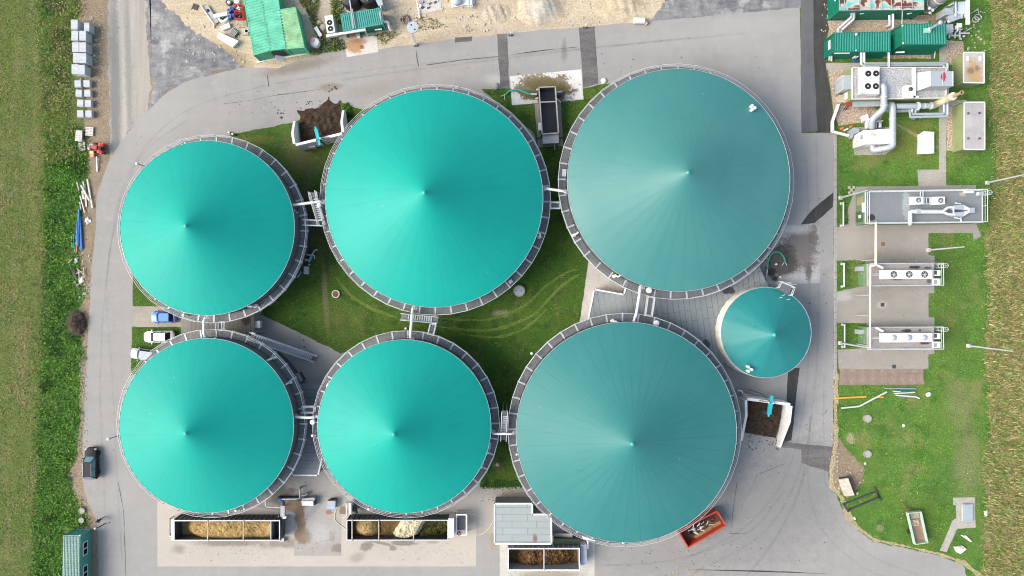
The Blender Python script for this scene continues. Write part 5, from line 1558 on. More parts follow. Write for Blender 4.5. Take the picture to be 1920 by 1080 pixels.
# +x is forward
V = [(0,0,.95),(.02,0,1.12),(.04,0,1.32),(.06,0,1.47),(.08,0,1.55),
     (.05,.20,1.42),(-.06,.26,1.14),(.06,.27,.92),(.05,-.20,1.42),(.12,-.26,1.15),(.30,-.25,1.0),
     (.0,.10,.90),(.20,.11,.50),(.12,.11,.09),(.0,-.10,.90),(-.06,-.11,.49),(-.32,-.11,.13),(.30,.12,.05),(-.20,-.12,.05)]
Eg = [(0,1),(1,2),(2,3),(3,4),(2,5),(5,6),(6,7),(2,8),(8,9),(9,10),(0,11),(11,12),(12,13),(0,14),(14,15),(15,16),(13,17),(16,18)]
Rd = [(.15,.11),(.15,.11),(.17,.12),(.075,.07),.055,.075,.055,.042,.075,.055,.042,.095,.068,.048,.095,.068,.048,.04,.04]
skin_figure('body', V, Eg, Rd, M['navy'], pe)
hd = MB().ball((.11,0,1.66),.105,10,1.22)
hd.add([(.205,-.018,1.64),(.205,.018,1.64),(.235,0,1.635),(.208,0,1.675)],[(0,2,3),(2,1,3),(0,1,2)])
for s in (-1,1):
    hd.ball((.10, s * .105,1.655),.025,4,1.4)
hd.build('head', M['skin'], pe, True, 60)
ey = MB()
for s in (-1,1):
    ey.ball((.205, s * .037,1.675),.012,4)
ey.bar((.206,-.025,1.60),(.206,.025,1.60),.01)
ey.build('face_features', M['hair'], pe, True)
MB().ball((.095,0,1.70),.112,10,1.0).build('hair', M['hair'], pe, True, 60)
for (x, y, z, dx) in ((.10,.27,.83,.02),(.38,-.25,.96,.07)):
    hv = MB().ball((x, y, z),.045,6,1.1)
    for k in range(4):
        o_ = (k - 1.5) * .02
        hv.tube([(x + .01, y + o_, z - .03),(x + .02 + dx * .5, y + o_, z - .075),(x + .03 + dx, y + o_, z - .10 + .008 * abs(k - 1.5))],[.011,.010,.007],6)
    hv.tube([(x + .02, y - .03, z - .01),(x + .05, y - .045, z - .04),(x + .06, y - .04, z - .065)],[.012,.011,.008],6)
    hv.build('hand', M['skin'], pe, True, 60)
bo = thing('lamp_bollard', 'short dark lamp bollard with a white globe at the site cabin corner', 'lamp', (*X('PE', 800,760,0)[:2],0))
p, q = X('PE', 800,760,0), X('PE', 655,818,2.0)
MB().bar((q.x + .25, q.y, 0),(q.x + .25, q.y, 1.8),.11).bar((q.x + .3, q.y, 1.75), q, .16,.1).build('post', M['darksteel'], bo)
MB().ball((q.x, q.y, 2.03),.17,8).build('globe', M['white'], bo, smooth=60)

# ------------------------------------------------------------------ palletised paving stones
def pallet_mb(w, l, h=.14, slats=6):
    m = MB()
    for i in range(slats):
        y = -l / 2 + l * (i + .5) / slats
        m.box(-w / 2, w / 2, y - l / slats * .36, y + l / slats * .36, h - .03, h)
    for x in (-w / 2 + .06,0, w / 2 - .06):
        m.box(x - .05, x + .05,-l / 2, l / 2,0, h - .032)
    return m
def brick_block(name, a, b, gap):
    t = NT(name, .9,.2)
    n = t.node('ShaderNodeTexBrick')
    t.set(n.inputs['Vector'], t.obj())
    n.inputs['Scale'].default_value = 1.0
    n.inputs['Brick Width'].default_value = .40
    n.inputs['Row Height'].default_value = .20
    n.inputs['Mortar Size'].default_value = .012
    t.set(n.inputs['Color1'], a); t.set(n.inputs['Color2'], b); t.set(n.inputs['Mortar'], gap)
    return t.color(n.outputs['Color'])
M['blocks'] = brick_block('pale_grey_blocks', (.46,.48,.51),(.40,.42,.45),(.22,.23,.24))
def stack(w, l, h, nl):
    t = thing('block_pallet', None, 'pallet', (0,0,0), 'pallets of pale grey paving blocks')
    pallet_mb(w, l).build('pallet', M['wood'], t, True)
    for i in range(nl):
        z0 = .145 + (h - .15) * i / nl
        z1 = .145 + (h - .15) * (i + 1) / nl - .02
        e = .02 * (i % 2)
        MB().box(-w / 2 + e, w / 2 - e, -l / 2 + e, l / 2 - e, z0, z1).build('block_layer', M['blocks'], t, True)
    return t
big = stack(.98,1.42,1.65,5)
small = stack(.92,1.02,.75,3)
big_at = [(500,165,.95),(577,178,1.0),(503,240,1),(556,240,1.0),(508,318,1),(556,318,1.0),(515,390,1),(558,392,1.0),(505,466,1),(548,470,1.0)]
small_at = [(523,565),(583,563),(530,628),(588,628),(540,695),(592,697),(540,767),(596,768)]
rown = ['northernmost', 'second', 'third', 'fourth', 'fifth']
first = True
for i, (x, y, s) in enumerate(big_at):
    o = big if first else copy_tree(big)
    first = False
    p = X('A', x, y, 1.65)
    o.location = (p.x + (.0 if i % 2 == 0 else .0), p.y, 0)
    o.rotation_euler.z = R(random.uniform(-2,2))
    if i == 1: o.scale = (.8,.9,.85)
    o['label'] = 'tall pallet of grey blocks, %s, %s row counting from the north' % ('field side' if i % 2 == 0 else 'track side', rown[i // 2])
first = True
for i, (x, y) in enumerate(small_at):
    o = small if first else copy_tree(small)
    first = False
    p = X('A', x, y, .75)
    o.location = (p.x, p.y, 0)
    o.rotation_euler.z = R(random.uniform(-3,3))
    o['label'] = 'low pallet of grey blocks, %s, %s low row counting from the north' % ('field side' if i % 2 == 0 else 'track side', ['first', 'second', 'third', 'last'][i // 2])
M['bleached'] = pmat('bleached_timber', (.56,.53,.49),.85,0,.2,3,(.35,.31,.26),.4)
for lab, x, y, w, l, rz, n in (('stack of bleached empty pallets in the weeds north of the red tractor', 205,290,.95,1.6,-4,4),('single bleached slatted pallet in the weeds west of the red tractor', 275,520,.95,1.55,4,1),('pallet of loose white slabs on the dirt north of the red tractor', 445,195,1.1,1.35,-4,2)):
    p = X('TR', x, y, .14 * n)
    t = thing('empty_pallet', lab, 'pallet', (p.x, p.y, 0), 'empty pallets by the track', R(rz))
    for k in range(n):
        o = pallet_mb(w, l, .14,6).build('deck', M['bleached'], t, True)
        o.location = (random.uniform(-.03, .03),0,.145 * k)
# red compact tractor
tc_ = X('TR', 655,570,.9)
tr = thing('compact_tractor', 'small red tractor with a drawbar parked on the dirt by the track', 'tractor', (tc_.x, tc_.y, 0), None, R(170))
MB().box(-.55,.75,-.32,.32,.35,.75).build('chassis', M['darksteel'], tr, True)
loft(MB(),[(rrect(1.0,.62,.12,4,.1,.62),.75),(rrect(.9,.5,.12,4,.1,.62),1.05)]).build('bonnet', M['red_paint'], tr, True, 40)
for s in (-1,1):
    MB().add([(x, s * .55 + d, z) for d in (-.22,.22) for x, z in ((-.75,.55),(-.6,.95),(-.2,1.02),(.15,.9),(.25,.6))],[(0,1,6,5),(1,2,7,6),(2,3,8,7),(3,4,9,8)]).build('mudguard', M['red_paint'], tr, True)
    for x, r, w in ((-.25,.46,.26),(.85,.3,.2)):
        n = 20
        wv = MB().add([(x + r * math.cos(2 * math.pi * k / n), s * .62 + dy, r + r * math.sin(2 * math.pi * k / n)) for dy in (-w / 2, w / 2) for k in range(n)],[tuple(range(n))[::-1], tuple(range(n, 2 * n))] + [(k, (k + 1) % n, n + (k + 1) % n, n + k) for k in range(n)])
        wh_ = wv.build('wheel', M['tyre'], tr, True)
        n = 14
        MB().add([(x + r * .5 * math.cos(2 * math.pi * k / n), s * (.62 + w / 2 + .01), r + r * .5 * math.sin(2 * math.pi * k / n)) for k in range(n)],[tuple(range(n))]).build('rim', M['white'], wh_, True)
MB().box(-.5,-.05,-.25,.25,.76,.95).box(-.58,-.47,-.25,.25,.95,1.3).build('seat', M['black'], tr, True)
MB().torus((.22,0,1.2),.17,.02,16,5).bar((.35,0,1.0),(.22,0,1.2),.04).build('steering_wheel', M['black'], tr, True)
MB().tube([(-.55,-.4,.9),(-.55,-.4,1.7),(-.55,.4,1.7),(-.55,.4,.9)],.035,6).build('roll_bar', M['red_paint'], tr, True)
im = thing('spreader', 'yellow and orange implement box beside the red tractor', 'implement', (*X('TR', 495,690,.5)[:2],0))
pbox(MB(), 'TR', rect(455,640,540,695),.25,.75).build('hopper', pmat('pale_yellow_paint', (.62,.47,.20),.6), im)
pbox(MB(), 'TR', rect(475,712,545,765),.1,.5).build('spinner_box', pmat('faded_orange_paint', (.62,.28,.17),.6), im)
MB().tube([X('TR', 430,690,.2), X('TR', 430,600,.3)],.07,6).build('side_bar', M['rust'], im)
MB().tube([X('TR', 540,690,.2), X('TR', 585,750,.3)],.06,6).build('frame', M['rust'], im)
gm = thing('engine_block', 'grey engine part lying west of the red tractor', 'machine part', (*X('TR', 460,575,.2)[:2],0))
MB().ball(X('TR', 455,580,.3),.3,6,.8).build('housing', M['steel'], gm, smooth=60)
MB().torus(X('TR', 490,525,.35),.28,.05,16,5).build('guard_ring', M['rail'], gm)
MB().bar(X('TR', 470,560,.3), X('TR', 545,540,.3),.15).build('shaft', M['darksteel'], gm)
db = thing('drawbar', 'white drawbar pole lying south of the red tractor', 'drawbar', (*X('TR', 620,930,0)[:2],0))
MB().bar(X('TR', 615,760,.35), X('TR', 630,1100,.12),.14).build('pole', M['white'], db)
MB().bar(X('TR', 595,870,.25), X('TR', 720,890,.2),.07).build('cross_pin', M['darksteel'], db)
# stacked planks and coloured pipes in the weeds
for i, (x0, y0, x1, y1, z, w) in enumerate([(555,235,575,310, .12, .16),(585,260,645,370, .34, .24),(600,232,612,300, .2, .16),(630,215,668,425, .22, .2),(612,250,625,415, .1, .2),(578,335,612,458, .2, .14),(645,270,655,330, .1, .26),(578,380,585,440, .1, .14),(595,300,605,360, .12, .3)]):
    MB().bar(X('HH', x0, y0, z), X('HH', x1, y1, z), w, .07).solo('plank', M['bleached'], '%s pale plank in the loose pile north of the coloured pipes' % ['northwestern leaning', 'broad diagonal', 'short northern', 'long eastern', 'straight middle', 'long southwestern', 'stubby eastern', 'small southern', 'short broad'][i], 'plank', 'planks in the weeds')
for i, (x0, y0, x1, y1) in enumerate([(568,432,580,725),(572,434,588,725),(572,432,566,700),(565,470,550,660),(575,440,594,720),(560,520,558,690)]):
    MB().tube([X('HH', x0, y0,.12 + .09 * (i % 3)), X('HH', (x0 + x1) / 2 + random.uniform(-3,3),(y0 + y1) / 2,.15 + .09 * (i % 3)), X('HH', x1, y1,.1 + .09 * (i % 3))],.095,8).solo('blue_pipe', pmat('blue_plastic_pipe', (.03,.15,.42),.4) if i == 0 else bpy.data.materials['blue_plastic_pipe'], 'blue plastic pipe in the weeds, %s of its bundle' % ['longest western one', 'second from the east', 'northmost middle one', 'short western one', 'easternmost', 'short southern one'][i], 'pipe', 'blue pipes in the weeds')
for i, (x0, y0, x1, y1) in enumerate([(518,625,523,705),(536,610,532,712),(552,625,543,738)]):
    MB().tube([X('HH', x0, y0,.12), X('HH', x1, y1,.1)],.095,8).solo('green_pipe', pmat('green_plastic_pipe', (.03,.36,.22),.4) if i == 0 else bpy.data.materials['green_plastic_pipe'], 'short green plastic pipe beside the blue bundle, %s' % ['westmost of three', 'middle of three', 'nearest the blue pipes'][i], 'pipe', 'green pipes in the weeds')
MB().tube([X('HH', 556,655,.15), X('HH', 557,740,.1)],.09,8).solo('orange_pipe', pmat('orange_plastic_pipe', (.55,.17,.08),.5), 'short orange plastic pipe among the blue and green pipes', 'pipe')
# scrap beside the road
def crumple(p, r, k):
    n = 13
    vs = [(p.x, p.y, .12)]
    for ring, q in ((.55,.2),(1.0,.05)):
        for i in range(n):
            a = 6.283 * (i + .3 * random.random()) / n
            rr = r * ring * random.uniform(.45,1.25)
            vs.append((p.x + rr * math.cos(a), p.y + rr * 1.3 * math.sin(a), q * random.uniform(.3,1.6)))
    fs = [(0,1 + i, 1 + (i + 1) % n) for i in range(n)] + [(1 + i, 1 + n + i, 1 + n + (i + 1) % n, 1 + (i + 1) % n) for i in range(n)]
    return MB().add(vs, fs)
sp = [('crumpled white plastic sheet at the top of the scrap pile', 550,805,.35),('pile of torn white plastic bags at the foot of the scrap pile', 590,945,.5),('bleached block of foam south of the planks', 635,512,.5),('small white rag west of the torn bags', 540,965,.25)]
for k, (lab, x, y, r) in enumerate(sp):
    p = X('HH', x, y, .1)
    m = crumple(p, r, k)
    m.solo('scrap_sheet', M['offwhite'], lab, 'scrap', 'white scrap in the weeds')
for k, (x0, y0, x1, y1) in enumerate([(520,850,545,930),(545,900,600,880),(555,860,605,905),(548,985,600,960),(495,820,520,795),(605,855,610,930),(565,870,575,940)]):
    MB().bar(X('HH', x0, y0,.2), X('HH', x1, y1,.25),.12 if k else .5,.06).solo('scrap_board', M['wood'] if k else M['black'],('splintered board in the roadside scrap pile, ' + ['', 'long northern one', 'middle one crossing it', 'southern one', 'lone stick to the northwest', 'upright eastern one', 'steep western one'][k]) if k else 'black rubber mat under the boards of the scrap pile', 'scrap', 'boards in the scrap pile' if k else None)
# brushwood heap
bw = MB()
cp = X('I', 560,255,0)
for k in range(900):
    a, r = random.random() * 6.28, abs(random.gauss(0,.5))
    x, y = cp.x + 1.55 * r * math.cos(a), cp.y + 2.1 * r * math.sin(a) + .0
    if r > 1.15: continue
    z = .9 * max(0,1 - r) + random.uniform(.02,.25)
    th = random.random() * 6.28
    L = random.uniform(.2,.6)
    q0 = Vector((x, y, z)); q1 = q0 + Vector((math.cos(th) * L, math.sin(th) * L, random.uniform(-.25,.25)))
    q1.z = max(.02, q1.z)
    bw.bar(q0, q1, random.uniform(.02,.05))
bh = thing('brushwood_heap', 'heap of dry brown brushwood at the west edge of the road', 'heap', (cp.x, cp.y, 0))
tag(bw.build('twigs', pmat('dry_twigs', (.12,.085,.065),.95,0,.35), bh), kind='stuff')
m = MB().ball((cp.x, cp.y, 0),1.5,12,.5)
m.v = [(cp.x + (a - cp.x) * .95, cp.y + (b - cp.y) * 1.25, max(.01, c * 1.0 + .15 * mnoise.noise(Vector((a * 3, b * 3, c))))) for a, b, c in m.v]
m.build('core', pmat('brush_litter', (.055,.042,.033),.95,0,.4), bh)
# ------------------------------------------------------------------ shipping containers and cabins
def corr(mb, a, b, z0, z1, n_out, pitch=.3, dep=.05):
    """vertical corrugated wall from a to b"""
    d = (b - a); L = d.length; d.normalize()
    n = max(2, int(L / pitch)) * 4
    vs = []
    for i in range(n + 1):
        k = (0,0,1,1)[i % 4]
        p = a + d * (L * i / n) + n_out * (dep * k)
        vs += [(p.x, p.y, z0),(p.x, p.y, z1)]
    return mb.add(vs, [(i * 2, i * 2 + 2, i * 2 + 3, i * 2 + 1) for i in range(n)])
def container(label, cat, P, zt, wallm, roofm, name='shipping_container', group=None, along=None, pitch=.42, door=None, z0=.15, ribs=True, rimm=None):
    """P: four roof corners (metres), corrugated walls and roof; ribs run across the edge `along`"""
    c = sum(P, Vector()) / 4
    t = thing(name, label, cat, (c.x, c.y, 0), group)
    ar = sum(P[i].x * P[(i + 1) % 4].y - P[(i + 1) % 4].x * P[i].y for i in range(4))
    if ar < 0: P = [P[0], P[3], P[2], P[1]]
    P = [Vector((p.x, p.y, 0)) for p in P]
    cc = sum(P, Vector()) / 4
    for i in range(4):
        a, b = P[i], P[(i + 1) % 4]
        m = (a + b) / 2 - cc
        d = (b - a).normalized()
        nn = Vector((d.y, -d.x, 0))
        if nn.dot(m) < 0: nn = -nn
        w = corr(MB(), a - nn * .07, b - nn * .07, z0, zt - .08, nn, .36,.065)
        w.build('wall_panel', M[wallm], t)
    fm = MB()
    for i in range(4):
        a, b = P[i], P[(i + 1) % 4]
        fm.bar(Vector((a.x, a.y, zt - .06)), Vector((b.x, b.y, zt - .06)),.12,.14)
        fm.bar(Vector((a.x, a.y, z0)), Vector((b.x, b.y, z0)),.12,.14)
        fm.bar((a.x, a.y, 0),(a.x, a.y, zt - .02),.14)
    fm.build('frame', M[rimm or wallm], t)
    e = 0 if (P[1] - P[0]).length > (P[2] - P[1]).length else 1
    if along is not None: e = along
    a, b, c2, d2 = P[e], P[(e + 1) % 4], P[(e + 2) % 4], P[(e + 3) % 4]
    L = (b - a).length
    n = max(3, int(L / pitch)) * 4
    vs = []
    for i in range(n + 1):
        k = (0,0,1,1)[i % 4] if ribs else 0
        u = i / n
        p, q = a.lerp(b, u), d2.lerp(c2, u)
        vs += [(p.x, p.y, zt - .06 + .10 * k),(q.x, q.y, zt - .06 + .10 * k)]
    o = MB().add(vs, [(i * 2, i * 2 + 2, i * 2 + 3, i * 2 + 1) for i in range(n)]).build('roof', M[roofm], t)
    return t
M['cont_green'] = pmat('faded_green_container', (.085,.40,.235),.6,0,.14,.6,(.26,.44,.30),.5,.3,0,1.1)
M['cont_pale'] = pmat('sun_bleached_green_roof', (.12,.44,.30),.6,0,.16,.6,(.05,.24,.16),.6,.3,0,1.0)
M['cont_rust'] = pmat('mossy_rusty_green_roof', (.22,.43,.24),.7,0,.2,.6,(.17,.17,.08),.8,.2,0,.9)
M['cabin_green'] = pmat('sea_green_cabin', (.05,.26,.22),.5,0,.1,.8,(.09,.30,.26),.4)
M['cabin_roof'] = pmat('streaked_cabin_roof', (.09,.24,.21),.55,0,.2,.5,(.34,.35,.32),.5,.3,0,1.6)
M['plant_green'] = pmat('deep_green_cladding', (.003,.135,.085),.5,0,.08,.6,(.012,.155,.115),.4)
M['plant_roof'] = pmat('green_roof_sheet', (.006,.16,.12),.5,0,.08,.5,(.025,.21,.175),.5)
M['olive'] = pmat('olive_green_panel', (.20,.24,.115),.6,0,.08,.7,(.15,.19,.10),.3)
zt = 2.65
P1 = [X('B', *q, zt) for q in ((350,-430),(462,-450),(595,340),(489,372))]
P2 = [X('B', *q, zt) for q in ((466,-450),(578,-475),(706,325),(600,340))]
P3 = [X('B', *q, zt) for q in ((662,66),(770,50),(830,318),(710,330))]
gc = 'faded green containers standing side by side'
container('pale green container with a clean ribbed roof, nearest the scrap on the sand', 'container', P1, zt, 'cont_green', 'cont_pale', group=gc)
c2 = container('pale green container with an open front, between two other green containers', 'container', P2, zt, 'cont_green', 'cont_pale', group=gc)
container('short mossy and rusty green container at the east end of the green row', 'container', P3, zt, 'cont_green', 'cont_rust', group=gc)
# white door leaf, and a black slab painting in the dark of the doorway
MB().prism([(p.x, p.y) for p in (X('B', 602,352,2.0), X('B', 688,344,2.0), X('B', 690,350,2.0), X('B', 604,358,2.0))],.3,2.0).build('door', M['black'], c2)
MB().bar(X('B', 635,380,1.0), X('B', 690,395,.2),.9,.06).build('open_flap', M['white'], c2)
MB().prism([(p.x, p.y) for p in (X('B', 510,425,.15), X('B', 850,365,.15), X('B', 850,355,.15), X('B', 508,415,.15))],.0,.15).solo('timber_sill', M['bleached'], 'long pale timber sill on the ground in front of the green containers', 'beam')
zt = 2.6
P = [X('Y2', *q, zt) for q in ((440,245),(1095,140),(1150,400),(485,522))]
tc2 = container('green ribbed technical container beside the white twin-fan cooler', 'container', P, zt, 'plant_green', 'cabin_green', rimm='cabin_green', name='technical_container', pitch=.30)
kb2 = MB()
kb2.bar(X('Y2', 590,0,2.9), X('Y2', 655,480,2.75),.18,.08).bar(X('Y2', 635,150,2.9), X('Y2', 690,480,2.75),.1,.08)
kb2.build('cable_tray', M['steel'], tc2)
pbox(MB(), 'Y2', [(1075,230),(1110,160),(1125,385),(1085,260)],2.62,2.66).build('roof_patch', M['steel'], tc2)
pbox(MB(), 'Y2', [(1010,490),(1130,478),(1135,500),(1015,512)],1.2,1.3).build('wall_light', M['white'], tc2)
def fan_cooler(label, P4, z0, z1, fans, fr_, group='white fan coolers', body='white', blades=6, name='fan_cooler'):
    c = sum(P4, Vector()) / 4
    t = thing(name, label, 'cooler', (c.x, c.y, z0), group)
    MB().prism([(p.x, p.y) for p in P4], z0 + .25, z1).build('casing', M[body], t)
    lg = MB()
    for p in P4:
        q = p.lerp(c, .08)
        lg.bar((q.x, q.y, z0),(q.x, q.y, z0 + .26),.09)
    lg.build('feet', M['galv'], t)
    for p in fans:
        f = MB().torus((p.x, p.y, z1 + .03), fr_, .05,24,6).build('fan_ring', M['black'] if blades != 0 else M['galv'], t)
        MB().cyl((p.x, p.y), fr_ * .98, z1 + .004, z1 + .012,24).build('fan_opening', M['black'], f)
        bl_ = MB()
        if blades:
            for k in range(blades):
                a = 2 * math.pi * (k + random.random() * .2) / blades
                d, s = Vector((math.cos(a), math.sin(a),0)), Vector((-math.sin(a), math.cos(a),0))
                q = Vector((p.x, p.y, z1 + .035))
                bl_.add([q + d * fr_ * .25 - s * .05, q + d * fr_ * .92 - s * .12, q + d * fr_ * .92 + s * .1 + Vector((0,0, .03)), q + d * fr_ * .25 + s * .06 + Vector((0,0, .03))],[(0,1,2,3)])
            bl_.build('fan_blades', M['black'] if blades == 9 else M['steel'], f)
            MB().cyl((p.x, p.y), fr_ * .25, z1 + .02, z1 + .06,12).build('fan_hub', M['rail'], f)
        else:
            MB().ball((p.x, p.y, z1 + .02), fr_ * .95,8,.5).build('fan_dome', M['duct'], f, smooth=60)
    return t
zf = 2.2
fan_cooler('white cooler with two black fans beside the green technical container', [X('Y2', *q, zf) for q in ((165,270),(300,255),(345,540),(210,560))],0, zf, [X('Y2', 250,382, zf), X('Y2', 268,485, zf)],.36, blades=9)
wp = thing('pipe_bridge', 'white pipe bridge in front of the white twin-fan cooler', 'pipe', (*X('Y2', 500,560,2)[:2],0))
MB().bar(X('Y2', 195,610,2.3), X('Y2', 860,500,2.3),.36,.2).build('duct', M['offwhite'], wp)
MB().bar(X('Y2', 205,595,2.45), X('Y2', 840,490,2.45),.05).bar(X('Y2', 210,622,2.45), X('Y2', 850,512,2.45),.05).build('edge_rail', M['rail'], wp)
for x, y in ((210,610),(850,515)):
    p = X('Y2', x, y, 2.2)
    MB().bar((p.x, p.y, 0),(p.x, p.y, 2.2),.13).build('leg', M['galv'], wp)
rd = thing('red_pump', 'red pump with grey box under the white pipe bridge', 'pump', (*X('Y2', 640,585,.5)[:2],0))
MB().tube([X('Y2', 585,592,.6), X('Y2', 680,580,.6)],.2,10).build('motor', M['red_paint'], rd, smooth=50)
pbox(MB(), 'Y2', rect(690,560,760,600),.0,.8).build('box', M['steel'], rd)
pbox(MB(), 'Y2', rect(715,605,765,630),.0,.5).build('plate', M['white'], rd)
pbox(MB(), 'Y2', rect(762,765,818,822),.0,.06).solo('drain_grate', M['rust'], 'square rusty drain grate in the rust-stained pad', 'drain')
# black tanks in a bund
for lab, x, y, r in (('black round tank in the pale bund, west of its twin', 580,0,1.35),('black round tank in the pale bund, east of its twin', 880,-40,1.35)):
    p = X('Y2', x, y - 70,2.6)
    t = thing('round_tank', lab, 'tank', (p.x, p.y, 0), 'black tanks in the bund')
    MB().lathe((p.x, p.y),[(r, .1),(r * 1.02,1.2),(r, 2.3),(r * .85,2.52),(r * .3,2.62),(.001,2.64)],28).build('shell', M['black'], t, smooth=40)
    MB().lathe((p.x, p.y),[(.35,2.55),(.35,2.75),(.001,2.8)],16).build('lid', M['darksteel'], t, smooth=40)
    MB().bar((p.x - 1.2, p.y + .1,2.75),(p.x + 1.2, p.y - .15,2.75),.08).bar((p.x + .1, p.y - 1.1,2.75),(p.x - .05, p.y + 1.1,2.75),.1).build('strap', M['rail'], t)
sheet('bund', [(590 + q[0] / 9, q[1] / 9) for q in ((410,-300),(1020,-400),(1040,130),(440,235))],8, M['concrete'],.05)
cabinet('silver cabinet beside the black round tanks', 'Y2', [(1030,0),(1130,-10),(1150,85),(1075,95)],.0,2.2, 'duct')
vp = thing('vent_pipe', 'white bent vent pipe at the east end of the green technical container', 'vent', (*X('Y2', 1240,420,1)[:2],0))
MB().tube(fillet([X('Y2', 1165,370,1.9), X('Y2', 1240,372,1.7), X('Y2', 1250,450,1.3), X('Y2', 1290,510,.4)],.3),.2,8).build('elbow', M['white'], vp, smooth=50)
MB().tube([X('Y2', 1110,100,2.4), X('Y2', 1160,375,2.2)],.09,6).build('conduit', M['rail'], vp)
MB().tube([X('Y2', 1285,430,.9), X('Y2', 1305,500,.4)],.08,6).build('branch', M['rail'], vp)
hc = thing('hose_coil', 'coil of ribbed brown hose on the sand beside the disc-topped post', 'hose', (*X('Y2', 1530,320,0)[:2],0))
cm = MB()
p = X('Y2', 1530,320,.15)
path = [(p.x + (.55 + .22 * math.sin(k * .13)) * math.cos(k * .35) + .05 * math.sin(k), p.y + (.55 + .2 * math.cos(k * .17)) * math.sin(k * .35) - .0035 * k, .09 + .004 * k) for k in range(84)]
cm.tube(path, .075,6)
cm.build('hose', pmat('brown_ribbed_hose', (.27,.21,.185),.8,0,.15), hc, smooth=60)
MB().tube([Vector(path[0]), Vector(path[0]) + Vector((-.1,.25,.02))],.1,8).build('coupling', M['steel'], hc)
ds = thing('disc_post', 'tall white post with a large round pale disc on top, beside the hose coil', 'post', (*X('Y2', 1715,755,0)[:2],0))
pb_, pt_ = X('Y2', 1716,750,.0), X('Y2', 1700,515,5.2)
MB().bar((pb_.x, pb_.y, 0),(pb_.x, pb_.y, 5.15),.26).build('mast', M['white'], ds)
pd = X('Y2', 1652,462,5.4)
MB().cyl((pd.x, pd.y),.82,5.3,5.5,32).bar((pd.x, pd.y, 5.25),(pb_.x, pb_.y, 5.1),.2).build('disc', M['duct'], ds, smooth=40)
for x, y in ((1630,422),(1688,497)):
    q = X('Y2', x, y, 5.5)
    MB().cyl((q.x, q.y),.12,5.5,5.53,12).build('port', M['black'], ds)
bp = MB().bar((pb_.x - .35, pb_.y - .25,.03),(pb_.x + .35, pb_.y - .2,.03),.3,.06)
bp.build('base_plate', M['darksteel'], ds)
# other things on the sand
def crop_bar(c, p, q, z, w, h=None):
    return MB().bar(X(c, p[0], p[1], z), X(c, q[0], q[1], z if len(p) < 3 else p[2]), w, h)
gb = thing('steel_girder', 'long grey steel girder lying diagonally on the sand', 'girder', (*X('Y1', 440,270,0)[:2],0))
MB().bar(X('Y1', 355,105,.3), X('Y1', 560,420,.3),.6,.06).build('web', M['steel'], gb)
MB().bar(X('Y1', 250,90,.35), X('Y1', 510,460,.35),.16,.3).build('flange', M['galv'], gb)
MB().tube([X('Y1', 375,185,.34), X('Y1', 405,205,.34)],.2,10).build('fitting', M['black'], gb)
MB().bar(X('Y1', 505,455,.2), X('Y1', 500,525,.1),.14).build('bracket', M['galv'], gb)
pt = thing('empty_pallet', 'dark slatted pallet on the sand near the grey girder', 'pallet', X('Y1', 160,130,0).to_tuple(), 'pallets on the sand', R(-22))
pallet_mb(.8,.85).build('deck', M['darksteel'], pt, True)
wm = thing('scrap_machine', 'white rounded machine casing with black openings beside the blue drums', 'machine', (*X('Y1', 650,320,0)[:2],0))
loft(MB(),[([(p.x, p.y) for p in [X('Y1', 660 + 105 * math.cos(a),330 + 80 * math.sin(a),.6) for a in np.linspace(0,2 * math.pi, 20, endpoint=False)]],.05),([(p.x, p.y) for p in [X('Y1', 660 + 95 * math.cos(a),330 + 70 * math.sin(a),.6) for a in np.linspace(0,2 * math.pi, 20, endpoint=False)]],.62)]).build('casing', M['offwhite'], wm, smooth=50)
MB().bar(X('Y1', 505,300,.8), X('Y1', 750,255,.8),.5,.3).build('chute', M['white'], wm)
ob = MB()
for x, y in ((635,335),(690,320),(665,345),(715,310)):
    q = X('Y1', x, y, .65)
    ob.cyl((q.x, q.y),.2,.6,.66,10)
ob.build('openings', M['black'], wm)
M['drum_blue'] = pmat('blue_drum_plastic', (.012,.06,.30),.4,0,.15)
for lab, x, y in (('blue drum nearest the red crates, northern pair', 830,155),('blue drum on the sand, west of the northern pair', 775,185),('blue drum with an open top beside the white machine casing', 780,300),('blue drum nearest the red crates, southern pair', 845,270)):
    p = X('Y1', x, y, .9)
    t = thing('plastic_drum', lab, 'drum', (p.x, p.y, 0), 'blue plastic drums')
    MB().lathe((p.x, p.y),[(.27,0),(.29,.3),(.27,.35),(.29,.4),(.29,.85),(.25,.9),(.24,.86),(.001,.86)],20).build('shell', M['drum_blue'], t, smooth=50)
    MB().torus((p.x, p.y, .9),.255,.02,20,5).build('rim_band', M['rail'] if x < 800 else M['drum_blue'], t)
for lab, x, y in (('red slatted crate of scrap beside the blue drums, northern one', 940,140),('red slatted crate of scrap beside the blue drums, southern one', 960,270)):
    p = X('Y1', x, y, .8)
    t = thing('scrap_crate', lab, 'crate', (p.x, p.y, 0), 'red crates of scrap', R(-5))
    cr = MB()
    for s in (-1,1):
        for z in (.15,.45,.75):
            cr.box(-.65,.65, s * .55 - .03, s * .55 + .03, z - .06, z + .06)
            cr.box(s * .62 - .03, s * .62 + .03,-.515,.515, z - .06, z + .06)
    cr.build('side_slats', M['red_paint'], t, True)
    MB().box(-.6,.6,-.5,.5,.02,.1).build('base', M['rust'], t, True)
    sm = MB()
    for k in range(16):
        a, r = random.random() * 6.28, random.random() * .42
        sm.obox((r * math.cos(a), r * math.sin(a)), random.uniform(.1, .3), random.uniform(.06, .2),.1, random.uniform(.3,.7), random.random() * 3)
    tag(sm.build('scrap_parts', M['offwhite'] if y < 200 else M['darksteel'], t, True), kind='stuff')
cabinet('long white ribbed bin lying on the sand south of the scrap', 'Y1', [(600,600),(940,750),(835,860),(562,690)],.05,.75, 'white', 'white', 'feed_bin', 'bin')
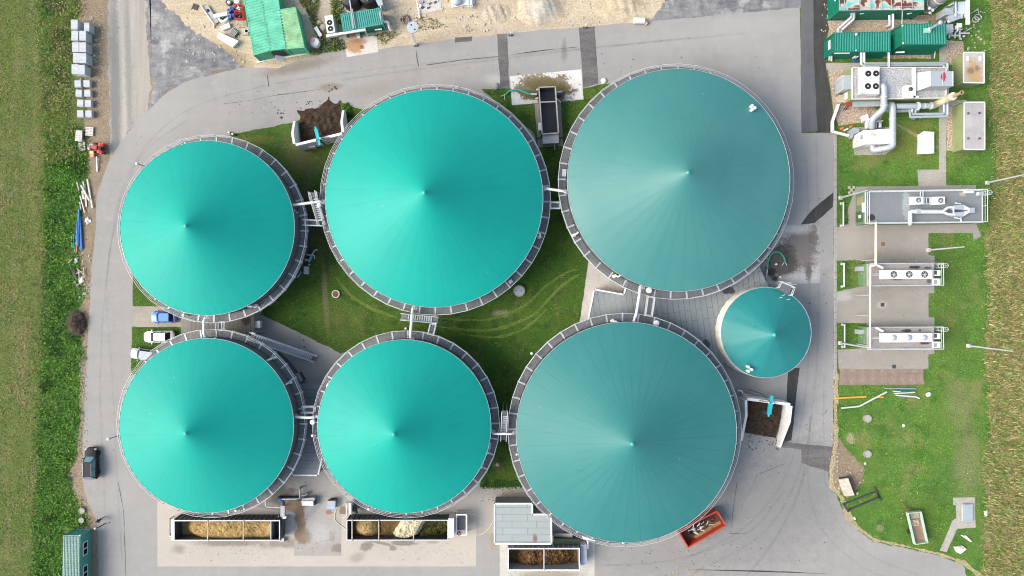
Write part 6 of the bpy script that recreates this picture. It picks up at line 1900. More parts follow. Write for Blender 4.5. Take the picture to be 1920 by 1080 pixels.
cabinet('white and red bag of waste beside the white machine casing', 'Y1', [(620,500),(770,415),(800,500),(660,555)],.0,.45, 'offwhite', 'offwhite', 'waste_bag', 'bag')
tb = thing('slatted_crate', 'dark grey slatted crate beside the long white ribbed bin', 'crate', (*X('Y1', 880,610,0)[:2],0), None, R(-38))
for k in range(5):
    MB().box(-.5 + k * .22,-.38 + k * .22,-.45,.45,.35,.42).build('slat', M['steel'], tb, True)
MB().box(-.52,.6,-.45,.45,.02,.34).build('body', M['darksteel'], tb, True)
pt = thing('empty_pallet', 'weathered pallet against the pale green container', 'pallet', X('Y1', 1035,445,0).to_tuple(), 'pallets on the sand', R(5))
pallet_mb(1.2,1.0).build('deck', M['wood'], pt, True)
bk = thing('bucket_crate', 'small pale crate with a blue bucket against the pale green container', 'crate', (*X('Y1', 1075,585,0)[:2],0))
pbox(MB(), 'Y1', rect(1015,530,1135,640),.02,.35).build('crate', M['wood'], bk)
p = X('Y1', 1100,570,.7)
MB().lathe((p.x, p.y),[(.22,.36),(.27,.68),(.25,.68),(.2,.4),(.001,.4)],18).build('bucket', M['drum_blue'], bk, smooth=40)
MB().torus((p.x, p.y, .69),.29,.04,18,5).build('rim', M['white'], bk)
for lab, x, y, r in (('black and white cable reel at the frame edge above the blue drums', 770,40,.45),('pale cable reel at the frame edge, east of the black and white reel', 915,15,.4)):
    p = X('Y1', x, y, .5)
    t = thing('cable_reel', lab, 'reel', (p.x, p.y, 0), 'cable reels')
    MB().cyl((p.x, p.y), r, .42,.5,22).cyl((p.x, p.y), r, .0,.08,22).build('flange', M['darksteel'] if x < 800 else M['offwhite'], t)
    MB().cyl((p.x, p.y), r * .55,.08,.42,16).cyl((p.x, p.y), r * .5,.502,.52,16).build('drum', M['offwhite'], t)
it = thing('water_tank', 'round white tank with an orange valve on the weeds beside the green containers', 'tank', (*X('B', 900,285,0)[:2],0))
p = X('B', 898,282,1.1)
MB().lathe((p.x, p.y),[(.68,.0),(.70,.9),(.62,1.05),(.3,1.12),(.001,1.13)],26).build('shell', M['offwhite'], it, smooth=40)
q = X('B', 885,268,1.2)
MB().lathe((q.x, q.y),[(.3,1.08),(.3,1.24),(.001,1.27)],18).build('lid', pmat('salmon_lid', (.62,.26,.19),.6), it, smooth=40)
MB().bar(X('B', 870,312,.3), X('B', 925,318,.3),.08).build('skid', M['galv'], it)
cabinet('narrow white box lying in the weeds west of the twin-fan cooler', 'B', [(895,190),(915,178),(948,235),(932,248)],.02,.5, 'offwhite', 'white', 'utility_box', 'box')
def stone(label, crop, x, y, r, c, h=.6):
    p = X(crop, x, y, .2)
    m = MB().ball((p.x, p.y, r * .25), r, 8, h)
    m.v = [(a + r * .3 * mnoise.noise(Vector((a * 1.5 / r, b * 1.5 / r, c_ + x))), b + r * .3 * mnoise.noise(Vector((a * 1.5 / r + 5, b * 1.5 / r, c_))), max(.0, c_)) for a, b, c_ in m.v]
    m.solo('boulder', pmat('boulder_' + ('pale' if c[0] > .4 else 'grey' if c[0] < .3 else 'tan'), c, .9,0,.25), label, 'boulder', 'boulders lying about', 50)
for a in (('tan boulder in the weeds northwest of the twin-fan cooler', 'B', 930,152,.42,(.36,.30,.22)),('tan-grey boulder just west of the twin-fan cooler', 'B', 958,182,.55,(.31,.28,.22)),('grey boulder between the north road and the upper bright teal tank', 'C', 465,582,.55,(.26,.25,.23)),('white boulder at the corner of the dark trench strip by the dusty grey-teal tank', 'C', 1195,545,.45,(.62,.60,.56)),
          ('white stone on the lawn east of the lying grey pipes', 'F', 1005,830,.38,(.66,.66,.66)),('small pale stone in the lawn near the east edge of the upper manhole', 'G', 703,65,.25,(.60,.56,.50)),('pale stone beside the narrow strip of grass below the narrow stair', 'T', 358,938,.3,(.50,.47,.40)),('tan boulder half under the north railing of the upper bright teal tank', 'C', 210,600,.4,(.36,.26,.20))):
    stone(*a)
def sand_heap(label, px, py, rx, ry, h, k):
    c = W(px, py)
    vs, fs, n = [],[],40
    for j in range(n + 1):
        for i in range(n + 1):
            u, v = i / n * 2 - 1, j / n * 2 - 1
            q = Vector((c.x + u * rx, c.y + v * ry, k))
            d = math.hypot(u, v) + .25 * mnoise.noise(q * .5)
            z = h * max(0,1 - d) ** 1.1
            z += min(1, z * 4) * (.16 * mnoise.noise(Vector((q.x * 1.6 + q.y * .6, q.y * .25, k))) + .07 * mnoise.noise(q * 3))
            vs.append((q.x, q.y, z - .03))
    for j in range(n):
        for i in range(n):
            a = j * (n + 1) + i
            fs.append((a, a + 1, a + n + 2, a + n + 1))
    MB().add(vs, fs).solo('sand_heap', M['sand'], label, 'heap', 'low sand heaps', 60)
sand_heap('low ridged sand heap at the north edge, west of the white ribbed pipe', 1015,14,4.2,3.4,1.2,1)
sand_heap('low sand heap at the north edge nearest the dark asphalt', 1165,8,4.5,2.6,.8,2)
sand_heap('small sand heap just north of the narrow trench strip', 930,26,2.2,1.8,.6,3)
# posts and pipe ends along the north kerb
for lab, x, y in (('white marker post with its shadow as a black slab at the narrow trench strip', 565,238),('white marker post with its shadow as a black slab at the wide trench strip', 1070,185)):
    p = X('C', x, y, 0)
    t = thing('marker_post', lab, 'post', (p.x, p.y, 0), 'white marker posts')
    MB().bar((p.x, p.y, .05),(p.x, p.y, 1.3),.14).build('post', M['white'], t)
    MB().box(p.x - .3, p.x + .4, p.y - .16, p.y + .1,0,.07).build('base', M['black'], t)  # black slab drawn in place of the post's cast shadow
wp = thing('drain_pipe', 'white ribbed pipe with a reddish cap at the sand edge by the dark asphalt', 'pipe', (*X('C', 1445,140,0)[:2],0))
pr = MB()
pr.tube([X('C', 1397,139,.45), X('C', 1470,141,.45)],.42,14)
for k in range(7):
    pr.tube([X('C', 1400 + k * 11,139,.45), X('C', 1404 + k * 11,139,.45)],.46,14)
pr.build('barrel', M['offwhite'], wp, smooth=40)
MB().tube([X('C', 1470,141,.4), X('C', 1485,160,.2)],.3,10).build('spigot', pmat('pinkish_clay', (.55,.36,.31),.8), wp, smooth=40)
bb = thing('striped_bollard', 'short black and white striped bollard lying at the grass corner north of the west upper tank', 'bollard', (*X('B', 340,903,0)[:2],0))
bb['label'] = 'black and white striped bollard at the grass corner by the west upper tank'
for k in range(4):
    MB().tube([X('B', 316 + k * 12,891 + k * 5,.25), X('B', 327 + k * 12,896 + k * 5,.25)],.14,10).build('band', M['white'] if k % 2 == 0 else M['black'], bb)
# concrete slabs with fittings at the top edge
sheet('concrete_pad', [(770 + q[0] / 13.714, q[1] / 13.714) for q in ((170,-500),(720,-600),(800,245),(240,355))],6, M['pale_concrete'],.05)
MB().bar(X('Y3', 140,-60,.6), X('Y3', 225,460,.2),.13).solo('white_pole', M['white'], 'white pole lying along the west edge of the pale slab on the sand', 'pole')
for lab, x, y in (('white capped stub on the pale slab on the sand', 235,155),('grey fitting box on the pale slab on the sand', 285,40)):
    p = X('Y3', x, y, .3)
    (MB().cyl((p.x, p.y),.2,0,.3,14).lathe((p.x, p.y),[(.26, .28),(.26, .34),(.001, .36)],14) if y > 100 else MB().obox((p.x, p.y),.35,.4,0,.3).obox((p.x, p.y),.4,.1, .302, .34)).solo('pipe_fitting', M['white'] if y > 100 else M['steel'], lab, 'fitting')
for k, (x, y) in enumerate(((490,90),(450,200),(620,60),(300,195))):
    p = X('Y3', x, y, .1)
    MB().torus((p.x, p.y, .06),.13,.05,12,5).obox((p.x + .2, p.y + .1),.3,.12,.0,.1, k).solo('pipe_clamp', M['black'], 'black pipe clamp on the pale slab on the sand, %s one' % ['middle', 'southern', 'northeastern', 'westernmost'][k], 'clamp', 'black clamps on the slab')
sk2 = thing('gas_skid', 'white skid with a grey vessel and twin pipes at the north frame edge', 'skid', (*X('Y3', 1330,20,0)[:2],0))
pbox(MB(), 'Y3', [(1025,-400),(1600,-450),(1650,80),(1060,195)],.0,.25).build('base', M['whiteconc'], sk2)
p = X('Y3', 1180,-40,1.2)
MB().lathe((p.x, p.y),[(.75,.26),(.75,.9),(.5,1.15),(.001,1.2)],24).build('vessel', M['duct'], sk2, smooth=40)
pbox(MB(), 'Y3', [(1080,60),(1300,40),(1300,75),(1090,105)],.26,.5).build('vessel_frame', M['steel'], sk2)
for x in (1480,1565):
    t2 = MB().tube([X('Y3', x - 25,-300,.7), X('Y3', x, 130,.7)],.22,10)
    e_ = t2.build('pipe', M['white'], sk2, smooth=40)
    p = X('Y3', x, 150,.7)
    MB().torus((p.x, p.y, .7),.16,.07,14,6).build('flange', M['rail'], e_)
# site cabin in the southwest
zt = 2.75
P = [X('J', *q, zt) for q in ((460,788),(578,788),(570,1360),(450,1360))]
sc_ = container('sea-green site cabin with two white-framed windows at the southwest corner', 'cabin', P, zt, 'cabin_green', 'cabin_roof', name='site_cabin', along=None, pitch=.36, rimm='cabin_roof')
for ch in list(sc_.children):
    if ch.name.startswith('wall_panel'):
        bpy.data.objects.remove(ch)
cx = sum(P, Vector()) / 4
MB().prism([(cx.x + (p.x - cx.x) * .985, cx.y + (p.y - cx.y) * .995) for p in P],.1, zt - .1).build('wall', M['cabin_green'], sc_)
# ribs of the cabin roof run along its length: add them as a strip of battens
bt = MB()
for k in range(11):
    u = (k + .5) / 11
    a, b = P[0].lerp(P[1], u), P[3].lerp(P[2], u)
    bt.bar((a.x, a.y - .1, zt + .045),(b.x, b.y, zt + .045),.09,.06)
bt.build('roof_battens', pmat('pale_cabin_ribs', (.24,.36,.32),.6,0,.15), sc_)
xw = (P[1].x + P[2].x) / 2 * 1.0
for yy in ((838,936),(1010,1110)):
    a, b = X('J', 605, yy[0],1.9), X('J', 605, yy[1],1.9)
    xe = cx.x + (P[1].x - cx.x) * .985
    w = MB().box(xe - .02, xe + .05, b.y, a.y, .95,2.05).build('window', M['white'], sc_)
    m_ = (a.y + b.y) / 2
    for (y0, y1) in ((b.y + .12, m_ - .06),(m_ + .06, a.y - .12)):
        MB().box(xe + .052, xe + .06, y0, y1,1.07,1.93).build('pane', M['car_glass'], w)
MB().ball((P[1].x + .08, P[1].y + .05, zt + .06),.12,6).build('corner_lamp', M['white'], sc_)
# ------------------------------------------------------------------ red skip beside the big grey-teal tank
zt = 1.95
A = [X('SK', *q, zt) for q in ((130,610),(910,195),(1085,490),(325,935))]
rs = thing('red_skip', 'open red skip of black and white scrap beside the big grey-teal tank', 'skip', (*(sum(A, Vector()) / 4)[:2],0))
cc = sum(A, Vector()) / 4
for i in range(4):
    a, b = A[i], A[(i + 1) % 4]
    n = (cc - (a + b) / 2); n.z = 0; n.normalize()
    d = (b - a).normalized() * (.0 if i % 2 else -.075)
    MB().prism([(p.x, p.y) for p in (a - d * 1, b + d * 1, b + d + n * .07, a - d + n * .07)],.2, zt - .06).build('side_wall', M['red_paint'], rs)
rm = MB()
for i in range(4):
    rm.bar(A[i], A[(i + 1) % 4],.2,.16)
rm.build('rim', pmat('scuffed_red_rim', (.40,.055,.03),.6,0,.2,2,(.3,.09,.05),.4), rs)
MB().prism([(cc.x + (p.x - cc.x) * .97, cc.y + (p.y - cc.y) * .97) for p in A],.2,.3).build('floor', pmat('rusty_skip_floor', (.16,.07,.05),.8,0,.3,2,(.07,.05,.045),.6), rs)
lk = MB().bar(A[3].lerp(A[2],.25) + Vector((0,0,-1.2)) - (A[3] - A[0]).normalized() * .34, A[3].lerp(A[2],.97) + Vector((0,0,-1.2)) - (A[3] - A[0]).normalized() * .34,.5,.3)
lk.solo('straw_layer', fill_mat('straw_in_skip', [(.09,.05,.025),(.24,.16,.08),(.36,.27,.15)],2.5), 'tan strip of straw along the south wall inside the red skip', 'straw')
for k in range(16):
    u, v = random.uniform(.24,.88), random.uniform(.12,.6)
    p = A[0].lerp(A[1], u).lerp(A[3].lerp(A[2], u), v)
    m = MB().torus((p.x, p.y, .45 + .05 * k),.30,.10,18,7)
    q = MB().torus((p.x, p.y, .45 + .05 * k),.19,.03,14,5)
    m.add(q.v, q.f)
    m.solo('old_scrap', M['tyre'], 'black scrap tyre lying in the tangle inside the red skip', 'scrap', 'tyres in the red skip', 60)
for k in range(14):
    u, v = random.uniform(.28,.68), random.uniform(.30,.62)
    p = A[0].lerp(A[1], u).lerp(A[3].lerp(A[2], u), v)
    pts = [Vector((p.x, p.y, 1.3))]
    a = random.random() * 6.28
    for _ in range(4):
        a += random.uniform(-1,1)
        pts.append(pts[-1] + Vector((math.cos(a) * .16, math.sin(a) * .16, random.uniform(-.05, .05))))
    MB().tube(spline(pts, 3),[random.uniform(.03,.07)] * (len(spline(pts, 3))),7).solo('plastic_strip', M['white'], 'curled white plastic strip in the tangle inside the red skip', 'scrap', 'white strips in the red skip', 60)
# ------------------------------------------------------------------ combined heat and power plant, northeast
def hall(label, P, zt, wallm, roofm, pitch=.36, along=None, name='plant_building', wall_pitch=.3, group=None):
    return container(label, 'building', P, zt, wallm, roofm, name=name, along=along, pitch=pitch, z0=.05, group=group)
# long open-roofed hall at the frame edge
zt = 3.4
P = [X('G1', *q, zt) for q in ((275,-330),(1600,-340),(1600,155),(275,175))]
h1 = hall('deep green hall at the north edge with rusty bays on its roof', P, zt, 'plant_green', 'plant_green')
def rustbay_mat():
    t = NT('puddled_roof_bays', .55,.4)
    Pp = t.pos()
    n = t.noise(Pp, .75,2,.45,.3)
    r = t.node('ShaderNodeValToRGB')
    r.color_ramp.interpolation = 'EASE'
    els = [(.34,(.10,.40,.38)),(.45,(.17,.46,.43)),(.50,(.42,.42,.36)),(.565,(.45,.37,.31)),(.60,(.14,.055,.04)),(.72,(.09,.035,.028))]
    r.color_ramp.elements[0].position, r.color_ramp.elements[0].color = els[0][0],(*els[0][1],1)
    r.color_ramp.elements[1].position, r.color_ramp.elements[1].color = els[-1][0],(*els[-1][1],1)
    for p_, c_ in els[1:-1]:
        e = r.color_ramp.elements.new(p_); e.color = (*c_, 1)
    t.set(r.inputs[0], n)
    return t.color(r.outputs[0])
M['rustbay'] = rustbay_mat()
xs = [280,360,605,770,935,1090,1250,1425,1595]
for i in range(8):
    q = [X('G1', *k, zt + .12) for k in ((xs[i] + 9,-320),(xs[i + 1] - 9,-320),(xs[i + 1] - 9,150),(xs[i] + 9,162))]
    MB().prism([(k.x, k.y) for k in q], zt + .06, zt + .12).build('roof_bay', M['rustbay'], h1)
rb = MB()
for x in xs:
    rb.bar(X('G1', x, -330, zt + .35), X('G1', x, 155, zt + .35),.06)
rb.bar(X('G1', 275,115, zt + .4), X('G1', 1600,105, zt + .4),.05).bar(X('G1', 275,160, zt + .2), X('G1', 1600,150, zt + .2),.05)
rb.build('roof_rail', M['galv'], h1)
for x in (640,1375):
    pbox(MB(), 'G1', [(x - 40,210),(x + 30,195),(x + 45,205),(x - 25,222)],2.3,2.4).build('wall_light', M['white'], h1)
MB().ball(X('G1', 215,8,3.0),.12,5).build('alarm_horn', M['white'], h1)
# twin-block green building
zt = 3.1
P = [X('G1', *q, zt) for q in ((205,515),(1075,495),(1075,800),(195,805))]
b2 = hall('low deep green ribbed block with a white sign on its west end', P, zt, 'plant_green', 'plant_roof')
sgp = X('G1', 140,705,1.6)
xw = min(p.x for p in P)
MB().box(xw - .03, xw + .04, sgp.y - .65, sgp.y + .65,1.35,1.95).build('sign_board', M['white'], b2)
MB().ball(X('G1', 545,535, zt + .15),.26,6,.7).build('roof_cowl', M['duct'], b2, smooth=60)
MB().ball(X('G1', 545,785, zt + .1),.16,5,.7).build('roof_cowl', M['duct'], b2, smooth=60)
MB().bar(X('G1', 200,830,2.7), X('G1', 440,828,2.7),.14).build('wall_lamp', M['white'], b2)
zt = 4.4
P = [X('G1', *q, zt) for q in ((1250,385),(1935,360),(1950,690),(1255,690))]
b3 = hall('taller deep green ribbed block joined to the east end of the low one', P, zt, 'plant_green', 'plant_roof')
pbox(MB(), 'G2', rect(300,475,405,550), zt, zt + .25).build('roof_hatch', pmat('pale_green_hatch', (.22,.44,.36),.6), b3)
MB().bar(X('G1', 1160,818,2.6), X('G1', 1295,812,2.6),.2,.1).build('wall_lamp', M['white'], b3)
for q in ((1265,400),(1275,675)):
    MB().ball(X('G1', *q, zt + .08),.13,5).build('corner_lamp', M['white'], b3)
def plain_pipe(label, pts, r, mat='rail', name='service_pipe', group=None, fr=.25):
    return MB().tube(fillet(pts, fr), r, 9).solo(name, M[mat], label, 'pipe', group, 50)
pg = 'pale pipes around the green plant buildings'
plain_pipe('west one of two pale pipes slanting between hall and low green block', pp('G1', [(475,190,2.6),(475,260,1.6),(265,450,1.0),(265,505,1.6)],1),.2, group=pg)
plain_pipe('east one of two pale pipes slanting between hall and low green block', pp('G1', [(512,190,2.6),(512,290,1.6),(310,480,1.0),(312,505,1.6)],1),.17, group=pg)
plain_pipe('pale pipe with a white elbow end south of the green hall, western one', pp('G1', [(1060,235,2.5),(1065,395,2.0),(1005,412,.6)],1),.17, group=pg)
plain_pipe('pale pipe with a white elbow end south of the green hall, eastern one', pp('G1', [(1115,215,2.5),(1118,440,2.0),(1060,462,.6)],1),.17, group=pg)
plain_pipe('thin grey mast cable between the hall and the taller green block', pp('G1', [(1262,150,3.4),(1255,380,3.9)],3),.05, group=pg)
plain_pipe('pale pipe dropping from the low green block to the pipe rack, western one', pp('G1', [(622,815,2.6),(622,1010,2.2),(700,1040,2.0),(960,1040,2.0)],2),.19, group=pg)
plain_pipe('pale pipe dropping from the low green block to the pipe rack, eastern one', pp('G1', [(665,815,2.6),(665,975,2.2),(740,1000,2.0),(960,1000,2.0)],2),.19, group=pg)
plain_pipe('white downpipe at the west end wall of the low green block, outer one', pp('G1', [(125,870,1.2),(125,930,.4)],1),.14, 'white', group=pg)
plain_pipe('white downpipe at the west end wall of the low green block, inner one', pp('G1', [(158,860,1.2),(158,945,.3)],1),.14, 'white', group=pg)
plain_pipe('pale conduit running south from the joint of the two green blocks', pp('G1', [(1042,800,2.8),(1042,1060,2.8)],2),.08, group=pg)
plain_pipe('second pale conduit beside the first at the joint of the two green blocks', pp('G1', [(1062,800,2.8),(1062,1060,2.8)],2),.06, group=pg)
vl = thing('valve_group', 'blue valve pair with white caps at the foot of the low green block', 'valve', (*X('G1', 525,920,.4)[:2],0))
for x in (520,560):
    p = X('G1', x, 880,.9)
    MB().cyl((p.x, p.y),.16,.3,.9,12).ball((p.x, p.y, .95),.18,5).build('cap', M['white'], vl, smooth=50)
MB().torus(X('G1', 520,945,.5),.2,.05,14,5).tube([X('G1', 480,940,.4), X('G1', 575,945,.4)],.12,8).build('handwheel', M['blue_paint'], vl)
# pipe rack to the east
rk = thing('pipe_rack', 'pale blue-grey pipe rack running east then south round the gravel-roofed unit', 'pipes', (*X('D', 800,440,1)[:2],0))
A1 = pp('D', [(435,428),(995,425),(995,785),(745,790)],2.2)
A2 = pp('D', [(435,444),(972,440),(972,768),(760,770)],2.2)
for a in (A1, A2):
    MB().tube(fillet(a, .3),.19,9).build('pipe', M['duct'], rk, smooth=50)
MB().tube(fillet(pp('D', [(745,790,2.2),(740,745,1.8),(770,720,1.6)],2),.2),.17,8).build('pipe', M['duct'], rk, smooth=50)
sp_ = MB()
for q in ((480,436),(640,436),(800,434),(960,432),(984,560),(984,700),(860,780)):
    p = X('D', *q, 2.0)
    sp_.bar((p.x, p.y, 0),(p.x, p.y, 2.0),.1)
    sp_.bar((p.x - .4, p.y - .4 * 0,2.0),(p.x + .4, p.y, 2.0),.08)
sp_.build('supports', M['galv'], rk)
# gravel-roofed engine container
zt = 3.0
P = [X('D', *q, zt) for q in ((352,458),(985,458),(985,662),(352,670))]
eu = thing('engine_container', 'gravel-roofed olive container with a white four-fan cooler on top', 'container', (*(sum(P, Vector()) / 4)[:2],0))
xy = [(p.x, p.y) for p in P]
MB().prism(xy, .05, zt - .12).build('wall', M['olive'], eu)
M['gravelroof'] = ground_mat('roof_gravel', (.40,.40,.41),(.31,.31,.32),.45,.3,1.5,6.0, bump=.8)
MB().prism(xy, zt - .118, zt - .05).build('gravel_roof', M['gravelroof'], eu)
pr = MB()
for i in range(4):
    pr.bar(P[i] + Vector((0,0,.02)), P[(i + 1) % 4] + Vector((0,0,.02)),.16,.24)
pr.build('parapet', pmat('cream_parapet', (.50,.49,.42),.7,0,.1), eu)
zf = 4.3
fan_cooler('big white square cooler with four black fans on the gravel roof', [X('D', *q, zf) for q in ((415,450),(536,450),(536,635),(415,628))], zt, zf, [X('D', *q, zf) for q in ((460,497),(513,496),(458,582),(511,582))],.40, blades=9)
dh = thing('duct_hood', 'large silver air duct hood with a red patch on the gravel roof', 'duct', (*X('D', 900,540, zt)[:2], zt))
z1, z2 = zt + .4, zt + 1.9
d1 = [X('D', *q, z1) for q in ((788,490),(788,615))]
d2 = [X('D', *q, z2) for q in ((880,480),(880,582))]
d3 = [X('D', *q, z2) for q in ((1032,480),(1032,582))]
m = MB()
vs = []
for a, b in ((d1[0], d1[1]),(d2[0], d2[1]),(d3[0], d3[1])):
    vs += [a, b, Vector((a.x, a.y, zt + .02)), Vector((b.x, b.y, zt + .02))]
m.add(vs, [(0,1,5,4),(4,5,9,8),(0,4,6,2),(4,8,10,6),(1,3,7,5),(5,7,11,9),(8,9,11,10),(0,2,3,1)])
m.build('hood', M['duct'], dh)
sm_ = MB()
for a, b in ((d1[0], d1[1]),(d2[0], d2[1]),(d3[0], d3[1])):
    sm_.bar(a, b, .09,.09)
sm_.bar(d2[0].lerp(d3[0],.55), d2[1].lerp(d3[1],.55),.06,.07)
sm_.build('seam', M['rail'], dh)
q = [X('D', *k, z2 + .02) for k in ((962,490),(980,488),(985,520),(972,556),(950,525),(952,508))]
MB().prism([(k.x, k.y) for k in q], z2 + .005, z2 + .02).build('red_patch', pmat('dark_red_patch', (.33,.025,.04),.6), dh)
wf = thing('fan_stand', 'white steel frame with a small round fan on the gravel roof', 'frame', (*X('D', 745,600, zt)[:2], zt))
MB().bar(X('D', 768,456, zt + .7), X('D', 768,660, zt + .7),.45,.2).bar(X('D', 700,655, zt + .7), X('D', 800,655, zt + .7),.3,.2).build('frame', M['white'], wf)
pbox(MB(), 'D', [(712,575),(765,572),(765,655),(712,655)], zt, zt + .9).build('fan_box', M['white'], wf)
p = X('D', 747,601, zt + .95)
MB().cyl((p.x, p.y),.3, zt + .9, zt + 1.0,18).ball((p.x, p.y, zt + 1.0),.24,6,.5).build('fan', M['darksteel'], wf, smooth=50)
eh = thing('intake_hood', 'silver box hood on the west end of the gravel-roofed container', 'duct', (*X('D', 300,570,1)[:2],0))
za, zc_ = 1.2,2.7
q1 = [X('D', *k, za) for k in ((245,545),(245,635))]
q2 = [X('D', *k, zc_) for k in ((292,507),(345,505),(345,600),(290,605))]
m = MB().add([q1[0], q1[1], q2[0], q2[1], q2[2], q2[3]] + [Vector((p.x, p.y, .7)) for p in (q1[0], q1[1], q2[2], q2[1])],[(0,1,5,2),(2,5,4,3),(1,7,8,4),(1,4,5),(0,2,3),(0,3,9,6),(0,6,7,1)])
m.build('hood', M['duct'], eh)
MB().bar(q1[0], q2[0],.07).bar(q1[1], q2[3],.07).bar(q2[0], q2[3],.07).build('seam', M['rail'], eh)
cabinet('tan louvred box at the foot of the silver box hood', 'D', [(262,645),(312,638),(312,690),(262,690)],.0,1.0, 'tanbox' if 'tanbox' in M else 'wood')
cabinet('white meter box against the olive end wall below the silver hood', 'D', [(315,620),(335,618),(335,665),(315,668)],.3,1.6, 'white')
# cable tray, ducts and exhaust system
ct = thing('cable_tray', 'pale ribbed cable tray along the south side of the gravel-roofed container', 'tray', (*X('D', 450,705,1)[:2],0))
pbox(MB(), 'D', [(360,685),(552,682),(552,716),(360,722)],1.4,1.7).build('cover', M['duct'], ct)
lgm = MB()
for x in (375,460,540):
    p = X('D', x, 702,1.4)
    lgm.bar((p.x, p.y, 0),(p.x, p.y, 1.4),.1)
lgm.build('leg', M['galv'], ct)
ex = thing('exhaust_duct', 'fat silver duct bending from the gravel roof down to the white silencer box', 'duct', (*X('D', 560,690,1)[:2],0), 'fat silver ducts')
MB().tube(fillet(pp('D', [(545,585, zt),(560,578, zt + .9),(566,600, zt + .9),(566,735, zt + .2),(500,790,2.6),(484,815,2.2),(484,865,1.6)],2),.5),.46,14).build('duct', M['duct'], ex, smooth=50)
MB().tube([X('D', 566,650, zt + .72), X('D', 566,655, zt + .7)],.5,14).tube([X('D', 566,705, zt + .42), X('D', 566,710, zt + .38)],.5,14).build('band', M['rail'], ex, smooth=50)
ex2 = thing('exhaust_duct', 'fat silver duct running south along the east side of the white silencer box', 'duct', (*X('D', 622,850,1)[:2],0), 'fat silver ducts')
MB().tube(fillet(pp('D', [(600,712,1.8),(622,706,2.4),(625,730,2.6),(625,985,2.6),(590,998,2.4),(520,1010,1.6),(492,1015,1.2),(488,985,1.2)],2),.55),.46,14).build('duct', M['duct'], ex2, smooth=50)
MB().tube([X('D', 625,800,2.6), X('D', 625,805,2.6)],.5,14).tube([X('D', 625,900,2.6), X('D', 625,905,2.6)],.5,14).tube([X('D', 545,1004,1.95), X('D', 540,1005,1.9)],.5,14).build('band', M['rail'], ex2, smooth=50)
ex3 = thing('exhaust_duct', 'fat silver duct leading east to the foot of the cream chimney', 'duct', (*X('D', 770,720,1)[:2],0), 'fat silver ducts')
MB().tube(pp('D', [(645,718),(885,714)],2.3),.42,14).build('duct', M['duct'], ex3, smooth=50)
MB().tube(pp('D', [(640,748),(800,742)],1.5),.3,12).tube(pp('D', [(590,745),(645,748)],1.5),.34,12).build('lower_duct', M['steel'], ex3, smooth=50)
MB().tube(pp('D', [(790,716),(800,716)],2.3),.62,16).tube(pp('D', [(880,714),(887,714)],2.3),.52,14).tube(pp('D', [(835,715),(839,715)],2.3),.46,14).build('flange', M['rail'], ex3, smooth=50)
MB().tube(fillet(pp('D', [(760,725,2.0),(750,790,1.5),(770,800,1.0)],2),.2),.2,9).tube(pp('D', [(785,730),(775,770)],1.7),.2,9).build('branch', M['duct'], ex3, smooth=50)
sf = MB()
for x in (670,740,850):
    p = X('D', x, 716,1.8)
    sf.bar((p.x, p.y, 0),(p.x, p.y, 1.9),.14)
sf.build('support', M['galv'], ex3)
# chimney
ch_ = thing('chimney', 'cream insulated chimney with a thin brown flue pipe at its top', 'chimney', (*W(1749,197,0)[:2],0))
b = W(1749,197,0)
rel = W(1749,197.5,0)
ztop = H - (H) * ((1749 - 960) / (1783 - 960))
MB().lathe((b.x, b.y),[(.60,.0),(.60,.5),(.54,.6),(.54,4.4),(.58,4.45),(.58,4.75),(.35,4.8),(.001,4.82)],22).build('jacket', pmat('cream_jacket', (.62,.56,.42),.55,0,.1,1.5,(.42,.27,.12),.45), ch_, smooth=50)
MB().lathe((b.x, b.y),[(.22,4.7),(.22,6.5),(.30,6.52),(.30,6.68),(.20,6.68),(.17,6.2)],16).build('flue', pmat('brown_flue', (.36,.26,.18),.6,.2,.15), ch_, smooth=50)
MB().cyl((b.x, b.y),.175,6.1,6.45,14).build('flue_opening', M['black'], ch_)
# white silencer box with rust
ws = thing('silencer_box', 'white sheet-metal silencer box with rust streaks on the concrete slab', 'machine', (*X('D', 500,930,1)[:2],0))
M['rustywhite'] = pmat('white_sheet_with_rust', (.74,.74,.72),.5,0,.06,1.0,(.42,.17,.08),.75,.4,0,.8)
z1 = 2.5
q = [X('D', *k, z1) for k in ((430,880),(612,868),(612,968),(430,975))]
lo = [X('D', *k, 1.3) for k in ((383,905),(383,992))]
m = MB().add([lo[0], lo[1], q[3], q[0], q[1], q[2]] + [Vector((p.x, p.y, .1)) for p in (lo[0], lo[1], q[2], q[1])],[(0,1,2,3),(3,2,5,4),(1,7,8,5),(1,5,2),(0,3,4),(0,4,9,6),(0,6,7,1),(4,5,8,9)])
m.build('casing', M['rustywhite'], ws)
pbox(MB(), 'D', rect(413,910,428,938), z1 - .4, z1 - .1).build('vent_grille', M['steel'], ws)
MB().bar(X('D', 383,948,1.35), X('D', 430,928, z1),.06).bar(q[3], q[2],.06).bar(lo[1], q[3],.06).build('seam', M['rail'], ws)
sheet('concrete_pad', [(1500 + a / 3.6, b / 3.6) for a, b in ((365,860),(650,855),(640,1000),(568,1045),(365,1048))],7, M['path'],.04)
qd = thing('turbo_unit', 'cluster of grey ducts feeding the north side of the white silencer box', 'machine', (*X('D', 470,840,1)[:2],0))
MB().tube(fillet(pp('D', [(452,865,1.4),(450,825,1.6),(470,800,1.8)],1),.3),.34,12).build('inlet', M['duct'], qd, smooth=50)
pbox(MB(), 'D', [(437,775),(455,770),(470,805),(445,810)],.6,1.9).build('side_flap', M['offwhite'], qd)
pbox(MB(), 'D', rect(475,815,520,862),.2,1.5).build('body', M['steel'], qd)
MB().tube(pp('D', [(540,862),(540,815)],1.3),.25,10).tube(pp('D', [(490,822),(560,815)],1.9),.1,8).build('pipe', M['duct'], qd, smooth=50)
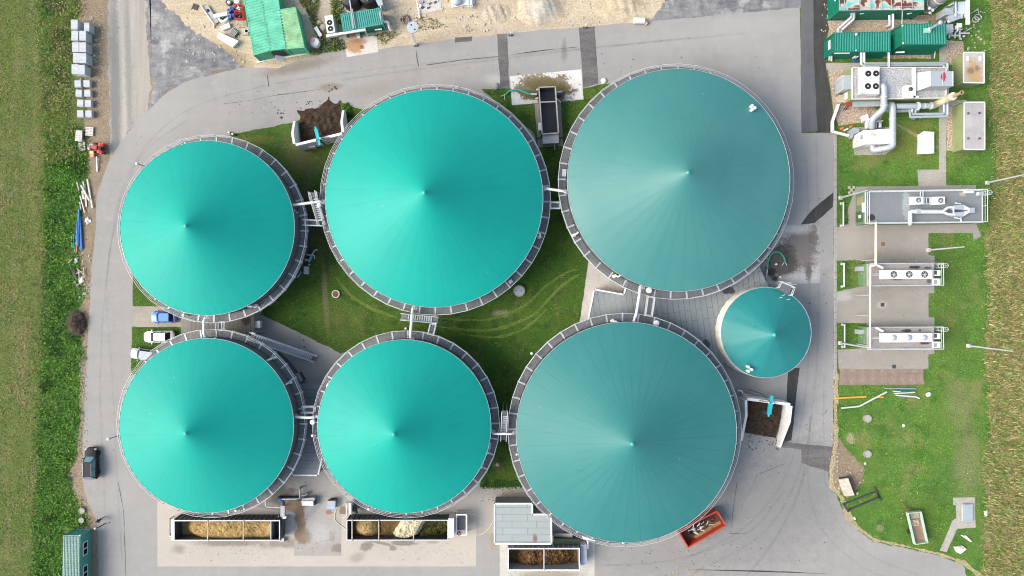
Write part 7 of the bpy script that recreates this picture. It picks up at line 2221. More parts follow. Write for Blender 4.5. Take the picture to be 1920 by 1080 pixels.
fl_ = thing('folding_barrier', 'white zigzag road barrier standing at the lane edge beside the gravel bed', 'barrier', (*X('D', 230,850,0)[:2],0))
for a, b in (((262,702),(222,815)),((222,815),(222,888)),((222,888),(330,915))):
    pa, pb = X('D', *a, .9), X('D', *b, .9)
    MB().bar((pa.x, pa.y, .75),(pb.x, pb.y, .75),.34,.35).bar((pa.x, pa.y, .3),(pb.x, pb.y, .3),.12,.1).build('board', M['white'], fl_)
ft = MB()
for a in ((262,702),(222,815),(222,888),(330,915)):
    p = X('D', *a, .4)
    ft.bar((p.x, p.y, 0),(p.x, p.y, .9),.14)
ft.build('post', M['galv'], fl_)
cabinet('crumpled pale grey sheet-metal cover west of the white silencer box', 'D', [(335,880),(360,862),(400,872),(395,895),(365,905),(350,935),(335,920)],.1,.9, 'duct', 'duct', 'metal_cover', 'cover')
for lab, x, y, w in (('orange warning cone lying by the white silencer box, western one', 287,866,.55),('orange warning cone lying by the white silencer box, eastern one', 347,853,.5)):
    p = X('D', x, y, .2)
    t = thing('traffic_cone', lab, 'cone', (p.x, p.y, 0), 'orange cones on the lawn', R(20))
    MB().box(-w / 2, w / 2,-w / 3, w / 3,.0,.06).build('base', pmat('orange_rubber', (.75,.16,.05),.6), t, True)
    MB().lathe((0,0),[(w * .3,.062),(.05,.5),(.001,.5)],14).build('cone', bpy.data.materials['orange_rubber'], t, True, 50)
MB().tube(pp('D', [(295,882),(325,868)],.15),.13,8).solo('short_tube', M['white'], 'short white tube lying between the orange cones', 'tube')
rfs = thing('red_toolbox', 'red box with dark legs at the southwest corner of the gravel-roofed container', 'box', (*X('D', 335,695,0)[:2],0))
pbox(MB(), 'D', [(318,690),(355,685),(352,705),(325,710)],.5,1.1).build('box', M['red_paint'], rfs)
lgm = MB()
for q in ((290,745,320,705),(305,745,330,708),(345,715,345,700)):
    lgm.bar(X('D', q[0], q[1],.05), X('D', q[2], q[3],.7),.08)
lgm.build('leg', M['black'], rfs)
cabinet('white plastic cabinet with marks standing on the lawn by the path', 'C2', [(205,800),(240,780),(345,785),(345,1000),(205,1008)],.0,.8, 'white', 'white')
sheet('concrete_pad', [(1690 + a / 5.682,110 + b / 5.682) for a, b in ((165,808),(330,800),(320,1015),(162,1020))],7, M['path'],.03)
# two olive utility cabins
zt = 2.75
def utility(label, P, stain):
    c = sum(P, Vector()) / 4
    t = thing('utility_cabin', label, 'cabin', (c.x, c.y, 0), 'olive utility cabins with flat concrete roofs')
    xy = [(p.x, p.y) for p in P]
    MB().prism([(c.x + (x - c.x) * .98, c.y + (y - c.y) * .985) for x, y in xy],0, zt - .2).build('wall', M['olive'], t)
    MB().prism(xy, zt - .198, zt).build('roof', stain, t)
    tr_ = MB()
    for i in range(4):
        a, b = P[i], P[(i + 1) % 4]
        tr_.bar(a + Vector((0,0, .02)), b + Vector((0,0, .02)),.15,.05)
    tr_.build('roof_edging', M['offwhite'], t)
    return t
M['roofconc'] = ground_mat('flat_cabin_roof', (.36,.34,.34),(.29,.275,.275),.1,.3,1.2,7, bump=.1, stn_shade=[(1816,228,8,10,0,(.44,.40,.41),.5,.7)], zr=2.75)
M['roofstain'] = ground_mat('stained_cabin_roof', (.40,.375,.35),(.33,.31,.29),.1,.3,1.2,7, bump=.1, stn_shade=[(1826,136,15,22,0,(.36,.235,.10),.9,.35),(1821,132,6,6,0,(.12,.10,.09),.7,.5),(1832,128,4,6,0,(.11,.09,.085),.7,.5)], zr=2.75)
u1 = utility('olive cabin whose flat roof has a tan rust-coloured stain', [X('D', *q, zt) for q in ((1104,354),(1243,354),(1243,560),(1104,558))], M['roofstain'])
u2 = utility('longer olive cabin with a plain grey flat roof, south of the stained one', [X('D', *q, zt) for q in ((1108,690),(1246,690),(1246,1010),(1108,1008))], M['roofconc'])
for q in ((1138,764),(1213,762),(1138,934),(1213,934)):
    pbox(MB(), 'D', rect(q[0] - 6, q[1] - 6, q[0] + 6, q[1] + 6), zt, zt + .1).build('lifting_eye', M['darksteel'], u2)
for q in ((1132,395),(1217,395)):
    pbox(MB(), 'D', rect(q[0] - 8, q[1] - 14, q[0] + 8, q[1] + 14), zt, zt + .08).build('roof_vent', M['offwhite'], u1)
xm = (u2.location.x) - 2.8
p = X('D', 1066,975,1.3)
MB().box(p.x - .05 + .75, p.x + .0 + .95, p.y - .5, p.y + .5,.15,2.1).build('door', pmat('pale_green_door', (.20,.33,.20),.6), u2)
# desulphurisation vessel (slanting grey tower), lamp post, transformer rig
dv = thing('scrubber_tower', 'grey upright scrubber tower at the frame edge between the hall and the pipe rig', 'tower', (*W(1736,18,0)[:2],0))
b = W(1737,14,0)
MB().lathe((b.x, b.y),[(.95,0),(.95,.2),(.82,.3),(.82,6.4),(.9,6.45),(.9,6.7),(.3,6.9),(.001,6.92)],26).build('shell', pmat('grey_scrubber_shell', (.27,.275,.29),.5,.2,.08), dv, smooth=40)
wl = MB()
for z in (1.6,3.3,5.0):
    wl.torus((b.x, b.y, z),.85,.05,26,6)
wl.build('band', M['rail'], dv)
for k, (q, z) in enumerate((((440,170),1.8),((395,215),1.0),((385,140),2.6))):
    p = X('G2', *q, z)
    MB().ball(p, .25,6,.6).build('manhole_cover', M['white'], dv, smooth=60)
lp = thing('stack_lamp', 'tall grey post with a round white top rising beside the taller green block', 'post', (*W(1743,52,0)[:2],0))
bq, tq = X('G2', 375,500,3.0), X('G2', 572,368,3.0)
g0 = W(1700 + 375 / 9,500 / 9,4.4)
gx = g0
dd = H - (H - 4.4) * ((1741.7 - 960) / (1763.5 - 960))
MB().cyl((gx.x, gx.y),.18,4.4, dd - .1,12).build('mast', M['steel'], lp, smooth=40)
MB().ball((gx.x, gx.y, dd),.34,8,.7).build('cap', M['duct'], lp, smooth=60)
MB().ball((gx.x, gx.y, 4.6),.3,6,.7).build('base', M['rail'], lp, smooth=60)
lp.location.z = 0
rg = thing('gas_treatment_rig', 'silver gas treatment rig of ducts and boxes east of the taller green block', 'machine', (*X('G2', 840,400,0)[:2],0))
pbox(MB(), 'G2', [(655,130),(790,130),(790,245),(655,250)],.3,2.6).build('filter_box', M['duct'], rg)
pbox(MB(), 'G2', [(875,30),(1055,20),(1055,232),(880,238)],.3,2.8).build('cooler_box', pmat('pale_blue_sheet', (.50,.57,.66),.4,.2,.05), rg)
MB().bar(X('G2', 1030,-60,3.1), X('G2', 1030,415,3.1),.5,.2).build('side_rail', M['white'], rg)
MB().bar(X('G2', 690,340,2.0), X('G2', 905,250,2.3),1.0,.6).build('blower', M['duct'], rg)
pbox(MB(), 'G2', [(660,415),(785,405),(790,540),(655,575)],.2,2.1).build('filter_box', M['duct'], rg)
pbox(MB(), 'G2', rect(885,395,935,460),1.2,2.6).build('junction_box', M['white'], rg)
for k, pts in enumerate(([(828,30,2.8),(828,280,2.8)],[(930,230,2.6),(930,310,2.4)],[(860,390,2.2),(860,520,2.0),(820,545,1.4),(815,640,.9)],[(895,395,2.2),(895,640,1.0)],[(895,560,1.6),(1060,560,1.6)],[(770,565,1.5),(720,575,1.2),(720,640,.8)],[(700,100,2.0),(800,50,2.4)],[(960,300,2.0),(1010,265,2.2)],[(745,600,1.0),(900,600,1.0)])):
    MB().tube(fillet(pp('G2', pts, 2),.2),.13 if k != 4 else .1,8).build('pipe', M['rail'], rg, smooth=50)
for q, r in (((1000,255,2.5),.25),((860,205,2.5),.22),((710,360,2.2),.22),((965,610,.8),.2),((910,655,.5),.2)):
    MB().ball(X('G2', *q), r, 6,.8).build('valve', M['rail'], rg, smooth=60)
for q in ((650,125),(650,570),(800,125),(800,570),(1060,240),(940,560)):
    p = X('G2', *q, .5)
    MB().bar((p.x, p.y, 0),(p.x, p.y, 2.4),.12).build('post', M['galv'], rg)
MB().bar(X('G2', 645,130,.3), X('G2', 650,575,.3),.15).build('frame', M['galv'], rg)
MB().prism([(p.x, p.y) for p in (X('G2', 790,410,1.6), X('G2', 845,410,1.6), X('G2', 845,530,1.6), X('G2', 790,540,1.6))],.1,1.6).build('dark_box', M['black'], rg)
coil = MB()
for dx, dy in ((1165,330),(1205,290)):
    p = X('G2', dx, dy, .2)
    coil.tube([(p.x + .5 * math.cos(k * .33), p.y + .42 * math.sin(k * .33),.1 + .005 * k) for k in range(40)],.05,6)
cl = thing('hose_coil', 'loose coils of grey hose in the grass east of the silver rig', 'hose', (*X('G2', 1180,310,0)[:2],0))
coil.tube(spline(pp('G2', [(1070,240,.4),(1130,200,.3),(1190,180,.1),(1215,190,.1),(1215,240,.1)],.1)),.05,6)
tag(coil.build('hose', pmat('grey_hose', (.42,.42,.40),.7), cl), kind='stuff')
cabinet('dark-framed white panel lying on the gravel south of the silver rig', 'G2', [(620,655),(645,645),(690,685),(670,700)],.0,.3, 'black', 'white', 'panel', 'panel')
wx = thing('water_post', 'blue-topped standpipe with two white arms on the gravel', 'standpipe', (*X('G2', 470,800,0)[:2],0))
MB().ball(X('G2', 470,800,1.1),.22,6).build('head', pmat('bright_blue_head', (.10,.42,.65),.5), wx, smooth=60)
MB().tube([X('G2', 262,832,.6), X('G2', 460,822,1.0)],.08,8).tube([X('G2', 490,815,1.0), X('G2', 465,980,.3)],.08,8).build('arm', M['rail'], wx)
p = X('G2', 470,800,1.0)
MB().bar((p.x, p.y, 0),(p.x, p.y, 1.0),.1).build('post', M['galv'], wx)
# ------------------------------------------------------------------ the three grey-roofed containers on the service pad
def rail_loop(t, pts, z0, h=1.05, step=1.9, r=.045, closed=True):
    P = [Vector((p.x, p.y, z0)) for p in pts]
    rl = MB()
    n = len(P)
    for i in range(n if closed else n - 1):
        a, b = P[i], P[(i + 1) % n]
        for hh, rr in ((h, r),(h * .5, r * .7)):
            rl.tube([a + Vector((0,0, hh)), b + Vector((0,0, hh))], rr, 6)
        k = max(1, int((b - a).length / step))
        for j in range(k):
            p = a.lerp(b, j / k)
            rl.bar(p, p + Vector((0,0, h)),.06)
    rl.bar(P[0], P[0] + Vector((0,0, h)),.06)
    return rl.build('roof_railing', M['rail'], t)
def ladder(t, x, y0, z, side=1):
    lr_ = MB()
    for s in (-.22,.22):
        lr_.bar((x, y0 + s, .1),(x, y0 + s, z + 1.0),.06)
    for k in range(int(z / .3)):
        lr_.bar((x, y0 - .22,.3 + .3 * k),(x, y0 + .22,.3 + .3 * k),.04)
    lr_.build('ladder', M['rail'], t)
    cg = MB()
    for zz in (2.0,2.6,3.2, z + .9):
        cg.tube([(x, y0 + .3, zz),(x + .55, y0 + .3, zz),(x + .78, y0, zz),(x + .55, y0 - .3, zz),(x, y0 - .3, zz)],.035,6)
    for yy, xx in ((.3,.5),(0,.78),(-.3,.5)):
        cg.bar((x + xx, y0 + yy, 2.0),(x + xx, y0 + yy, z + .9),.05)
    cg.build('ladder_cage', M['rail'], t)
zr = 2.9
P = [X('E1', *q, zr) for q in ((232,142),(1790,118),(1790,545),(232,562))]
c = sum(P, Vector()) / 4
ea = thing('engine_container', 'longest grey-roofed container, with Y-shaped silver ducts and two small white coolers on top', 'container', (c.x, c.y, 0), None)
xy = [(p.x, p.y) for p in P]
MB().prism(xy, .1, zr - .1).build('wall', pmat('mid_green_wall', (.115,.20,.105),.6,0,.1), ea)
M['greyroof'] = panel_mat('grey_coated_roof', (.185,.20,.21),(.16,.172,.18),1.45,40,90,.1,[(1699,383,7,30,0,(.27,.305,.31),.8,.15),(1634,408,7,6,0,(.022,.022,.022),.95,.15),(1805,364,6,4,0,(.36,.34,.29),.7,.5)],2.9)
MB().prism(xy, zr - .098, zr).build('roof', M['greyroof'], ea)
em = MB()
for i in range(4):
    em.bar(P[i], P[(i + 1) % 4],.14,.16)
em.build('roof_edge', M['rail'], ea)
inn = [Vector((c.x + (p.x - c.x) * 1.0, c.y + (p.y - c.y) * 1.0, zr)) for p in P]
rail_loop(ea, inn, zr + .08)
ladder(ea, P[1].x + .1, P[1].y - .45, zr)
w0 = min(P[0].x, P[3].x)
yv = lambda v: P[3].y + (P[0].y - P[3].y) * v
MB().box(w0 - .08, w0 - .005, yv(.62), yv(.9),.5,2.5).build('louvre', pmat('khaki_louvre', (.26,.24,.14),.7), ea)
MB().box(w0 - .12, w0 - .005, yv(.08), yv(.42),.3,2.2).build('door', pmat('dark_green_door', (.06,.10,.05),.6), ea)
MB().box(w0 - .35, w0 - .006, yv(.36), yv(.66), zr - .35, zr - .05).build('canopy', M['white'], ea)
MB().box(w0 - .16, w0 - .125, yv(.2), yv(.3),1.2,1.9).build('warning_panel', M['white'], ea)
zf = zr + .95
for lab, q in (('small white cooler with one fan on the long grey roof, western one', (848,205,1005,312,940,250)),('small white cooler with one fan on the long grey roof, eastern one', (1135,205,1293,312,1235,255))):
    fan_cooler(lab, [X('E1', *k, zf) for k in ((q[0], q[1]),(q[2], q[1]),(q[2], q[3] - 8),(q[0], q[3]))], zr, zf, [X('E1', q[4], q[5], zf)],.32)
lf = thing('lifting_frame', 'white lattice frame between the two small white coolers', 'frame', (*X('E1', 1070,255, zr)[:2], zr))
m = MB()
for x in (1015,1045,1090,1120,818):
    m.bar(X('E1', x, 208, zf - .2), X('E1', x, 300, zf - .2),.07)
    p = X('E1', x, 300, zf - .2)
    m.bar((p.x, p.y, zr), p, .06)
m.bar(X('E1', 1010,215, zf - .2), X('E1', 1130,215, zf - .2),.07).bar(X('E1', 1010,300, zf - .2), X('E1', 1130,300, zf - .2),.07)
for x in (965,1000):
    m.bar(X('E1', x, 130, zr + .5), X('E1', x, 205, zr + .5),.09)
m.build('bars', M['rail'], lf)
yd = thing('exhaust_duct', 'silver Y-shaped duct with two filter boxes on the long grey roof', 'duct', (*X('E1', 1200,400, zr)[:2], zr), 'fat silver ducts')
z = zr + .9
MB().tube(fillet(pp('E1', [(828,575, zr - 1.0),(828,560, z),(828,415, z),(850,402, z),(1270,405, z)], z),.45),.29,12).build('main_duct', M['rail'], yd, smooth=50)
for s, y in ((-1,345),(1,440)):
    MB().tube(fillet(pp('E1', [(1262,405),(1290,380 if s < 0 else 418),(1335, y),(1420, y)], z),.3),.2,10).build('branch_duct', M['rail'], yd, smooth=50)
MB().bar(X('E1', 900,430, z - .2), X('E1', 1290,432, z - .2),.1).bar(X('E1', 905,400, z + .1), X('E1', 960,400, z + .1),.7,.4).build('side_pipe', M['duct'], yd)
for y0, y1 in ((310,378),(405,470)):
    pbox(MB(), 'E1', [(1425, y0 + 10),(1535, y0),(1535, y1),(1425, y1 - 6)], zr + .2, zr + 1.3).build('filter_box', M['duct'], yd)
    yc = (y0 + y1) / 2
    q = [X('E1', *k, zr + 1.2) for k in ((1537, y0),(1620,355 if y0 < 350 else 385),(1620,385 if y0 < 350 else 415),(1537, y1))]
    MB().prism([(k.x, k.y) for k in q], zr + .4, zr + 1.2).build('transition', M['rail'], yd)
pbox(MB(), 'E1', rect(1622,352,1692,418), zr + .2, zr + 1.3).build('outlet_box', M['duct'], yd)
vv = MB()
for q in ((1430,290,1500,300),(1420,480,1500,500),(1405,360,1410,440)):
    vv.tube([X('E1', q[0], q[1], z), X('E1', q[2], q[3], z)],.12,8)
vv.tube(pp('E1', [(1508,470),(1508,548)], z - .3),.1,8)
vv.build('valve', M['rail'], yd, smooth=50)
cabinet('long white box on the northeast corner of the long grey roof', 'E1', rect(1565,125,1678,155), zr, zr + .4, 'white', 'white', 'utility_box', 'box')
cabinet('pale blue box at the head of the caged ladder on the long grey roof', 'E1', rect(1750,140,1810,182), zr, zr + .6, 'offwhite', 'duct', 'utility_box', 'box')
def small_engine(label, y0, blades, coolerlab, boxlab, ylab):
    P = [X('E2', *q, zr) for q in ((205,85 + y0),(905,85 + y0),(905,310 + y0),(205,315 + y0))]
    c = sum(P, Vector()) / 4
    t = thing('engine_container', label, 'container', (c.x, c.y, 0), 'short engine containers')
    xy = [(p.x, p.y) for p in P]
    MB().prism(xy, .1, zr - .1).build('wall', bpy.data.materials['mid_green_wall'], t)
    MB().prism(xy, zr - .098, zr).build('roof', M['oldroof'], t)
    em = MB()
    for i in range(4):
        em.bar(P[i], P[(i + 1) % 4],.1,.12)
    em.build('roof_edge', M['galv'], t)
    Q = [X('E2', *q, zr) for q in ((205,80 + y0),(975,78 + y0),(978,314 + y0),(205,320 + y0))]
    rail_loop(t, Q, zr + .05,.9,2.2,.04)
    q = [X('E2', *k, zr + .5) for k in ((915,150 + y0),(985,150 + y0),(985,212 + y0),(915,212 + y0))]
    MB().prism([(k.x, k.y) for k in q], zr - .8, zr + .5).build('end_unit', M['white'], t)
    MB().prism([(k.x, k.y) for k in [X('E2', *k, zr + .52) for k in ((918,155 + y0),(948,155 + y0),(948,198 + y0),(918,198 + y0))]], zr + .5, zr + .53).build('end_grille', M['darksteel'], t)
    q = [X('E2', *k, zr + .3) for k in ((908,240 + y0),(985,240 + y0),(985,308 + y0),(908,308 + y0))]
    MB().prism([(k.x, k.y) for k in q], zr - .8, zr + .3).build('end_unit', M['white'], t)
    MB().prism([(k.x, k.y) for k in [X('E2', *k, zr + .32) for k in ((915,255 + y0),(950,255 + y0),(950,298 + y0),(915,298 + y0))]], zr + .3, zr + .32).build('end_grille', M['steel'], t)
    ladder(t, X('E2', 975,100 + y0, zr).x, X('E2', 1000,105 + y0, zr).y, zr)
    q = [X('E2', *k, 1.9) for k in ((118,112 + y0),(208,110 + y0),(208,155 + y0),(118,160 + y0))]
    MB().prism([(k.x, k.y) for k in q],.6,1.9).build('intake_box', M['duct'], t)
    pf = MB()
    for k, pts in enumerate(([(140,185,1.2),(205,185,1.4)],[(150,270,1.2),(250,272,1.6)],[(150,185,1.2),(150,230,1.0)],[(180,200,1.5),(180,300,1.5)])):
        pf.tube([X('E2', a, b + y0, z_) for a, b, z_ in pts],.1,8)
    pf.build('fuel_pipes', pmat('cream_fuel_pipe', (.66,.52,.20),.5) if 'cream_fuel_pipe' not in bpy.data.materials else bpy.data.materials['cream_fuel_pipe'], t)
    gr = MB()
    for k in range(6):
        gr.bar(X('E2', 165,190 + 22 * k + y0,2.3), X('E2', 215,190 + 22 * k + y0,2.3),.05)
    gr.build('front_rungs', M['rail'], t)
    zc2 = zr + 1.0
    fan_cooler(coolerlab, [X('E2', *q, zc2) for q in ((360,150 + y0),(900,150 + y0),(900,243 + y0),(360,247 + y0))], zr, zc2,[X('E2', x, 196 + y0, zc2) for x in (487,651,815)],.43, blades=blades)
    MB().bar(X('E2', 300,92 + y0, zr + .9), X('E2', 372,130 + y0, zr + .7),.3,.2).solo('sheet_cover', M['white'], boxlab, 'cover', 'white slanting covers on the short containers')
    pi = MB()
    for yy in (190,205):
        pi.tube([X('E2', 262, yy + y0, zr + .5), X('E2', 330, yy + y0, zr + .5), X('E2', 362, yy + y0, zr + .6)],.06,6)
    pi.build('roof_pipes', M['rail'], t)
    return t
M['oldroof'] = ground_mat('dusty_container_roof', (.30,.275,.26),(.24,.225,.22),.15,.3,1.2,7, bump=.1, stn_shade=[(1716,501,12,3,0,(.02,.02,.02),.9,.3),(1740,502,8,2,0,(.03,.03,.03),.8,.4),(1742,527,5,4,0,(.06,.055,.05),.8,.4),(1680,524,12,1.6,0,(.03,.03,.03),.8,.4),(1700,620,10,2.6,0,(.025,.025,.025),.9,.3),(1735,643,9,3,0,(.03,.03,.03),.9,.3),(1725,619,3,2,0,(.03,.03,.03),.9,.3)], zr=2.9)
small_engine('short railed container carrying the white cooler with three black bladed fans', 0,6, 'long white cooler with three dark bladed fans', 'white slanting sheet on the container with bladed fans', '')
small_engine('short railed container carrying the white cooler with three domed silver fans', 674,0, 'long white cooler with three domed silver fans', 'white slanting sheet on the container with domed fans', '')
M['cream'] = pmat('cream_gas_pipe', (.72,.66,.50),.5,0,.06)
gp_ = thing('gas_main', 'cream and yellow gas pipe line running north to south past the three containers', 'pipe', (*X('E2', 240,500,3)[:2],0))
MB().tube(fillet(pp('E1', [(372,545,3.2),(372,700,4.2)],3) + pp('E2', [(296,20,4.2),(296,95,4.2)],4),.3),.17,9).tube(fillet(pp('E2', [(300,98,4.2),(238,100,4.2),(235,300,4.2),(235,980,4.2)],4),.3),.13,9).build('pipe', M['cream'], gp_, smooth=50)
MB().tube(fillet(pp('E2', [(280,110,4.3),(243,112,4.3),(243,310,4.3)],4),.2),.07,8).build('yellow_pipe', bpy.data.materials['cream_fuel_pipe'], gp_, smooth=50)
sp_ = MB()
for q in ((372,560), ):
    p = X('E1', *q, 3.2); sp_.bar((p.x, p.y, 0),(p.x, p.y, 3.2),.12)
for q in ((296,40),(235,420),(235,640),(235,960)):
    p = X('E2', *q, 4.0); sp_.bar((p.x, p.y, 0),(p.x, p.y, 4.1),.11)
sp_.build('support', M['galv'], gp_)
# lightning rods, barriers
def rod(label, b, t_):
    p = W(*b)
    r0 = math.hypot(b[0] - 960, b[1] - 540); r1 = math.hypot(t_[0] - 960, t_[1] - 540)
    h = H * (1 - r0 / r1)
    t = thing('lightning_rod', label, 'mast', (p.x, p.y, 0), 'tall slim lightning rods')
    MB().lathe((p.x, p.y),[(.16,.0),(.12, h * .4),(.08, h),(.001, h + .05)],10).build('mast', M['galv'], t, smooth=50)
    MB().obox((p.x, p.y),.55,.55,.0,.25).build('footing', M['wallconc'], t)
rod('slim rod at the northeast corner of the longest grey-roofed container', (1850,343),(1924,325))
rod('slim rod on the lawn beside the upper service pad', (1740,469),(1808,463))
rod('slim rod on the open lawn east of the container with domed fans', (1815,648),(1898,658))
rod('slim rod leaning over the west end of the longest grey-roofed container', (1575,371),(1626,357))
rod('slim rod in the grass patch west of the container with domed fans', (1574.5,643),(1628,651))
for lab, c, x, y0, y1 in (('white crash barrier in the grass west of the longest grey-roofed container', 'E', 338,335,508),('white crash barrier in the grass west of the container with bladed fans', 'E', 344,808,985),('white crash barrier in the grass west of the container with domed fans', 'F', 348,288,460)):
    a, b = X(c, x, y0,.8), X(c, x, y1,.8)
    t = thing('crash_barrier', lab, 'barrier', (a.x, (a.y + b.y) / 2,0), 'white crash barriers')
    MB().tube([(a.x, a.y, .8),(b.x, b.y, .8)],.11,10).build('rail', M['rail'], t, smooth=50)
    for p in (a, b):
        MB().cyl((p.x, p.y),.2,.0,.12,12).cyl((p.x, p.y),.12,.1,.85,10).build('post', M['rail'], t, smooth=50)
for lab, crop, x, y in (('square drain cover in the upper service pad', 'E', 645,655),('dark drain in the patched spot of the middle service pad', 'F', 642,130),('small square drain at the edge of the brick paving', 'F', 732,612)):
    p = X(crop, x, y, .0)
    MB().obox((p.x, p.y),.55,.55,.0,.045).obox((p.x, p.y),.4,.08,.045,.055).solo('drain_cover', M['rust'] if 'upper' in lab else M['darksteel'], lab, 'drain', 'square drain covers')
MB().prism([(p.x, p.y) for p in (X('F', 778,665, .1), X('F', 962,665, .1), X('F', 962,725, .1), X('F', 778,725, .1))],.0,.1).solo('paver_stack', M['pavers'], 'low rectangle of stacked reddish pavers on the brick paving', 'pavers')
# paving edge slabs by the west end of the long container
pvm = MB()
for i in range(3):
    for j in range(3):
        if (i + j) % 2 == 0:
            p = X('E1', 15 + i * 30,80 + j * 36,0)
            pvm.obox((p.x, p.y),.36,.42,.02,.05)
tag(pvm.build('paving', pmat('pale_pink_slab', (.42,.36,.33),.9), None), kind='structure')
# ------------------------------------------------------------------ things on the southeast lawn
plain_pipe('orange pipe lying in the grass south of the brick paving', pp('F', [(278,858),(400,852),(515,846)],.12),.13, 'rust', 'lying_pipe', 'pipes on the lawn')
M['orange_pipe'] = pmat('orange_pipe_paint', (.66,.33,.05),.5,0,.1)
[o for o in bpy.data.objects if o.get('label') == 'orange pipe lying in the grass south of the brick paving'][0].data.materials[0] = M['orange_pipe']
plain_pipe('short orange pipe end showing beyond the long bent grey pipe', pp('F', [(600,850),(650,850)],.12),.11, 'orange_pipe', 'lying_pipe', 'pipes on the lawn')
plain_pipe('long bent grey pipe with white sleeves lying in the grass by the road', pp('F', [(322,935),(462,922),(540,880),(675,810)],.25),.13, 'rail', 'lying_pipe', 'pipes on the lawn')
for lab, a, b, m in (('thin green-grey pipe lying northmost along the brick paving', (660,781),(905,785), 'steel'),('short pale pipe with a fitting in the pipe bundle on the lawn', (725,805),(780,806), 'rail'),('pale pipe in the middle of the pipe bundle on the lawn', (735,822),(895,812), 'rail'),('dark green pipe in the pipe bundle on the lawn', (750,800),(905,800), 'plant_green')):
    plain_pipe(lab, pp('F', [a, b],.13),.11, m, 'lying_pipe', 'pipes on the lawn')
plain_pipe('pale pipe with a bent end, southmost of the pipe bundle on the lawn', pp('F', [(748,835),(905,848),(930,860)],.13),.12, 'rail', 'lying_pipe', 'pipes on the lawn')
# loader bucket and black frame
bk = thing('loader_bucket', 'worn steel loader bucket with a black back edge on the bare soil', 'bucket', (*X('G', 315,475,0)[:2],0))
q = [X('G', *k, .5) for k in ((265,425),(320,408),(365,530),(305,545))]
hz = [.12,.9,.9,.12]
MB().prism([(k.x, k.y) for k in q],.05, hz).build('shell', pmat('worn_bucket_steel', (.38,.33,.28),.6,.2,.2,2,(.22,.16,.12),.6), bk)
MB().bar(Vector((q[1].x, q[1].y, .92)), Vector((q[2].x, q[2].y, .92)),.22,.25).bar(Vector((q[0].x, q[0].y, .3)), Vector((q[1].x, q[1].y, .9)),.14,.3).build('back_edge', M['black'], bk)
th = MB()
for k in range(5):
    p, p2 = q[0].lerp(q[3],(k + .5) / 5), q[1].lerp(q[2],(k + .5) / 5)
    th.bar(Vector((p.x, p.y, .2)), Vector((p2.x, p2.y, .93)),.07,.05)
th.build('ribs', M['steel'], bk)
bf = thing('fork_frame', 'black steel pallet-fork frame lying half on the lawn', 'frame', (*X('G', 415,570,0)[:2],0))
m = MB()
for a, b, w in (((295,598),(512,512),.2),((322,640),(535,548),.2),((290,592),(328,648),.26),((500,480),(545,575),.16),((520,510),(532,552),.14)):
    m.bar(X('G', *a, .25), X('G', *b, .25), w, .2)
m.build('beams', M['darksteel'], bf)
# trailer
zt = 1.15
A = [X('G', *k, zt) for k in ((728,655),(822,645),(868,858),(778,870))]
tl = thing('box_trailer', 'small mint-green trailer with timber in it standing on the lawn', 'trailer', (*(sum(A, Vector()) / 4)[:2],0))
cc = sum(A, Vector()) / 4
mint = pmat('mint_green_paint', (.33,.47,.39),.5,0,.12,2,(.5,.52,.45),.3)
for i in range(4):
    a, b = A[i], A[(i + 1) % 4]
    n = (cc - (a + b) / 2); n.z = 0; n.normalize()
    d = (b - a).normalized() * (.0 if i % 2 else -.12)
    MB().prism([(p.x, p.y) for p in (a - d, b + d, b + d + n * .115, a - d + n * .115)],.55, zt).build('side_board', mint, tl)
MB().prism([(cc.x + (p.x - cc.x) * .97, cc.y + (p.y - cc.y) * .97) for p in A],.48,.56).build('floor', pmat('brown_trailer_floor', (.23,.15,.11),.8,0,.2), tl)
p0, p1 = A[0].lerp(A[1],.25), X('G', 685,590,.5)
MB().bar(Vector((p0.x, p0.y, .5)), p1,.08).bar(Vector((A[0].lerp(A[1], .6).x, A[0].lerp(A[1], .6).y, .5)), X('G', 710,622,.5),.08).build('drawbar', M['rust'], tl)
ax = (A[1] - A[0]).normalized()
for s, base in ((-1, A[0].lerp(A[3],.66)),(1, A[1].lerp(A[2],.66))):
    p = base + ax * (.14 * s)
    n_ = 16
    fw = (A[3] - A[0]).normalized()
    vs = []
    for dd_ in (-.09,.09):
        for k in range(n_):
            t_ = 2 * math.pi * k / n_
            v = Vector((p.x, p.y, .33)) + ax * dd_ + fw * .33 * math.cos(t_) + Vector((0,0,.33 * math.sin(t_)))
            vs.append(v)
    MB().add(vs, [tuple(range(n_))[::-1], tuple(range(n_, 2 * n_))] + [(k, (k + 1) % n_, n_ + (k + 1) % n_, n_ + k) for k in range(n_)]).build('wheel', M['tyre'], tl)
def in_tr(u, v): 
    return A[0].lerp(A[1], u).lerp(A[3].lerp(A[2], u), v)
for lab, u0, u1, v0, v1 in (('slatted wooden pallet at the front of the mint-green trailer', .25,.85,.06,.22),('slatted wooden pallet in the middle of the mint-green trailer', .12,.75,.26,.46)):
    t = thing('timber_pallet', lab, 'pallet', (*in_tr((u0 + u1) / 2,(v0 + v1) / 2)[:2],.56), 'wooden pallets in the trailer')
    m = MB()
    for k in range(5):
        v = v0 + (v1 - v0) * (k + .5) / 5
        a, b = in_tr(u0, v), in_tr(u1, v)
        m.bar(Vector((a.x, a.y, .74)), Vector((b.x, b.y, .74)),.10,.03)
    for u in (u0 + .06,(u0 + u1) / 2, u1 - .06):
        a, b = in_tr(u, v0), in_tr(u, v1)
        m.bar(Vector((a.x, a.y, .64)), Vector((b.x, b.y, .64)),.10,.15)
    m.build('slats', M['wood'], t)
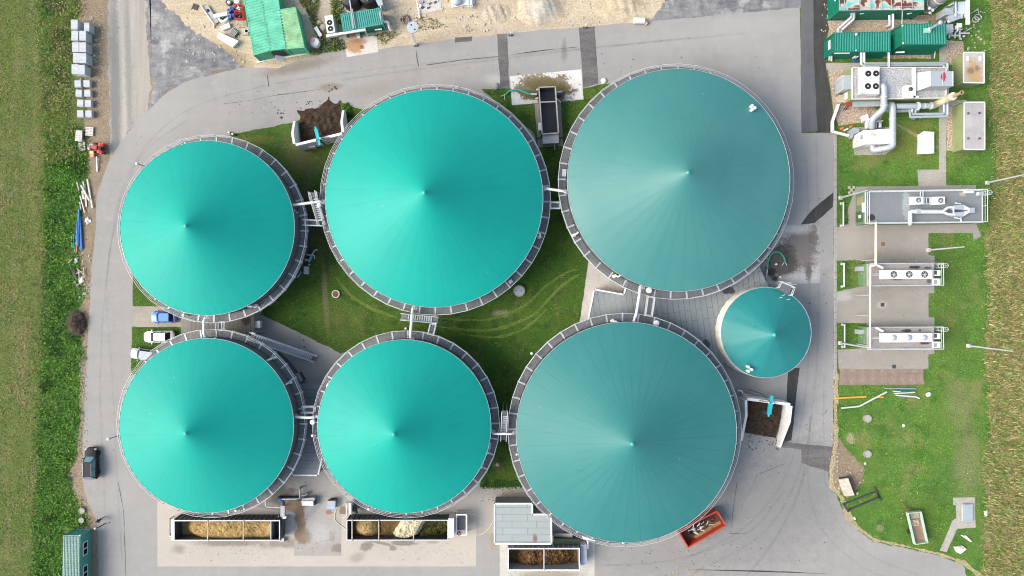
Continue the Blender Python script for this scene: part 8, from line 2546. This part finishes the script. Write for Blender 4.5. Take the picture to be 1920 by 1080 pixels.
# concrete pad with a lid, path to it and scrap
sheet('path', [(1500 + a / 3.6,780 + b / 3.6) for a, b in ((1032,552),(1178,548),(1185,752),(1062,760),(1050,785),(990,920),(942,908),(1030,705),(1055,690),(1052,602),(1034,600))],5, M['path'],.05)
cabinet('pale grey rectangular shaft lid on the concrete pad in the southeast lawn', 'G', rect(1102,600,1165,712),.0,.35, 'galv', 'duct', 'shaft_lid', 'lid')
for lab, pts in (('white wedge-shaped board lying south of the shaft pad', [(1085,805),(1095,803),(1162,848),(1150,850)]),('second white board crossing the wedge-shaped one', [(1108,808),(1118,806),(1160,846),(1140,838)])):
    P_ = [X('G', *k, .15) for k in pts]
    MB().prism([(k.x, k.y) for k in P_],.02,.12 if 'wedge-shaped board' in lab else .2).solo('white_board', M['white'], lab, 'board', 'white boards on the lawn')
ws_ = thing('broken_panel', 'broken white and brown panel in the clover near the road corner', 'panel', (*X('G', 1085,902,0)[:2],0))
pbox(MB(), 'G', [(1042,885),(1100,878),(1125,900),(1085,932),(1060,920)],.02,.3).build('sheet', M['offwhite'], ws_)
pbox(MB(), 'G', [(1070,882),(1112,884),(1108,900),(1080,896)],.302,.36).build('timber', M['wood'], ws_)
for k, (lab, x, y, r) in enumerate((('white plastic bag caught at the reed edge', 1255,657,.35),('white scrap of plastic at the grass edge by the black frame', 370,692,.18),('black and white scrap beside the lower manhole', 440,322,.2))):
    p = X('G', x, y, .1)
    m = crumple(p, r, k)
    m.solo('plastic_scrap', M['white'], lab, 'scrap', 'plastic scraps on the lawn')
# cabinets and pumps in the courtyard
cabinet('grey cabinet on the grass against the east side of the west upper tank', 'P', rect(658,960,708,1042),.0,1.0, 'steel', 'galv')
cabinet('pale rectangular cabinet against the southeast of the west upper tank', 'Q', [(1080,170),(1145,120),(1172,150),(1105,200)],.0,1.0, 'steel', 'galv')
cabinet('dark grey cabinet against the east side of the lower left tank', 'Q', [(1395,970),(1440,955),(1490,1040),(1440,1065)],.0,1.4, 'darksteel', 'steel')
cabinet('white box on the dark edge of the plank-like roof', 'Q', rect(948,372,1002,448),1.0,2.0, 'white', 'white', 'utility_box', 'box')
pu = thing('pump_unit', 'blue-grey pump with pipes in the courtyard beside the west upper tank', 'pump', (*X('P', 730,870,0)[:2],0), 'pumps with motors')
MB().tube([X('P', 715,905,.7), X('P', 745,840,.8)],.22,10).build('motor', pmat('worn_blue', (.16,.34,.46),.5,0,.15), pu, smooth=50)
MB().tube(fillet(pp('P', [(660,815,.5),(720,830,.8),(775,830,.8),(780,870,.3)],1),.2),.1,8).tube(fillet(pp('P', [(745,830,.8),(785,770,.9),(812,772,.9)],1),.2),.09,8).tube(pp('P', [(665,880),(720,885)],.6),.12,8).build('pipe', M['rail'], pu, smooth=50)
MB().bar(X('P', 690,900,.15), X('P', 765,845,.15),.5,.25).build('base_frame', M['darksteel'], pu)
MB().ball(X('P', 718,935,.4),.16,6).build('valve', M['white'], pu, smooth=60)
pt_ = thing('pit_frame', 'small dark pit with a pale frame at the foot of the west upper tank', 'pit', (*X('P', 590,1035,0)[:2],0))
q = [X('P', *k, .2) for k in ((600,1000),(630,1020),(595,1078),(555,1060))]
m = MB()
for i in range(4): m.bar(q[i], q[(i + 1) % 4],.1,.2)
m.build('frame', M['rail'], pt_)
MB().prism([(k.x, k.y) for k in q],.02,.08).build('opening', M['black'], pt_)
pr_ = thing('parallel_pipes', 'dark inspection rail curving along the east foot of the lower middle tank', 'rail', (*X('T', 215,90,0)[:2],0))
MB().tube(spline(pp('T', [(170,35),(215,85),(255,150),(300,230),(330,330)],1.0)),.07,6).tube(spline(pp('T', [(158,50),(200,95),(240,165),(280,240),(310,335)],1.0)),.05,6).build('tube', M['darksteel'], pr_)
# sheet-metal clutter under the bottom hut and behind the feeder
cabinet('narrow white box beside the concrete pier at the bottom feeder', 'F3', [(730,300),(755,290),(758,460),(735,470)],.05,1.7, 'white', 'white')
MB().prism([(k.x, k.y) for k in [X('F3', *q, 2.4) for q in ((600,160),(760,190),(905,225),(905,300),(750,270),(640,250))]],0,2.4).solo('concrete_pier', M['whiteconc'], 'pale concrete pier under the southwest railing of the big grey-teal tank', 'pier')
pit = thing('feed_hopper', 'dark green steel hopper between the grey hut and the big grey-teal tank', 'hopper', (*X('M', 980,720,0)[:2],0))
pbox(MB(), 'M', [(845,690),(1105,700),(1105,765),(850,768)],.1,1.6).build('hopper', pmat('near_black_green', (.02,.03,.02),.6), pit)
pbox(MB(), 'M', [(845,640),(1030,645),(1030,688),(850,690)],.1,1.0).build('concrete_sill', M['render_wall'], pit)
